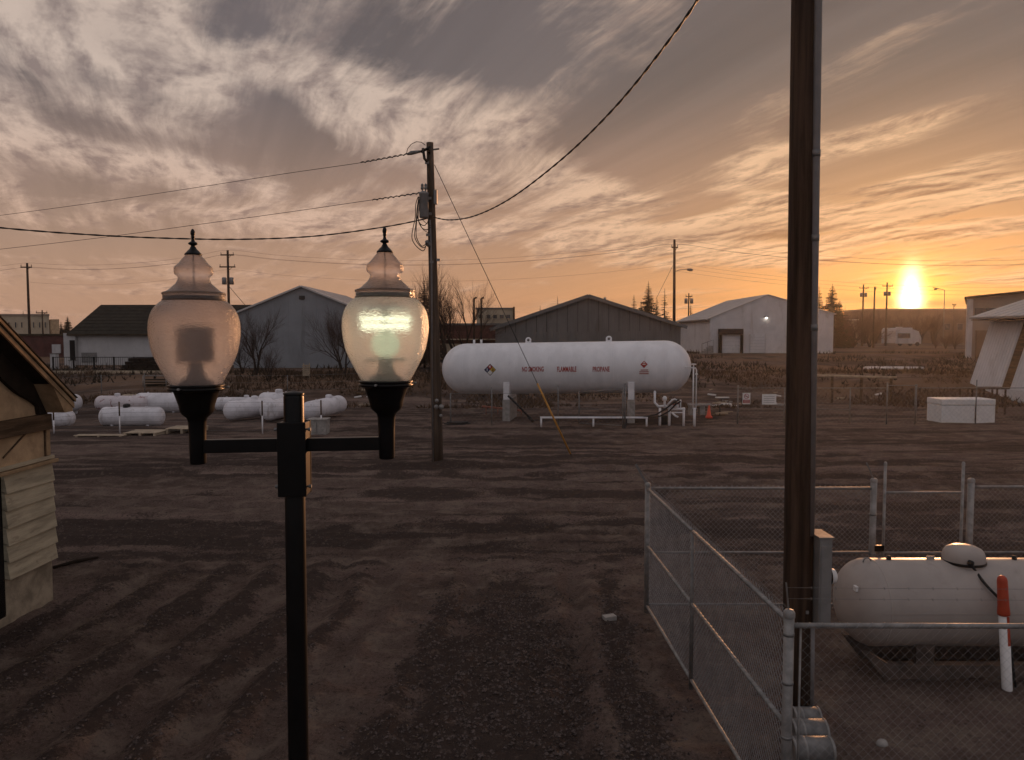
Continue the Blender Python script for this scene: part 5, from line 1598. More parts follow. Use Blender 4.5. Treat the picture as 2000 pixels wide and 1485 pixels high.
def big_tank():
    YL, YR, R = 39.3, 37.3, 1.28
    A = P(865, 721, YL); B = P(1350, 716, YR)
    d = (B - A); L = d.length; u = d.normalized()
    mid = (A + B) / 2
    t = thing('bulk_propane_tank', (mid.x, mid.y, 0), 'huge white bulk propane tank with red warning lettering on two concrete piers', 'propane tank')
    sh = MB().lathe(tank_profile(L, R, R * 0.98), A, u, n=64).build('shell', M['tank_white'], t)
    for f in (0.105, 0.30, 0.5, 0.70, 0.895):
        MB().lathe([(R, -0.02), (R + 0.004, -0.012), (R + 0.004, 0.012), (R, 0.02)], A + u * (L * f), u, n=64).build('weld_seam', M['tank_white'], sh)
    sd = Vector((-u.y, u.x, 0)).normalized()        # away from the camera
    def along(px): # parameter where the axis crosses a photo column (front face)
        best, bt = 1e9, 0
        for i in range(400):
            p = A + u * (L * i / 399) - sd * R
            e = abs(1000 + p.x / p.y * F - px)
            if e < best: best, bt = e, L * i / 399
        return bt
    rot = Matrix.Rotation(math.atan2(u.y, u.x), 3, 'Z')
    for px in (988, 1233):
        c = A + u * along(px)
        zp = P(0, 781, c.y - 1.1).z; zt = P(0, 747, c.y - 1.1).z
        z0 = zat(c.x, c.y) - 0.1
        pier = MB().box((c.x, c.y, (z0 + zp) / 2), (0.36, 2.36, zp - z0), rot).build('concrete_pier', M['concrete'], t, 0.015)
        sad = MB().box((c.x, c.y, (zp + .004 + zt) / 2), (0.30, 2.28, zt - zp - .004), rot).build('saddle', M['white_pipe'], t, 0.008)
        MB().box((c.x, c.y, zt + 0.012), (0.40, 2.2, 0.02), rot).build('wear_plate', M['tank_white'], sad)
    # top fittings
    for px in (1025, 1187):
        c = A + u * along(px) + Vector((0, 0, R))
        ring = [c + u * (0.11 * math.cos(a)) + Vector((0, 0, 0.12 + 0.11 * math.sin(a))) for a in np.linspace(0, 2 * math.pi, 17)]
        MB().tube(ring, 0.045, 8, caps=False).build('lifting_eye', M['tank_white'], t)
        MB().box(c + Vector((0, 0, 0.0)), (0.30, 0.05, 0.10), rot).build('eye_foot', M['tank_white'], t)
    for px in (926, 940):
        c = A + u * (along(px)) + Vector((0, 0, R - 0.06))
        c.x = P(px, 670, c.y).x
        zt = P(0, 584, c.y).z
        MB().tube([c, Vector((c.x, c.y, c.z + 0.25))], 0.06, 10).build('vent_flange', M['tank_white'], t)
        MB().tube([c + Vector((0, 0, .22)), Vector((c.x, c.y, zt)), Vector((c.x + 0.03, c.y, zt + .03)), Vector((c.x + 0.14, c.y, zt + 0.07))], 0.045, 10).build('vent_stack', M['far_pole'], t)
    # lettering bent round the shell
    def on_shell(s, h, lift=0.006):
        """s along the axis, h = height over axis measured on the camera side arc"""
        a = h / R
        return A + u * s + (-sd * math.cos(a) + Vector((0, 0, 1)) * math.sin(a)) * (R + lift)
    def h_at(py, px):
        s = along(px); c = A + u * s
        lo, hi = -1.2, 1.2
        for _ in range(40):
            m = (lo + hi) / 2; p = on_shell(s, m); q = CAM_H + (P(0, py, p.y).z - CAM_H)
            if p.z < q: lo = m
            else: hi = m
        return m
    def patch(s0, s1, h0, h1, m, name, lift, par=t, n=6):
        mb = MB(); vs, fs = [], []
        for i in range(n + 1):
            h = h0 + (h1 - h0) * i / n
            vs += [on_shell(s0, h, lift), on_shell(s1, h, lift)]
        for i in range(n): fs.append((2 * i, 2 * i + 1, 2 * i + 3, 2 * i + 2))
        return mb.add(vs, fs).build(name, M[m], par)
    def text(txt, px0, px1, py0, py1, name, m='red', lift=0.012, par=t):
        cu = bpy.data.curves.new('tmp', 'FONT'); cu.body = txt; cu.resolution_u = 2; cu.offset = 0.028
        ob = bpy.data.objects.new('tmp', cu); COL.objects.link(ob)
        dg = bpy.context.evaluated_depsgraph_get(); me = bpy.data.meshes.new_from_object(ob.evaluated_get(dg))
        COL.objects.unlink(ob); bpy.data.objects.remove(ob); bpy.data.curves.remove(cu)
        v = np.array([tuple(x.co) for x in me.vertices]); f = [tuple(p.vertices) for p in me.polygons]
        lo, hi = v.min(0), v.max(0)
        s0, s1 = along(px0), along(px1); h0, h1 = h_at(py1, (px0 + px1) / 2), h_at(py0, (px0 + px1) / 2)
        pts = [on_shell(s0 + (p[0] - lo[0]) / (hi[0] - lo[0]) * (s1 - s0), h0 + (p[1] - lo[1]) / (hi[1] - lo[1]) * (h1 - h0), lift) for p in v]
        bpy.data.meshes.remove(me)
        return MB().add(pts, f).build(name, M[m], par)
    for txt, a, b in (('NO SMOKING', 1020, 1062), ('FLAMMABLE', 1088.5, 1126), ('PROPANE', 1158, 1191)):
        y0, y1 = 716.2, 726.4
        bk = patch(along(a - 3), along(b + 3), h_at(y1 + 1.5, (a + b) / 2), h_at(y0 - 1.5, (a + b) / 2), 'tank_white', 'warning_sign', 0.006)
        text(txt, a, b, y0, y1, 'lettering', par=bk)
    # hazard diamond in four colours
    cx, cy, w = 957, 722.5, 10.5
    s0, sc, s1 = along(cx - w), along(cx), along(cx + w)
    hc = h_at(cy, cx); hh = (s1 - s0) / 2
    def quad(q, m, name, lift, par):
        vs = [on_shell(sc + a * hh, hc + b * hh, lift) for a, b in q]
        return MB().add(vs, [tuple(range(len(q)))]).build(name, M[m], par)
    dm = quad([(-1.06, 0), (0, -1.06), (1.06, 0), (0, 1.06)], 'sign_black', 'hazard_diamond', 0.012, t)
    for q, m in (([(-1, 0), (-.5, -.5), (0, 0), (-.5, .5)], 'sign_blue'), ([(-.5, .5), (0, 0), (.5, .5), (0, 1)], 'red'), ([(0, 0), (.5, -.5), (1, 0), (.5, .5)], 'sign_yellow'), ([(-.5, -.5), (0, -1), (.5, -.5), (0, 0)], 'sign_white')):
        q = [(a * 0.97, b * 0.97) for a, b in q]
        c = (sum(a for a, b in q) / 4, sum(b for a, b in q) / 4)
        qq = quad([(c[0] + (a - c[0]) * .95, c[1] + (b - c[1]) * .95) for a, b in q], m, 'hazard_field', 0.018, dm)
    text('0', 961.2, 965.0, 719.5, 725.5, 'hazard_number', 'sign_black', 0.024, dm)
    text('1', 951, 952.8, 719.8, 725.2, 'hazard_number', 'sign_white', 0.024, dm)
    text('4', 955, 958.8, 713.8, 719.2, 'hazard_number', 'sign_white', 0.024, dm)
    # red flammable-gas placard over a small notice
    cx, cy, w = 1257.5, 712, 7.5
    s0, sc, s1 = along(cx - w), along(cx), along(cx + w); hc = h_at(cy, cx); hh = (s1 - s0) / 2
    pd = quad([(-1, 0), (0, -1), (1, 0), (0, 1)], 'red', 'flammable_placard', 0.012, t)
    quad([(-.12, .30), (.12, .30), (.16, .55), (0, .78), (-.16, .52)], 'sign_white', 'flame_symbol', 0.018, pd)
    quad([(-.42, -.10), (.42, -.10), (.42, .12), (-.42, .12)], 'sign_white', 'number_bar', 0.018, pd)
    nb = patch(along(1248.5), along(1268), h_at(732.5, 1258), h_at(720.5, 1258), 'sign_white', 'notice', 0.008)
    for y in (723, 726.5, 730):
        patch(along(1249.5 + (y == 723) * 1.5), along(1267 - (y == 723) * 1.5), h_at(y + 0.8, 1258), h_at(y - 0.8, 1258), 'red', 'printed_line', 0.014, nb, 2)
    return A, B


big_tank()


def tank_farm():
    g = 'small propane tanks parked on the dirt'
    def broad(px0, px1, pyt, pyb, Y, lab, **kw):
        zt, zb = P(0, pyt, Y).z, P(0, pyb, Y).z; R = (zt - zb) / 2
        z = (zt + zb) / 2
        a, b = P(px0, 800, Y), P(px1, 800, Y)
        small_tank('propane_tank', (a.x, Y + kw.pop('dy', 0), z), (b.x, Y, z), R, lab, group=g, **kw)
    broad(195.5, 320, 795, 832, 35.6, 'white propane tank with black valve dome before the plank boards', m='tank_old', dome='dark', domef=0.42, head=0.26)
    broad(187, 290, 773, 803, 41.5, 'rust-stained white propane tank left of the plain one behind it', m='tank_rusty', dome='dome', domef=0.42)
    broad(262, 366, 767.5, 806, 42.0, 'plain white propane tank partly behind the unlit lamp fitter', m='tank_old', dome=None)
    broad(40, 144.5, 800, 834, 35.8, 'propane tank end jutting out below the shed eave', m='tank_old', dome='dome')
    broad(90, 159, 770, 803, 41.0, 'domed tank end peeping out beyond the shed roof tip', m='tank_old', dome=None)
    broad(420, 506, 776, 803, 42.8, 'low white tank behind the cream-lit angled one', m='tank_old', dome='dome', domef=0.72)
    broad(503, 580, 766.5, 806, 43.5, 'white tank with tall valve dome behind the black lamp pole', m='tank_old', dome='dome', domef=0.55)
    def angled(px, py, R_px, px2, py2, Y, Y2, lab, **kw):
        a, b = P(px, py, Y), P(px2, py2, Y2)
        R = R_px * Y / F
        a.z = max(a.z, R + 0.06); b.z = max(b.z, R + 0.06)
        small_tank('propane_tank', a, b, R, lab, group=g, **kw)
    angled(441, 804, 19.0, 533, 793, 37.0, 39.5, 'propane tank lying at an angle with its end toward the lamp', m='tank_old', dome='dome', domef=0.6, legs=False)
    angled(519, 806, 20, 575, 795, 36.8, 39.8, 'angled tank whose round end shows beside the black lamp pole', m='tank_old', dome=None, legs=False)
    angled(597, 806, 18.5, 668, 788, 37.0, 40.2, 'angled white tank with round dome right of the black lamp pole', m='tank_old', dome='dome', domef=0.62, legs=False)
    # boards and pallets lying in front
    def flat(px0, px1, py, depth, h, name, lab, slats):
        c = G((px0 + px1) / 2, py); x0, x1 = P(px0, py, c.y).x, P(px1, py, c.y).x
        z = zat(c.x, c.y)
        t = thing(name, (c.x, c.y, z), lab, name.split('_')[-1] if '_' in name else name)
        for i in range(slats):
            y = c.y - depth / 2 + depth * (i + .5) / slats
            MB().box((c.x + random.uniform(-.03, .03), y, z + h - 0.012), (x1 - x0, depth / slats * 0.84, 0.024)).build('board', M['pallet'], t)
        for f in (0.06, 0.5, 0.94):
            MB().box((x0 + (x1 - x0) * f, c.y, z + (h - .024) / 2 - .01), (0.09, depth, h - 0.006)).build('bearer', M['pallet'], t)
    flat(150, 246, 853, 0.5, 0.06, 'plank_stack', 'thin pale planks lying flat before the black-domed tank', 3)
    flat(254, 318, 849, 1.2, 0.15, 'wooden_pallet', 'wooden pallet lying beside the pale planks', 7)
    flat(334, 398, 844, 1.2, 0.2, 'wooden_pallet', 'thicker pallet half hidden by the unlit lamp bracket', 7)
    # wire fence with thin posts
    Yf = 32.6
    t = thing('wire_fence', (P(300, 655, Yf).x, Yf, 0), 'thin wire fence on slim posts before the small tanks', 'fence')
    xs = []
    for px, top in ((104, 800), (233, 785), (512, 783), (627, 782)):
        x = P(px, 800, Yf).x; z1 = P(0, top, Yf).z; xs.append((x, z1))
        z0 = zat(x, Yf)
        o = MB().tube([(x, Yf, z0 - .05), (x, Yf, z0 + (z1 - z0) * .55)], 0.03, 8).build('post', M['white_pipe'], t)
        MB().tube([(x, Yf, z0 + (z1 - z0) * .55), (x, Yf, z1)], 0.032, 8).build('post_top', M['old_beam'], o)
    for k in range(7):
        f = 0.1 + 0.85 * k / 6
        for (xa, za), (xb, zb) in zip(xs, xs[1:]):
            MB().tube([(xa, Yf, za * f), (xb, Yf, zb * f)], 0.004, 4).build('wire_strand', M['galv_dull'], t)
    # pale block box
    c = G(618, 850); z = zat(c.x, c.y); t = thing('electrical_cabinet', (c.x, c.y + .4, z), 'squat pale utility cabinet behind the black lamp pole', 'cabinet')
    MB().box((c.x, c.y + 0.4, z + 0.30), (0.78, 0.7, 0.62)).build('case', M['concrete'], t, 0.02)
    MB().box((c.x, c.y + 0.4, z + 0.63), (0.84, 0.76, 0.05)).build('lid', M['concrete'], t, 0.01)
    MB().box((c.x, c.y + 0.04, z + 0.3), (0.02, 0.03, 0.5)).build('door_gap', M['box_grey'], t)


tank_farm()


def tank_yard():
    # white bumper rail
    Y = 35.2
    a, b = P(1055, 820, Y), P(1265, 820, Y); zt = P(0, 816, Y).z
    t = thing('bumper_rail', ((a.x + b.x) / 2, Y, 0), 'low white pipe bumper rail in front of the bulk tank', 'rail')
    MB().tube([(a.x, Y, zt), (b.x, Y, zt)], 0.05, 10).build('rail', M['white_pipe'], t)
    for px in (1057, 1159, 1263):
        x = P(px, 820, Y).x; MB().tube([(x, Y, zat(x, Y) - .05), (x, Y, zt - .01)], 0.045, 10).build('post', M['white_pipe'], t)
    # transfer manifold
    Y = 35.4
    X = lambda px: P(px, 800, Y).x
    Z = lambda py: P(0, py, Y).z
    t = thing('transfer_manifold', (X(1312), Y, 0), 'white pipe transfer manifold with valves and black hoses beside the bulk tank', 'pipework')
    for px, top in ((1289, 797), (1307.5, 798), (1335.5, 796)):
        MB().tube([(X(px), Y, zat(X(px), Y) - .05), (X(px), Y, Z(top))], 0.058, 12).build('post', M['white_pipe'], t)
    MB().tube([(X(1305), Y, Z(799)), (X(1338), Y, Z(799))], 0.06, 12).build('cross_pipe', M['white_pipe'], t)
    MB().tube([(X(1307), Y, Z(806)), (X(1336), Y, Z(806))], 0.03, 10).build('cross_pipe', M['white_pipe'], t)
    MB().tube([(X(1286.5), Y + 1.0, Z(767)), (X(1286.5), Y + 1.0, Z(790)), (X(1290), Y + .5, Z(796)), (X(1300), Y, Z(793)), (X(1309), Y, Z(799))], 0.055, 10).build('feed_pipe', M['white_pipe'], t)
    MB().tube([(X(1298), Y, Z(797)), (X(1298), Y, Z(778))], 0.05, 10).build('riser', M['white_pipe'], t)
    MB().lathe([(0.0, -.1), (0.10, -.08), (0.10, .06), (0.05, .12), (0.0, .13)], (X(1298), Y, Z(779)), n=12).build('relief_valve', M['white_pipe'], t)
    MB().tube([(X(1303), Y, Z(792)), (X(1313), Y, Z(781)), (X(1318), Y, Z(780)), (X(1324), Y, Z(783)), (X(1324), Y, Z(799))], 0.04, 10).build('gooseneck', M['white_pipe'], t)
    MB().tube([(X(1329), Y, Z(799)), (X(1329), Y, Z(781))], 0.035, 10).build('riser', M['white_pipe'], t)
    for px, py in ((1311, 794), (1321, 793)):
        v = MB().lathe([(0, -.09), (.09, -.07), (.09, .07), (0, .09)], (X(px), Y, Z(py)), n=12).build('valve_body', M['white_pipe'], t)
        MB().tube([(X(px) - .11, Y - .1, Z(py - 4)), (X(px) + .11, Y - .1, Z(py - 4))], 0.018, 6).build('valve_handle', M['red'], v)
    MB().tube([(X(1312), Y - .1, Z(806)), (X(1318), Y - .2, Z(812)), (X(1323), Y - .2, Z(814))], 0.045, 8).build('drain_pipe', M['white_pipe'], t)
    MB().box((X(1298), Y + .4, Z(822)), (0.36, 0.4, 0.42)).build('pump', M['rubber'], t, 0.04)
    for dx, dy in ((0, 0), (8, 3)):
        pts = [(X(1325 + dx * .4), Y - .1, Z(781 + dy)), (X(1314 + dx * .6), Y - .15, Z(786 + dy)), (X(1297 + dx), Y - .2, Z(799 + dy * 1.3)), (X(1280 + dx), Y - .2, Z(809 + dy)), (X(1262 + dx), Y - .2, Z(813 + dy * .6)), (X(1238), Y - .15, Z(814 + dy * .3)), (X(1100), Y - .12, Z(813 + dy * .3))]
        q = []
        for i in range(len(pts) - 1):
            for k in range(4): q.append(Vector(pts[i]).lerp(Vector(pts[i + 1]), k / 4))
        q.append(Vector(pts[-1])); MB().tube(q, 0.038, 8).build('hose', M['rubber'], t)
    # twin riser by the right end of the tank
    t = thing('riser_pipes', (X(1356.5), Y, 0), 'tall white twin riser pipes with flanged top at the bulk tank end', 'pipework')
    MB().tube([(X(1356.5), Y, zat(X(1356.5), Y) - .05), (X(1356.5), Y, Z(797))], 0.062, 12).build('post', M['white_pipe'], t)
    MB().tube([(X(1353.5), Y, Z(799)), (X(1353.5), Y, Z(712))], 0.032, 10).build('riser', M['white_pipe'], t)
    MB().tube([(X(1353.5), Y, Z(719.5)), (X(1357.5), Y, Z(719)), (X(1359.3), Y, Z(723)), (X(1359.3), Y, Z(799))], 0.032, 10).build('riser', M['white_pipe'], t)
    MB().lathe([(0.02, -.02), (0.12, -.02), (0.12, .03), (0.02, .04)], (X(1353.5), Y, Z(712)), n=14).build('flange', M['white_pipe'], t)
    MB().lathe([(0.03, -.03), (0.065, -.03), (0.065, .03), (0.03, .03)], (X(1359.3), Y, Z(731)), n=12).build('coupling', M['white_pipe'], t)
    MB().tube([(X(1353.5), Y, Z(719)), (X(1346), Y + 1.6, Z(719))], 0.03, 8).build('branch_pipe', M['white_pipe'], t)
    # traffic cone
    c = G(1384.5, 818); z = zat(c.x, c.y)
    t = thing('traffic_cone', (c.x, c.y, z), 'bright orange traffic cone on the dirt beside the riser pipes', 'traffic cone')
    MB().lathe([(0.001, 0.65), (0.03, 0.648), (0.035, 0.62), (0.11, 0.14), (0.135, 0.12), (0.135, 0.1)], c + Vector((0, 0, z)), n=20).build('cone', M['orange'], t)
    MB().box((c.x, c.y, z + 0.055), (0.30, 0.30, 0.11)).build('base', M['orange'], t, 0.03)
    # low concrete block trough with bench behind the cone
    c = G(1371, 812); z = zat(c.x, c.y)
    t = thing('concrete_bench', (c.x, c.y + .5, z), 'rough concrete slab bench on two blocks behind the cone', 'bench')
    MB().box((c.x, c.y + .5, z + 0.52), (1.2, 0.5, 0.10)).build('slab', M['concrete'], t, 0.01)
    for s in (-.42, .1): MB().box((c.x + s, c.y + .5, z + 0.22), (0.28, 0.42, 0.5)).build('block', M['concrete'], t, 0.01)
    # scrap of pipe and timber right of the cone
    c = G(1402, 813); z = zat(c.x, c.y)
    t = thing('scrap_pile', (c.x, c.y, z), 'small heap of scrap timber and pipe beside the cone', 'scrap')
    for i, (dx, dy, a, L) in enumerate(((0, 0, .3, .8), (.25, .1, -.2, .6), (-.2, .05, .9, .5), (.3, -.1, .1, .9))):
        v = Vector((math.cos(a), math.sin(a) * .5, 0.1 * (i % 2))) * L / 2
        p = Vector((c.x + dx, c.y + dy, z + 0.05 + 0.05 * i))
        MB().bar(p - v, p + v, 0.07, 0.05).build('plank', M['pallet' if i % 2 else 'old_beam'], t)
    MB().tube([(c.x + .1, c.y, z), (c.x + .1, c.y, z + .55), (c.x + .25, c.y, z + .6)], 0.03, 8).build('pipe_stub', M['rubber'], t)
    # orange-red pipe on stands under the tank, black hose stand, black hatch
    a, b = G(941, 812), G(1025, 818)
    Y = 40.6
    p, q = P(941, 794, Y), P(1025, 803, Y)
    t = thing('pipe_rack', ((p.x + q.x) / 2, Y, 0), 'rust-orange pipe resting on short legs beneath the bulk tank', 'pipe')
    MB().tube([p, q], 0.055, 8).build('pipe', M['rusty'], t)
    for f in (0.1, 0.37, 0.63, 0.92):
        c = p.lerp(q, f); MB().tube([(c.x, c.y, zat(c.x, c.y) - .03), (c.x, c.y, c.z)], 0.025, 6).build('leg', M['rusty'], t)
    Y = 36.8
    p, q = P(992, 773, Y), P(1042, 820, Y)
    q.z = zat(q.x, q.y) + .03
    t = thing('black_hose', ((p.x + q.x) / 2, Y, 0), 'stiff black hose slanting from the left pier down to the dirt', 'hose')
    MB().tube([p, p.lerp(q, .5) + Vector((0, 0, .03)), p.lerp(q, .9)], 0.05, 8).build('hose', M['rubber'], t)
    MB().tube([p.lerp(q, .82), q], 0.085, 8).build('nozzle', M['rubber'], t)
    c = G(893, 829); z = zat(c.x, c.y)
    t = thing('rubber_mat', (c.x, c.y, z), 'flat black rubber mat heap beside the transformer pole', 'mat')
    for i, (rx, ry, h) in enumerate(((0.62, .45, .05), (0.5, .36, .11))):
        pts = [Vector((c.x + rx * math.cos(a) * (1 + .08 * math.sin(3 * a)), c.y + ry * math.sin(a), z + h - .05)) for a in np.linspace(0, 2 * math.pi, 18, endpoint=False)]
        MB().prism(pts, (0, 0, 0.06)).build('rubber_sheet', M['rubber'], t)
    # fence round the tank with a leaning gate
    Y = 35.9
    t = thing('chain_link_fence', (P(1000, 655, Y).x, Y, 0), 'slack chain link fence on thin posts along the front of the bulk tank', 'fence')
    for px, top in ((880, 768), (960.5, 757), (1090, 752), (1131, 764)):
        x = P(px, 800, Y).x; post(t, x, Y, P(0, top, Y).z, 0.03, 'line_post', False, 'galv_dull')
    zz = P(0, 769, Y).z
    rail(t, (P(880, 655, Y).x, Y, zz), (P(1090, 655, Y).x, Y, zz + .03), 0.010, 'top_wire', 'galv_dull')
    chain_link('chain_link_mesh', t, (P(880, 655, Y).x, Y), (P(1131, 655, Y).x, Y), 0.05, zz, step=0.16, r=0.0022)
    t = thing('yard_gate', (P(1172, 655, Y).x, Y - .3, 0), 'chain link yard gate standing ajar before the bulk tank', 'gate')
    a, b = P(1131, 766, Y), P(1217, 759, Y - 1.2)
    for c, h in ((a, a.z), (b, b.z + .05)): post(t, c.x, c.y, h, 0.03, 'upright', False, 'galv_dull')
    rail(t, a - Vector((0, 0, .03)), b - Vector((0, 0, .03)), 0.022, 'gate_rail', 'galv_dull')
    rail(t, Vector((a.x, a.y, 0.75)), Vector((b.x, b.y, .80)), 0.015, 'gate_rail', 'galv_dull')
    rail(t, Vector((a.x, a.y, 0.08)), Vector((b.x, b.y, .10)), 0.018, 'gate_rail', 'galv_dull')
    x = P(1219, 750, Y - 1.2).x
    post(t, x + .05, Y - 1.2, P(0, 750, Y - 1.2).z, 0.04, 'hinge_post', True, 'galv_dull')
    chain_link('chain_link_mesh', t, (a.x, a.y), (b.x, b.y), 0.1, a.z - .03, step=0.16, r=0.0022)
    # right run with signs
    Y = 36.2
    t = thing('chain_link_fence', (P(1650, 655, Y).x, Y, 0), 'chain link yard fence carrying two signs beyond the cone', 'fence')
    xs = []
    for px, top, r in ((1441, 753, .035), (1532, 757, .03), (1660, 757, .03), (1732, 747, .035), (1788, 752, .05), (1906, 742, .03), (2060, 752, .03)):
        x = P(px, 800, Y).x; xs.append(x); post(t, x, Y, P(0, top, Y).z, r, 'line_post', px in (1788,), 'galv_dull')
    zt = P(0, 758, Y).z
    for a, b in zip(xs, xs[1:]):
        if b == xs[4]: continue
        rail(t, (a + .03, Y, zt), (b - .03, Y, zt), 0.02, 'top_rail', 'galv_dull')
    rail(t, (xs[0], Y, P(0, 797, Y).z), (xs[2], Y, P(0, 800, Y).z), 0.014, 'mid_rail', 'galv_dull')
    rail(t, (xs[3], Y, P(0, 753, Y).z), (xs[4], Y, P(0, 753, Y).z), 0.02, 'top_rail', 'galv_dull')
    chain_link('chain_link_mesh', t, (xs[0], Y + .02), (xs[-1], Y + .02), 0.05, zt, step=0.16, r=0.0022)
    # no smoking sign
    a, b = P(1449.5, 789.5, Y), P(1465, 767.5, Y)
    sg = thing('no_smoking_sign', ((a.x + b.x) / 2, Y - .05, a.z), 'white sign with red no-smoking symbol and red band on the yard fence', 'sign')
    MB().box(((a.x + b.x) / 2, Y - .05, (a.z + b.z) / 2), (b.x - a.x, 0.012, b.z - a.z)).build('plate', M['sign_white'], sg)
    cx, cz = (a.x + b.x) / 2, b.z - 0.16
    ring = [(cx + .105 * math.cos(w), Y - .062, cz + .105 * math.sin(w)) for w in np.linspace(0, 2 * math.pi, 21)]
    ro = MB().tube(ring, 0.013, 6, caps=False).build('red_ring', M['red'], sg)
    MB().bar((cx - .075, Y - .062, cz + .075), (cx + .075, Y - .062, cz - .075), 0.008, 0.024).build('red_slash', M['red'], ro)
    MB().bar((cx - .07, Y - .060, cz - .005), (cx + .06, Y - .060, cz - .005), 0.006, 0.022).build('cigarette', M['sign_black'], ro)
    MB().box((cx, Y - .060, a.z + 0.13), (b.x - a.x - .05, .01, .16)).build('red_band', M['red'], sg)
    for k in range(2): MB().box((cx, Y - .068, a.z + .10 + .06 * k), (b.x - a.x - .12, .006, .018)).build('printed_line', M['sign_white'], sg)
    a, b = P(1487.5, 790, Y), P(1515.5, 770, Y)
    sg = thing('notice_sign', ((a.x + b.x) / 2, Y - .05, a.z), 'plain white rectangular notice board on the yard fence', 'sign')
    MB().box(((a.x + b.x) / 2, Y - .05, (a.z + b.z) / 2), (b.x - a.x, 0.012, b.z - a.z)).build('plate', M['sign_white'], sg)
    for k in range(4): MB().box(((a.x + b.x) / 2, Y - .058, a.z + .1 + .09 * k), (b.x - a.x - .16, .004, .016)).build('printed_line', M['conduit'], sg)
    # white bin with lid
    c = G(1892, 826); Y = c.y
    a, b = P(1839, 800, Y), P(1944, 800, Y); zt = P(0, 780, Y).z; z = zat(c.x, Y)
    t = thing('white_bin', (c.x, Y + .6, z), 'long white storage bin with flat lid on the dirt before the slanting shed', 'bin')
    d = 1.3
    MB().box(((a.x + b.x) / 2, Y + d / 2, (z - .04 + zt - .3) / 2), (b.x - a.x, d, zt - .3 - z + .04)).build('body', M['sign_white'], t, 0.02)
    s = a.x + (b.x - a.x) * 0.62
    MB().box(((a.x + s) / 2, Y + d / 2, zt - .142), (s - a.x + .02, d + .04, .28)).build('lid', M['sign_white'], t, 0.03)
    MB().box(((b.x + s) / 2 + .012, Y + d / 2, zt - .142), (b.x - s - .01, d + .04, .28)).build('lid', M['sign_white'], t, 0.03)
    MB().box((s + .01, Y - .01, (z + zt) / 2 - .1), (0.02, .03, zt - z - .3)).build('seam_strip', M['box_grey'], t)
    # picnic-like table / trailer deck behind the bin
    Y = 41.0
    p, q = P(1876, 758, Y), P(1961, 758, Y); z = zat(p.x, Y)
    t = thing('work_table', ((p.x + q.x) / 2, Y, z), 'dark wooden work table behind the white bin', 'table')
    MB().box(((p.x + q.x) / 2, Y, p.z), (q.x - p.x, 0.9, .09)).build('table_top', M['old_beam'], t, 0.01)
    for f in (.08, .36, .64, .94):
        for s in (-.35, .35):
            x = p.x + (q.x - p.x) * f; MB().box((x, Y + s, (z + p.z) / 2 - .06), (0.07, 0.07, p.z - z)).build('leg', M['old_beam'], t)
    # long pale pipe on the bank
    p, q = P(1560, 733, 47.5), P(1751, 737.5, 47.0)
    t = thing('long_pipe', ((p.x + q.x) / 2, 47.2, 0), 'long pale pipe propped level across the bank right of the pole', 'pipe')
    MB().tube([p, q], 0.075, 10).build('pipe', M['pallet'], t)
    for f in (0.05, 0.35, 0.65, 0.95):
        c = p.lerp(q, f); MB().box((c.x, c.y + .05, (gzf(c.x, c.y) - .1 + c.z) / 2), (0.12, 0.12, c.z - gzf(c.x, c.y) + .1)).build('support', M['old_beam'], t)


tank_yard()

# ------------------------------------------------------------------ poles and wires
def insulator(parent, p, h=0.16):
    return MB().lathe([(0.02, -0.08), (0.02, 0), (0.05, 0.01), (0.05, h * .4), (0.035, h * .5), (0.05, h * .6), (0.035, h * .9), (0.001, h)], p, n=8).build('insulator', M['galv_dull'], parent)


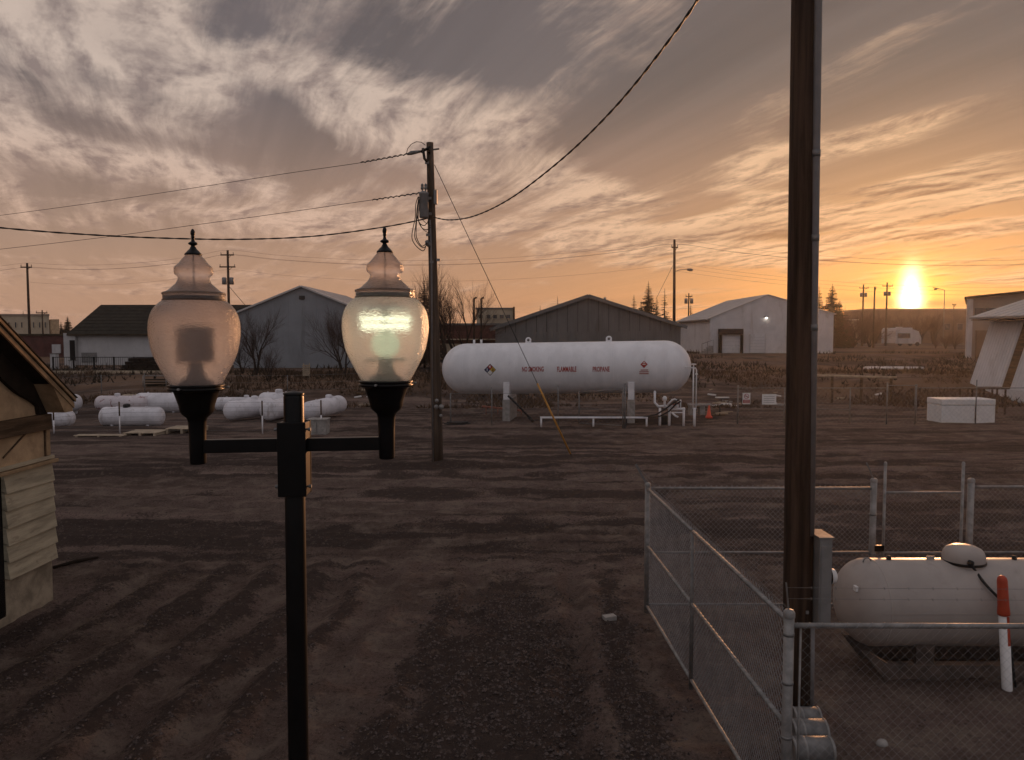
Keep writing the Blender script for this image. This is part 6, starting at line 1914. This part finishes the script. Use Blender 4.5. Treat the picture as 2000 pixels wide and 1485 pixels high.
def transformer_pole():
    Y = 25.2
    b = P(855, 905, Y); zg = zat(b.x, Y); tp = P(839.5, 279, Y)
    t = thing('transformer_pole', (b.x, Y, zg), 'wooden power pole with grey transformer can, drooping leads and yellow guy guard', 'utility pole')
    k = Y / F
    B = Vector((b.x, Y, zg - .3))
    def ax(z): f = (z - zg) / (tp.z - zg); return Vector((b.x + (tp.x - b.x) * f, Y, z))
    pts = [B] + [ax(zg + (tp.z - zg) * i / 10) for i in range(1, 11)]
    MB().tube(pts, [11.3 * k] + [11.3 * k - 4.6 * k * i / 10 for i in range(1, 11)], 16).build('shaft', M['wood_pole_pale'], t)
    # ground wire guard on the left flank
    q0, q1 = P(847, 904, Y - .12), P(843, 520, Y - .12)
    MB().tube([q0, q1, P(840.5, 430, Y - .1)], 2.2 * k, 8).build('riser_conduit', M['conduit'], t)
    # transformer can
    a, c = P(819, 426, Y - .25), P(837, 377, Y - .25)
    cx = (a.x + c.x) / 2; R = (c.x - a.x) / 2
    can = MB().lathe([(0.001, 0), (R * .9, 0.0), (R, 0.03), (R, c.z - a.z - .06), (R * 1.06, c.z - a.z - .05), (R * 1.06, c.z - a.z), (R * .5, c.z - a.z + .05), (0.001, c.z - a.z + .06)], (cx, Y - .25, a.z), n=20).build('transformer_can', M['box_grey'], t)
    for dx in (-.05, .06):
        insulator(can, (cx + dx, Y - .25, c.z + .1), 0.2)
    for zz in (a.z + .15, c.z - .15):
        MB().box(((cx + ax(zz).x) / 2, Y - .14, zz), (0.25, .06, .08)).build('bracket', M['galv_dull'], can)
    MB().box((ax(c.z).x + 9 * k, Y - .05, c.z - .1), (0.10, .2, .45)).build('side_box', M['box_grey'], t)
    # cutout, arm and hardware near the top
    h = P(0, 292, Y).z
    MB().tube([P(826, 290, Y - .15), P(829, 310, Y - .15), P(835, 317, Y - .15)], 0.045, 8).build('fuse_cutout', M['black_metal'], t)
    MB().tube([P(822, 297, Y - .12), P(840, 288, Y - .12), P(838, 300, Y - .12)], 0.05, 6).build('dead_end_clamp', M['black_metal'], t)
    MB().tube([P(834, 294, Y), P(858, 291, Y)], 0.03, 6).build('pin_bolt', M['galv_dull'], t)
    MB().tube([P(795, 302, Y - .1), P(803, 299, Y - .1), P(822, 296, Y - .1)], [0.03, 0.07, 0.04], 8).build('strain_insulator', M['galv_dull'], t)
    jp = [P(794, 300, Y - .1), P(796, 291, Y - .1), P(803, 282, Y - .1), P(813, 277, Y - .1), P(823, 278, Y - .1), P(831, 284, Y - .1)]
    MB().tube(jp, 0.012, 5).build('jumper_wire', M['wire'], t)
    # drooping leads under the can
    def loop(pp, r=0.014):
        pts = [P(px, py, Y - .35) for px, py in pp]; out = []
        for i in range(len(pts) - 1):
            p0, p1, p2, p3 = pts[max(i - 1, 0)], pts[i], pts[i + 1], pts[min(i + 2, len(pts) - 1)]
            for s in range(6):
                u = s / 6
                out.append(0.5 * ((2 * p1) + (p2 - p0) * u + (2 * p0 - 5 * p1 + 4 * p2 - p3) * u * u + (3 * p1 - p0 - 3 * p2 + p3) * u ** 3))
        out.append(pts[-1]); MB().tube(out, r, 5).build('drooping_lead', M['wire'], t)
    loop([(817, 384), (812, 400), (811, 425), (805, 455), (806, 470), (815, 483), (827, 490), (833, 477)])
    loop([(818, 385), (815, 405), (812, 440), (810, 462), (818, 478), (828, 484), (835, 475)])
    loop([(820, 385), (816, 410), (813, 445), (814, 465), (824, 481), (834, 474)])
    loop([(818, 390), (815, 418), (819, 435), (828, 441), (834, 436), (838, 428)])
    loop([(820, 395), (817, 428), (824, 445), (834, 449), (841, 444)])
    loop([(824, 428), (832, 436), (842, 441)], 0.01)
    loop([(818, 432), (826, 448), (836, 455), (838, 460), (838, 474)], 0.01)
    MB().lathe([(0.001, .14), (.06, .12), (.09, .02), (.05, -.08), (0.001, -.1)], P(836, 477, Y - .2), (-.4, 0, 1), n=10).build('weatherhead', M['galv_dull'], t)
    for px, py in ((836, 459), (856, 508), (834, 318), (843, 512)):
        p = P(px, py, Y - .12); MB().box(p, (.12, .1, .08)).build('bolt_plate', M['galv_dull'], t)
    for px, py, s in ((853, 783, .12), (862, 795, .16), (852, 795, .14), (861, 812, .1)):
        p = P(px, py, Y - .22); MB().lathe([(0, .05), (s * .5, .04), (s * .55, 0), (s * .4, -.06)], p, (0.3, -1, 0), n=10).build('gauge', M['galv'], t)
    # guy wire with yellow guard
    g0, g1 = P(848.5, 322, Y - .05), G(1118, 896)
    g1.z = zat(g1.x, g1.y) - .05
    MB().tube([g0, g1], 0.011, 5).build('guy_wire', M['wire'], t)
    f = (1053 - 848.5) / (1118 - 848.5)
    MB().tube([g0.lerp(g1, 0.735), g0.lerp(g1, 0.985)], 0.032, 8).build('guy_guard', M['guy_yellow'], t)
    return ax, Y


pole_ax, pole_Y = transformer_pole()


def cable(name, pts, r, label, n=40, twist=0.0, group=None, m='wire'):
    """smooth cable through a few 3d points"""
    pts = [Vector(p) for p in pts]
    out = []
    for i in range(len(pts) - 1):
        p0, p1, p2, p3 = pts[max(i - 1, 0)], pts[i], pts[i + 1], pts[min(i + 2, len(pts) - 1)]
        k = max(6, n // (len(pts) - 1))
        for s in range(k):
            u = s / k
            out.append(0.5 * ((2 * p1) + (p2 - p0) * u + (2 * p0 - 5 * p1 + 4 * p2 - p3) * u * u + (3 * p1 - p0 - 3 * p2 + p3) * u ** 3))
    out.append(pts[-1])
    if twist:
        # two strands wound round each other
        mid = out; L = [0]
        for a, b in zip(mid, mid[1:]): L.append(L[-1] + (b - a).length)
        tot = L[-1]; cnt = int(tot / twist * 5); mb = MB()
        def at(d):
            for i in range(len(L) - 1):
                if d <= L[i + 1]:
                    return mid[i].lerp(mid[i + 1], (d - L[i]) / max(1e-6, L[i + 1] - L[i])), (mid[i + 1] - mid[i]).normalized()
            return mid[-1], (mid[-1] - mid[-2]).normalized()
        for ph in (0, math.pi):
            q = []
            for i in range(cnt + 1):
                d = tot * i / cnt; p, tg = at(d)
                sd = tg.cross(Vector((0, 0, 1))).normalized(); up = sd.cross(tg); a = d / twist * 2 * math.pi + ph
                q.append(p + (sd * math.cos(a) + up * math.sin(a)) * r * 0.5)
            mb.tube(q, r * 0.66, 5)
    else:
        mb = MB().tube(out, r, 5)
    o = mb.build(name, M[m], None)
    return tag(o, label, 'cable', group)


def span(p, q, sag, n=7):
    p, q = Vector(p), Vector(q)
    return [p.lerp(q, i / (n - 1)) - Vector((0, 0, sag * 4 * (i / (n - 1)) * (1 - i / (n - 1)))) for i in range(n)]


Yp = 25.0
cable('service_cable', [P(846, 424.5, Yp), P(880, 430, Yp - 1.6), P(930, 421, Yp - 3.6), P(1000, 386, Yp - 6.2), P(1100, 309, Yp - 9.2), P(1200, 211, Yp - 11.8), P(1300, 88, Yp - 14.0), P(1380, -28, Yp - 15.6), P(1470, -190, Yp - 17.0)], 0.020,
      'thick twisted black cable climbing from the transformer pole past the roof pole', 60, 0.85)
cable('service_cable', [P(838, 426, Yp), P(760, 442, Yp - .6), P(620, 461, Yp - 1.6), P(480, 467.5, Yp - 2.6), P(340, 466, Yp - 3.6), P(180, 459, Yp - 4.6), P(0, 445, Yp - 5.6), P(-160, 424, Yp - 6.4)], 0.022,
      'thick twisted black cable sagging behind the lamp finials', 60, 0.85)
up_l = cable('power_line', [P(797, 301, Yp), P(705, 318, Yp + 1), P(560, 339, Yp + 3), P(400, 364, Yp + 5), P(200, 394, Yp + 8), P(0, 421, Yp + 10), P(-200, 446, Yp + 12)], 0.010, 'upper thin power line running off the pole top')
tw = MB()
def wound(p, q, r, m_='wire'):
    p, q = Vector(p), Vector(q); d = q - p; n = 60; tg = d.normalized(); sd = tg.cross(Vector((0, 0, 1))).normalized(); up = sd.cross(tg)
    return MB().tube([p + d * (i / n) + (sd * math.cos(i * .9) + up * math.sin(i * .9)) * r for i in range(n + 1)], r * .8, 4)
wound(P(797, 301, Yp), P(705, 318, Yp + 1), 0.022).build('wound_grip', M['wire'], up_l)
lo_l = cable('power_line', [P(822, 377, Yp), P(725, 391, Yp + 1), P(560, 415, Yp + 3), P(400, 437, Yp + 5), P(200, 464, Yp + 8), P(0, 487, Yp + 10), P(-200, 508, Yp + 12)], 0.010, 'lower thin power line running off the transformer can')
wound(P(822, 377, Yp), P(728, 391, Yp + 1), 0.022).build('wound_grip', M['wire'], lo_l)


def far_pole(px, top, Y, label, arms=((0.35, 0.9),), r=0.15, trans=False, lamp=0, lean=0.0, group=None):
    b = far_base(px, Y); z1 = P(0, top, Y).z
    t = thing('street_light' if lamp and not arms else 'power_pole', b, label, 'street light' if lamp and not arms else 'utility pole', group)
    MB().tube([b - Vector((0, 0, .3)), Vector((b.x + lean, Y, z1))], [r, r * .68], 10).build('shaft', M['far_pole'] if arms else M['galv_dull'], t)
    x1 = b.x + lean
    for dz, hw in arms:
        arm = MB().box((x1, Y - r, z1 - dz), (hw * 2, 0.12, 0.14)).build('crossarm', M['far_pole'], t)
        for s in (-.92, 0.0, .92):
            if s == 0.0: continue
            insulator(arm, (x1 + s * hw, Y - r, z1 - dz + .1), 0.22)
        MB().bar((x1, Y - r, z1 - dz - .5), (x1 + hw * .6, Y - r, z1 - dz - .04), .04, .04).build('brace', M['far_pole'], t)
    if trans:
        zz = z1 - trans
        for s in (-1, 1):
            MB().lathe([(0, 0), (.26, 0.02), (.26, .75), (.2, .82), (0, .84)], (x1 + s * .42, Y - .1, zz), n=12).build('transformer_can', M['box_grey'], t)
    if lamp:
        s = 1 if lamp > 0 else -1; zz = z1 - abs(lamp)
        MB().tube([(x1, Y, zz), (x1 + s * .5, Y, zz + .22), (x1 + s * 1.3, Y, zz + .3), (x1 + s * 1.5, Y, zz + .3)], .04, 6).build('lamp_arm', M['galv_dull'], t)
        MB().lathe([(0.02, 0), (.12, .08), (.17, .3), (.15, .6), (.03, .7)], (x1 + s * 1.4, Y, zz + .3), (s, 0, -.12), n=10).build('lamp_head', M['galv_dull'], t)
    return Vector((x1, Y, z1))


p55 = far_pole(56, 514, 90, 'power pole with one crossarm over the cream block', ((0.5, 0.65),), 0.17)
p445 = far_pole(447, 489, 88, 'power pole with twin transformer cans behind the unlit globe', ((0.55, 0.75), (1.9, 0.9)), 0.18, trans=3.9)
p82 = far_pole(82, 606, 110, 'short far power pole before the cream block', ((0.4, 0.8),), 0.12)
p1317 = far_pole(1317.5, 468, 86, 'tall pole with cobra-head street light behind the grey building', ((0.9, 0.35),), 0.19, lamp=3.6, lean=-.1)
p1345 = far_pole(1345, 573, 118, 'thin power pole left of the white warehouse roof', ((0.5, 0.5),), 0.13, trans=1.6)
p1685 = far_pole(1685.5, 556, 150, 'far pole with crossarm and cans standing by the broad spruce thicket', ((0.7, 0.9),), 0.2, trans=2.4)
p1707 = far_pole(1707.5, 560, 128, 'plain far pole without crossarm near the sun', ((0.35, 0.15),), 0.17)
p1732 = far_pole(1731.5, 552, 150, 'far pole with crossarm and cans standing closest to the sun', ((0.7, 1.0),), 0.2, trans=2.6)
p1390 = far_pole(1388, 605, 150, 'far pole top peeping over the white warehouse roof', ((0.2, 1.1),), 0.15)
p1843 = far_pole(1844, 567, 150, 'slender street light with long arm between the sun and tan building', (), 0.09, lamp=-0.05)
MB().tube([p1843, P(1834, 564, 150), P(1822, 561.5, 150)], 0.05, 5).build('long_arm', M['galv_dull'], [o for o in COL.objects if o.get('label', '').startswith('slender street')][0])
p1880 = far_pole(1863, 594, 170, 'tiny pole on the skyline left of the tan building', ((0.2, 0.4),), 0.1)

pR = Vector((P(2150, 500, 86).x, 86, P(0, 500, 86).z)); pL = Vector((P(-250, 532, 92).x, 92, P(0, 532, 92).z))
grp = 'far power lines strung along the street'
for i, (dz, dx) in enumerate(((0.0, 0.0), (-0.45, 0.3), (-0.55, -0.3))):
    off = Vector((0, dx, dz))
    cable('street_line', span(pL + off, p55 + off, .3) + span(p55 + off, p445 + off, .8)[1:] + span(p445 + off, p1317 + off, 1.7, 11)[1:] + span(p1317 + off, pR + off, 1.3, 9)[1:], 0.010, 'far power line strung between the street poles', 60, group=grp)
for i, dz in enumerate((2.6, 3.0, 3.45)):
    off = Vector((0, 0, -dz))
    cable('phone_line', span(p1317 + off, pR + off + Vector((0, 0, -.6)), 1.2, 9), 0.008, 'thin phone line leaving the cobra-head street light pole', 30, group='phone lines right of the street light pole')
cable('phone_line', span(p55 + Vector((0, 0, -2.2)), p445 + Vector((0, 0, -2.2)), .9) + span(p445 + Vector((0, 0, -2.2)), p1317 + Vector((0, 0, -2.7)), 1.6, 11)[1:], 0.008, 'lone phone line low across the sky behind the lamps', 50)
cable('guy_line', [p1317 + Vector((0, 0, -2.6)), P(1281, 585, 86)], 0.02, 'guy wire slanting left from the street light pole', 8)
cable('guy_line', [p445 + Vector((0, 0, -4.0)), P(487, 606, 86)], 0.03, 'guy wire slanting right from the twin-can pole', 8)


# ------------------------------------------------------------------ small yard and background things
def yard_fences():
    # black fence before the barn
    Y = 62.0
    t = thing('iron_fence', (P(210, 655, Y).x, Y, 1.3), 'black rail fence on posts before the pale storage barn', 'fence')
    xs = [P(px, 655, Y).x for px in (102, 142, 182, 221, 260, 298, 340)]
    zt = P(0, 697, Y).z; zb = gzf(xs[0], Y)
    for x in xs: MB().box((x, Y, (zt + zb) / 2 - .05), (0.10, 0.10, zt - zb + .1)).build('post', M['black_metal'], t)
    for z in (zt - .04, zb + .12):
        for a, b in zip(xs, xs[1:]): MB().box(((a + b) / 2, Y, z), (b - a - .11, .05, .05)).build('rail', M['black_metal'], t)
    for a, b in zip(xs, xs[1:]):
        for i in range(1, 9): MB().box((a + (b - a) * i / 9, Y, (zt + zb) / 2 + .04), (.018, .018, zt - zb - .22)).build('picket', M['black_metal'], t)
    # pale kerb beam on the terrace edge
    Y = 57.5
    a, b = P(70, 655, Y).x, P(345, 655, Y).x
    t = thing('timber_edging', ((a + b) / 2, Y, gzf(a, Y)), 'pale timber edging along the terrace below the black fence', 'edging')
    n = 6
    for i in range(n):
        x0, x1 = a + (b - a) * i / n, a + (b - a) * (i + 1) / n - .03
        MB().box(((x0 + x1) / 2, Y + random.uniform(-.05, .05), gzf((x0 + x1) / 2, Y) + .09), (x1 - x0, .16, .22)).build('timber', M['pallet'], t, 0.01)
    # thin wire fence on the bank
    Y = 47.5
    t = thing('wire_fence', (P(240, 655, Y).x, Y, .3), 'sparse wire fence on thin posts along the bank behind the tanks', 'fence')
    xs = [P(px, 655, Y).x for px in (100, 195, 280, 420, 560, 720)]
    for x in xs: MB().tube([(x, Y, gzf(x, Y) - .1), (x, Y, gzf(x, Y) + 1.45)], .025, 6).build('post', M['galv_dull'], t)
    for dz in (.5, .95, 1.4):
        for a, b in zip(xs, xs[1:]): MB().tube([(a, Y, gzf(a, Y) + dz), (b, Y, gzf(b, Y) + dz)], .006, 4).build('wire_strand', M['galv_dull'], t)
    # gas meter hutches by the annex
    for i, (px, top, w) in enumerate(((103, 692, 11), (138, 705, 9))):
        Y = 64.5 + i; b = far_base(px, Y); z1 = P(0, top, Y).z
        t = thing('utility_cabinet', b, ('white upright cabinet left of the barn annex', 'short pale cabinet in front of the barn annex')[i], 'cabinet')
        ww = w * Y / F
        MB().box((b.x, Y, (b.z - .05 + z1) / 2), (ww, .5, z1 - b.z + .05)).build('case', M['pale_wall'], t, .02)
        MB().box((b.x, Y, z1 + .03), (ww + .08, .58, .05)).build('lid', M['galv_dull'], t)
    # dark timber stack right of barn wall
    Y = 60.5; b = far_base(275, Y)
    t = thing('timber_stack', b, 'dark stack of old timbers against the black fence', 'timber stack')
    for r_ in range(4):
        for i in range(6 - r_):
            MB().box((b.x - 1.2 + i * .5 + r_ * .22, Y + random.uniform(-.1, .1), b.z + .14 + r_ * .27), (.46, 1.6, .24)).build('timber', M['soffit'], t)
    # sheet pile of dull crates and bales on the bank
    for i, (px, py, w, h, m, lab) in enumerate(((205, 752, 44, 10, 'dry_grass', 'flat tan bale heap on the bank above the rusty tank'),
                                                 (248, 755, 22, 9, 'pallet', 'small tan bale beside the flat bale heap'))):
        Y = 47.0; c = far_base(px, Y); k = Y / F
        t = thing('hay_bale', c, lab, 'bale')
        for j in range(max(2, w // 14)):
            MB().box((c.x - w * k / 2 + (j + .5) * w * k / max(2, w // 14), Y + .1 * (j % 2), c.z + h * k / 2), (w * k / max(2, w // 14) * .93, .7, h * k)).build('bale', M[m], t, .08)
    Y = 50; c = far_base(298, Y)
    t = thing('metal_rack', c, 'empty pale metal rack standing on the bank behind the tanks', 'rack')
    for dx in (-.75, .75): MB().tube([(c.x + dx, Y, c.z - .05), (c.x + dx, Y, c.z + .72)], .03, 6).build('leg', M['galv'], t)
    MB().tube([(c.x - .75, Y, c.z + .72), (c.x + .75, Y, c.z + .72)], .03, 6).build('top_bar', M['galv'], t)
    for k in range(3): MB().box((c.x, Y + .3, c.z + .12 + .17 * k), (1.3, .5, .08)).build('slat', M['weed'], t)
    # slotted crate/pale sign under the gable
    Y = 53; c = far_base(596, Y)
    t = thing('slatted_crate', c, 'small pale slatted crate upright on the bank before the gable', 'crate')
    for k in range(6): MB().box((c.x, Y, c.z + .25 + k * .13), (.44, .3, .09)).build('slat', M['pallet'], t)
    for dx in (-.2, .2): MB().box((c.x + dx, Y + .12, c.z + .5), (.06, .06, 1.1)).build('upright', M['pallet'], t)


yard_fences()


def camper():
    Y = 150.0
    a, b = P(1750, 655, Y).x, P(1800, 655, Y).x; zg = gzf((a + b) / 2, Y)
    z1 = P(0, 641, Y).z
    t = thing('camper_van', ((a + b) / 2, Y, zg), 'white motorhome parked in the haze below the sun', 'motorhome')
    w = 2.4; x2 = a + (b - a) * .62
    MB().prism([(a, Y, zg + .55), (x2, Y, zg + .55), (x2, Y, z1), (a + .25, Y, z1), (a, Y, z1 - .5)], (0, w * 2.4, 0)).build('body', M['pale_wall'], t, .08)
    MB().prism([(x2 + .01, Y + .2, zg + .5), (b, Y + .2, zg + .5), (b, Y + .2, zg + 1.5), (b - .5, Y + .2, z1 - .7), (x2 + .01, Y + .2, z1 - .25)], (0, w * 2, 0)).build('cab', M['pale_wall'], t, .08)
    window(t, (a + .3, zg + 1.5), (x2 - .3, zg + 2.5), Y - .01, M['box_grey'], M['glass_dark'])
    for x in (a + .9, x2 - .2, b - .7):
        MB().lathe([(0.0, -.1), (.36, -.1), (.4, -.05), (.4, .12), (0, .12)], (x, Y + .15, zg + .38), (0, 1, 0), n=16).build('wheel', M['rubber'], t)
    MB().box(((a + x2) / 2, Y + 2, z1 + .12), (1.0, .8, .24)).build('roof_vent', M['pale_wall'], t, .04)


camper()


def litter_things():
    # squared block and stick on the dirt
    c = G(1190, 1211); z = zat(c.x, c.y)
    o = MB().box((0, 0, 0), (0.19, 0.12, 0.07), Matrix.Rotation(.35, 3, 'Z')); o.v = [(x + c.x, y + c.y, q + z + .03) for x, y, q in o.v]
    tag(o.build('paving_brick', M['concrete'], None, .006), 'single grey paving brick lying on the dirt near the fence', 'brick')
    p, q = G(104, 1112), G(192, 1093)
    p.z, q.z = zat(p.x, p.y) + .02, zat(q.x, q.y) + .03
    m_ = p.lerp(q, .5); m_.z += .02
    tag(MB().tube([p, m_, q], [.03, .035, .02], 8).build('wooden_stick', M['soffit']), 'dark stick lying on the dirt beside the weathered shed', 'stick')
    c = G(1723, 1452); z = zat(c.x, c.y)
    mb = MB().lathe([(0.0, -.03), (.05, -.02), (.065, .01), (.05, .04), (0.0, .05)], (c.x, c.y, z), n=9)
    mb.v = [(x + .01 * math.sin(40 * y), y, zz) for x, y, zz in mb.v]
    tag(mb.build('pale_rock', M['concrete']), 'pale fist-sized rock on the dirt inside the compound', 'rock')
    # scraps on the bank
    r = random.Random(5)
    labs = ('white scrap board lying on the bank right of the bulk tank', 'scraps of pale rubble on the bank')
    for i in range(26):
        px = r.choice((r.uniform(1375, 1470), r.uniform(1480, 1540), r.uniform(1600, 1760), r.uniform(690, 720), r.uniform(1375, 1440))); py = r.uniform(742, 790)
        Y = r.uniform(44.5, 52); x = P(px, 655, Y).x; z = gzf(x, Y)
        s = r.uniform(.12, .42)
        mb = MB().box((0, 0, 0), (s * 1.6, s * .6, s * .3), Matrix.Rotation(r.uniform(-.6, .6), 3, 'Z') @ Matrix.Rotation(r.uniform(-.2, .2), 3, 'Y'))
        mb.v = [(a + x, b + Y, c + z + s * .10) for a, b, c in mb.v]
        tag(mb.build('rubble_piece', M[r.choice(('concrete', 'pallet', 'sign_white', 'old_beam', 'stone'))], None, .01), labs[1], 'rubble', 'rubble pieces strewn over the bank')
    p, q = P(1398, 748, 49), P(1424, 746.5, 49)
    p.z = q.z = gzf(p.x, 49) + .12
    tag(MB().bar(p, q, .25, .06).build('scrap_board', M['sign_white']), labs[0], 'board')
    # tarpaulin-like pale sheet row at the far lot
    Y = 64; a, b = P(1700, 655, Y).x, P(1800, 655, Y).x
    t = thing('pipe_bundle', ((a + b) / 2, Y, gzf(a, Y)), 'bundle of pale pipes stored on the terrace below the motorhome', 'pipes')
    for i in range(5):
        MB().tube([(a + r.uniform(-.5, .5), Y + i * .22, gzf(a, Y) + .1), (b + r.uniform(-.5, .5), Y + i * .22, gzf(b, Y) + .1)], .10, 8).build('pipe', M['white_pipe'], t)


litter_things()

# ------------------------------------------------------------------ evening haze
def make_haze():
    mb = MB().box((0, 300, 8.0), (1220, 1220, 18.6))
    m = bpy.data.materials.new('evening_haze'); m.use_nodes = True
    nt = m.node_tree; nt.nodes.clear()
    v = nt.nodes.new('ShaderNodeVolumePrincipled')
    v.inputs['Color'].default_value = (0.95, 0.90, 0.86, 1)
    v.inputs['Density'].default_value = HAZE_DENSITY
    v.inputs['Anisotropy'].default_value = HAZE_G
    o = nt.nodes.new('ShaderNodeOutputMaterial'); nt.links.new(v.outputs[0], o.inputs['Volume'])
    ob = mb.build('haze', m)
    kind(ob, 'stuff')


HAZE_DENSITY, HAZE_G = 0.00032, 0.66
make_haze()
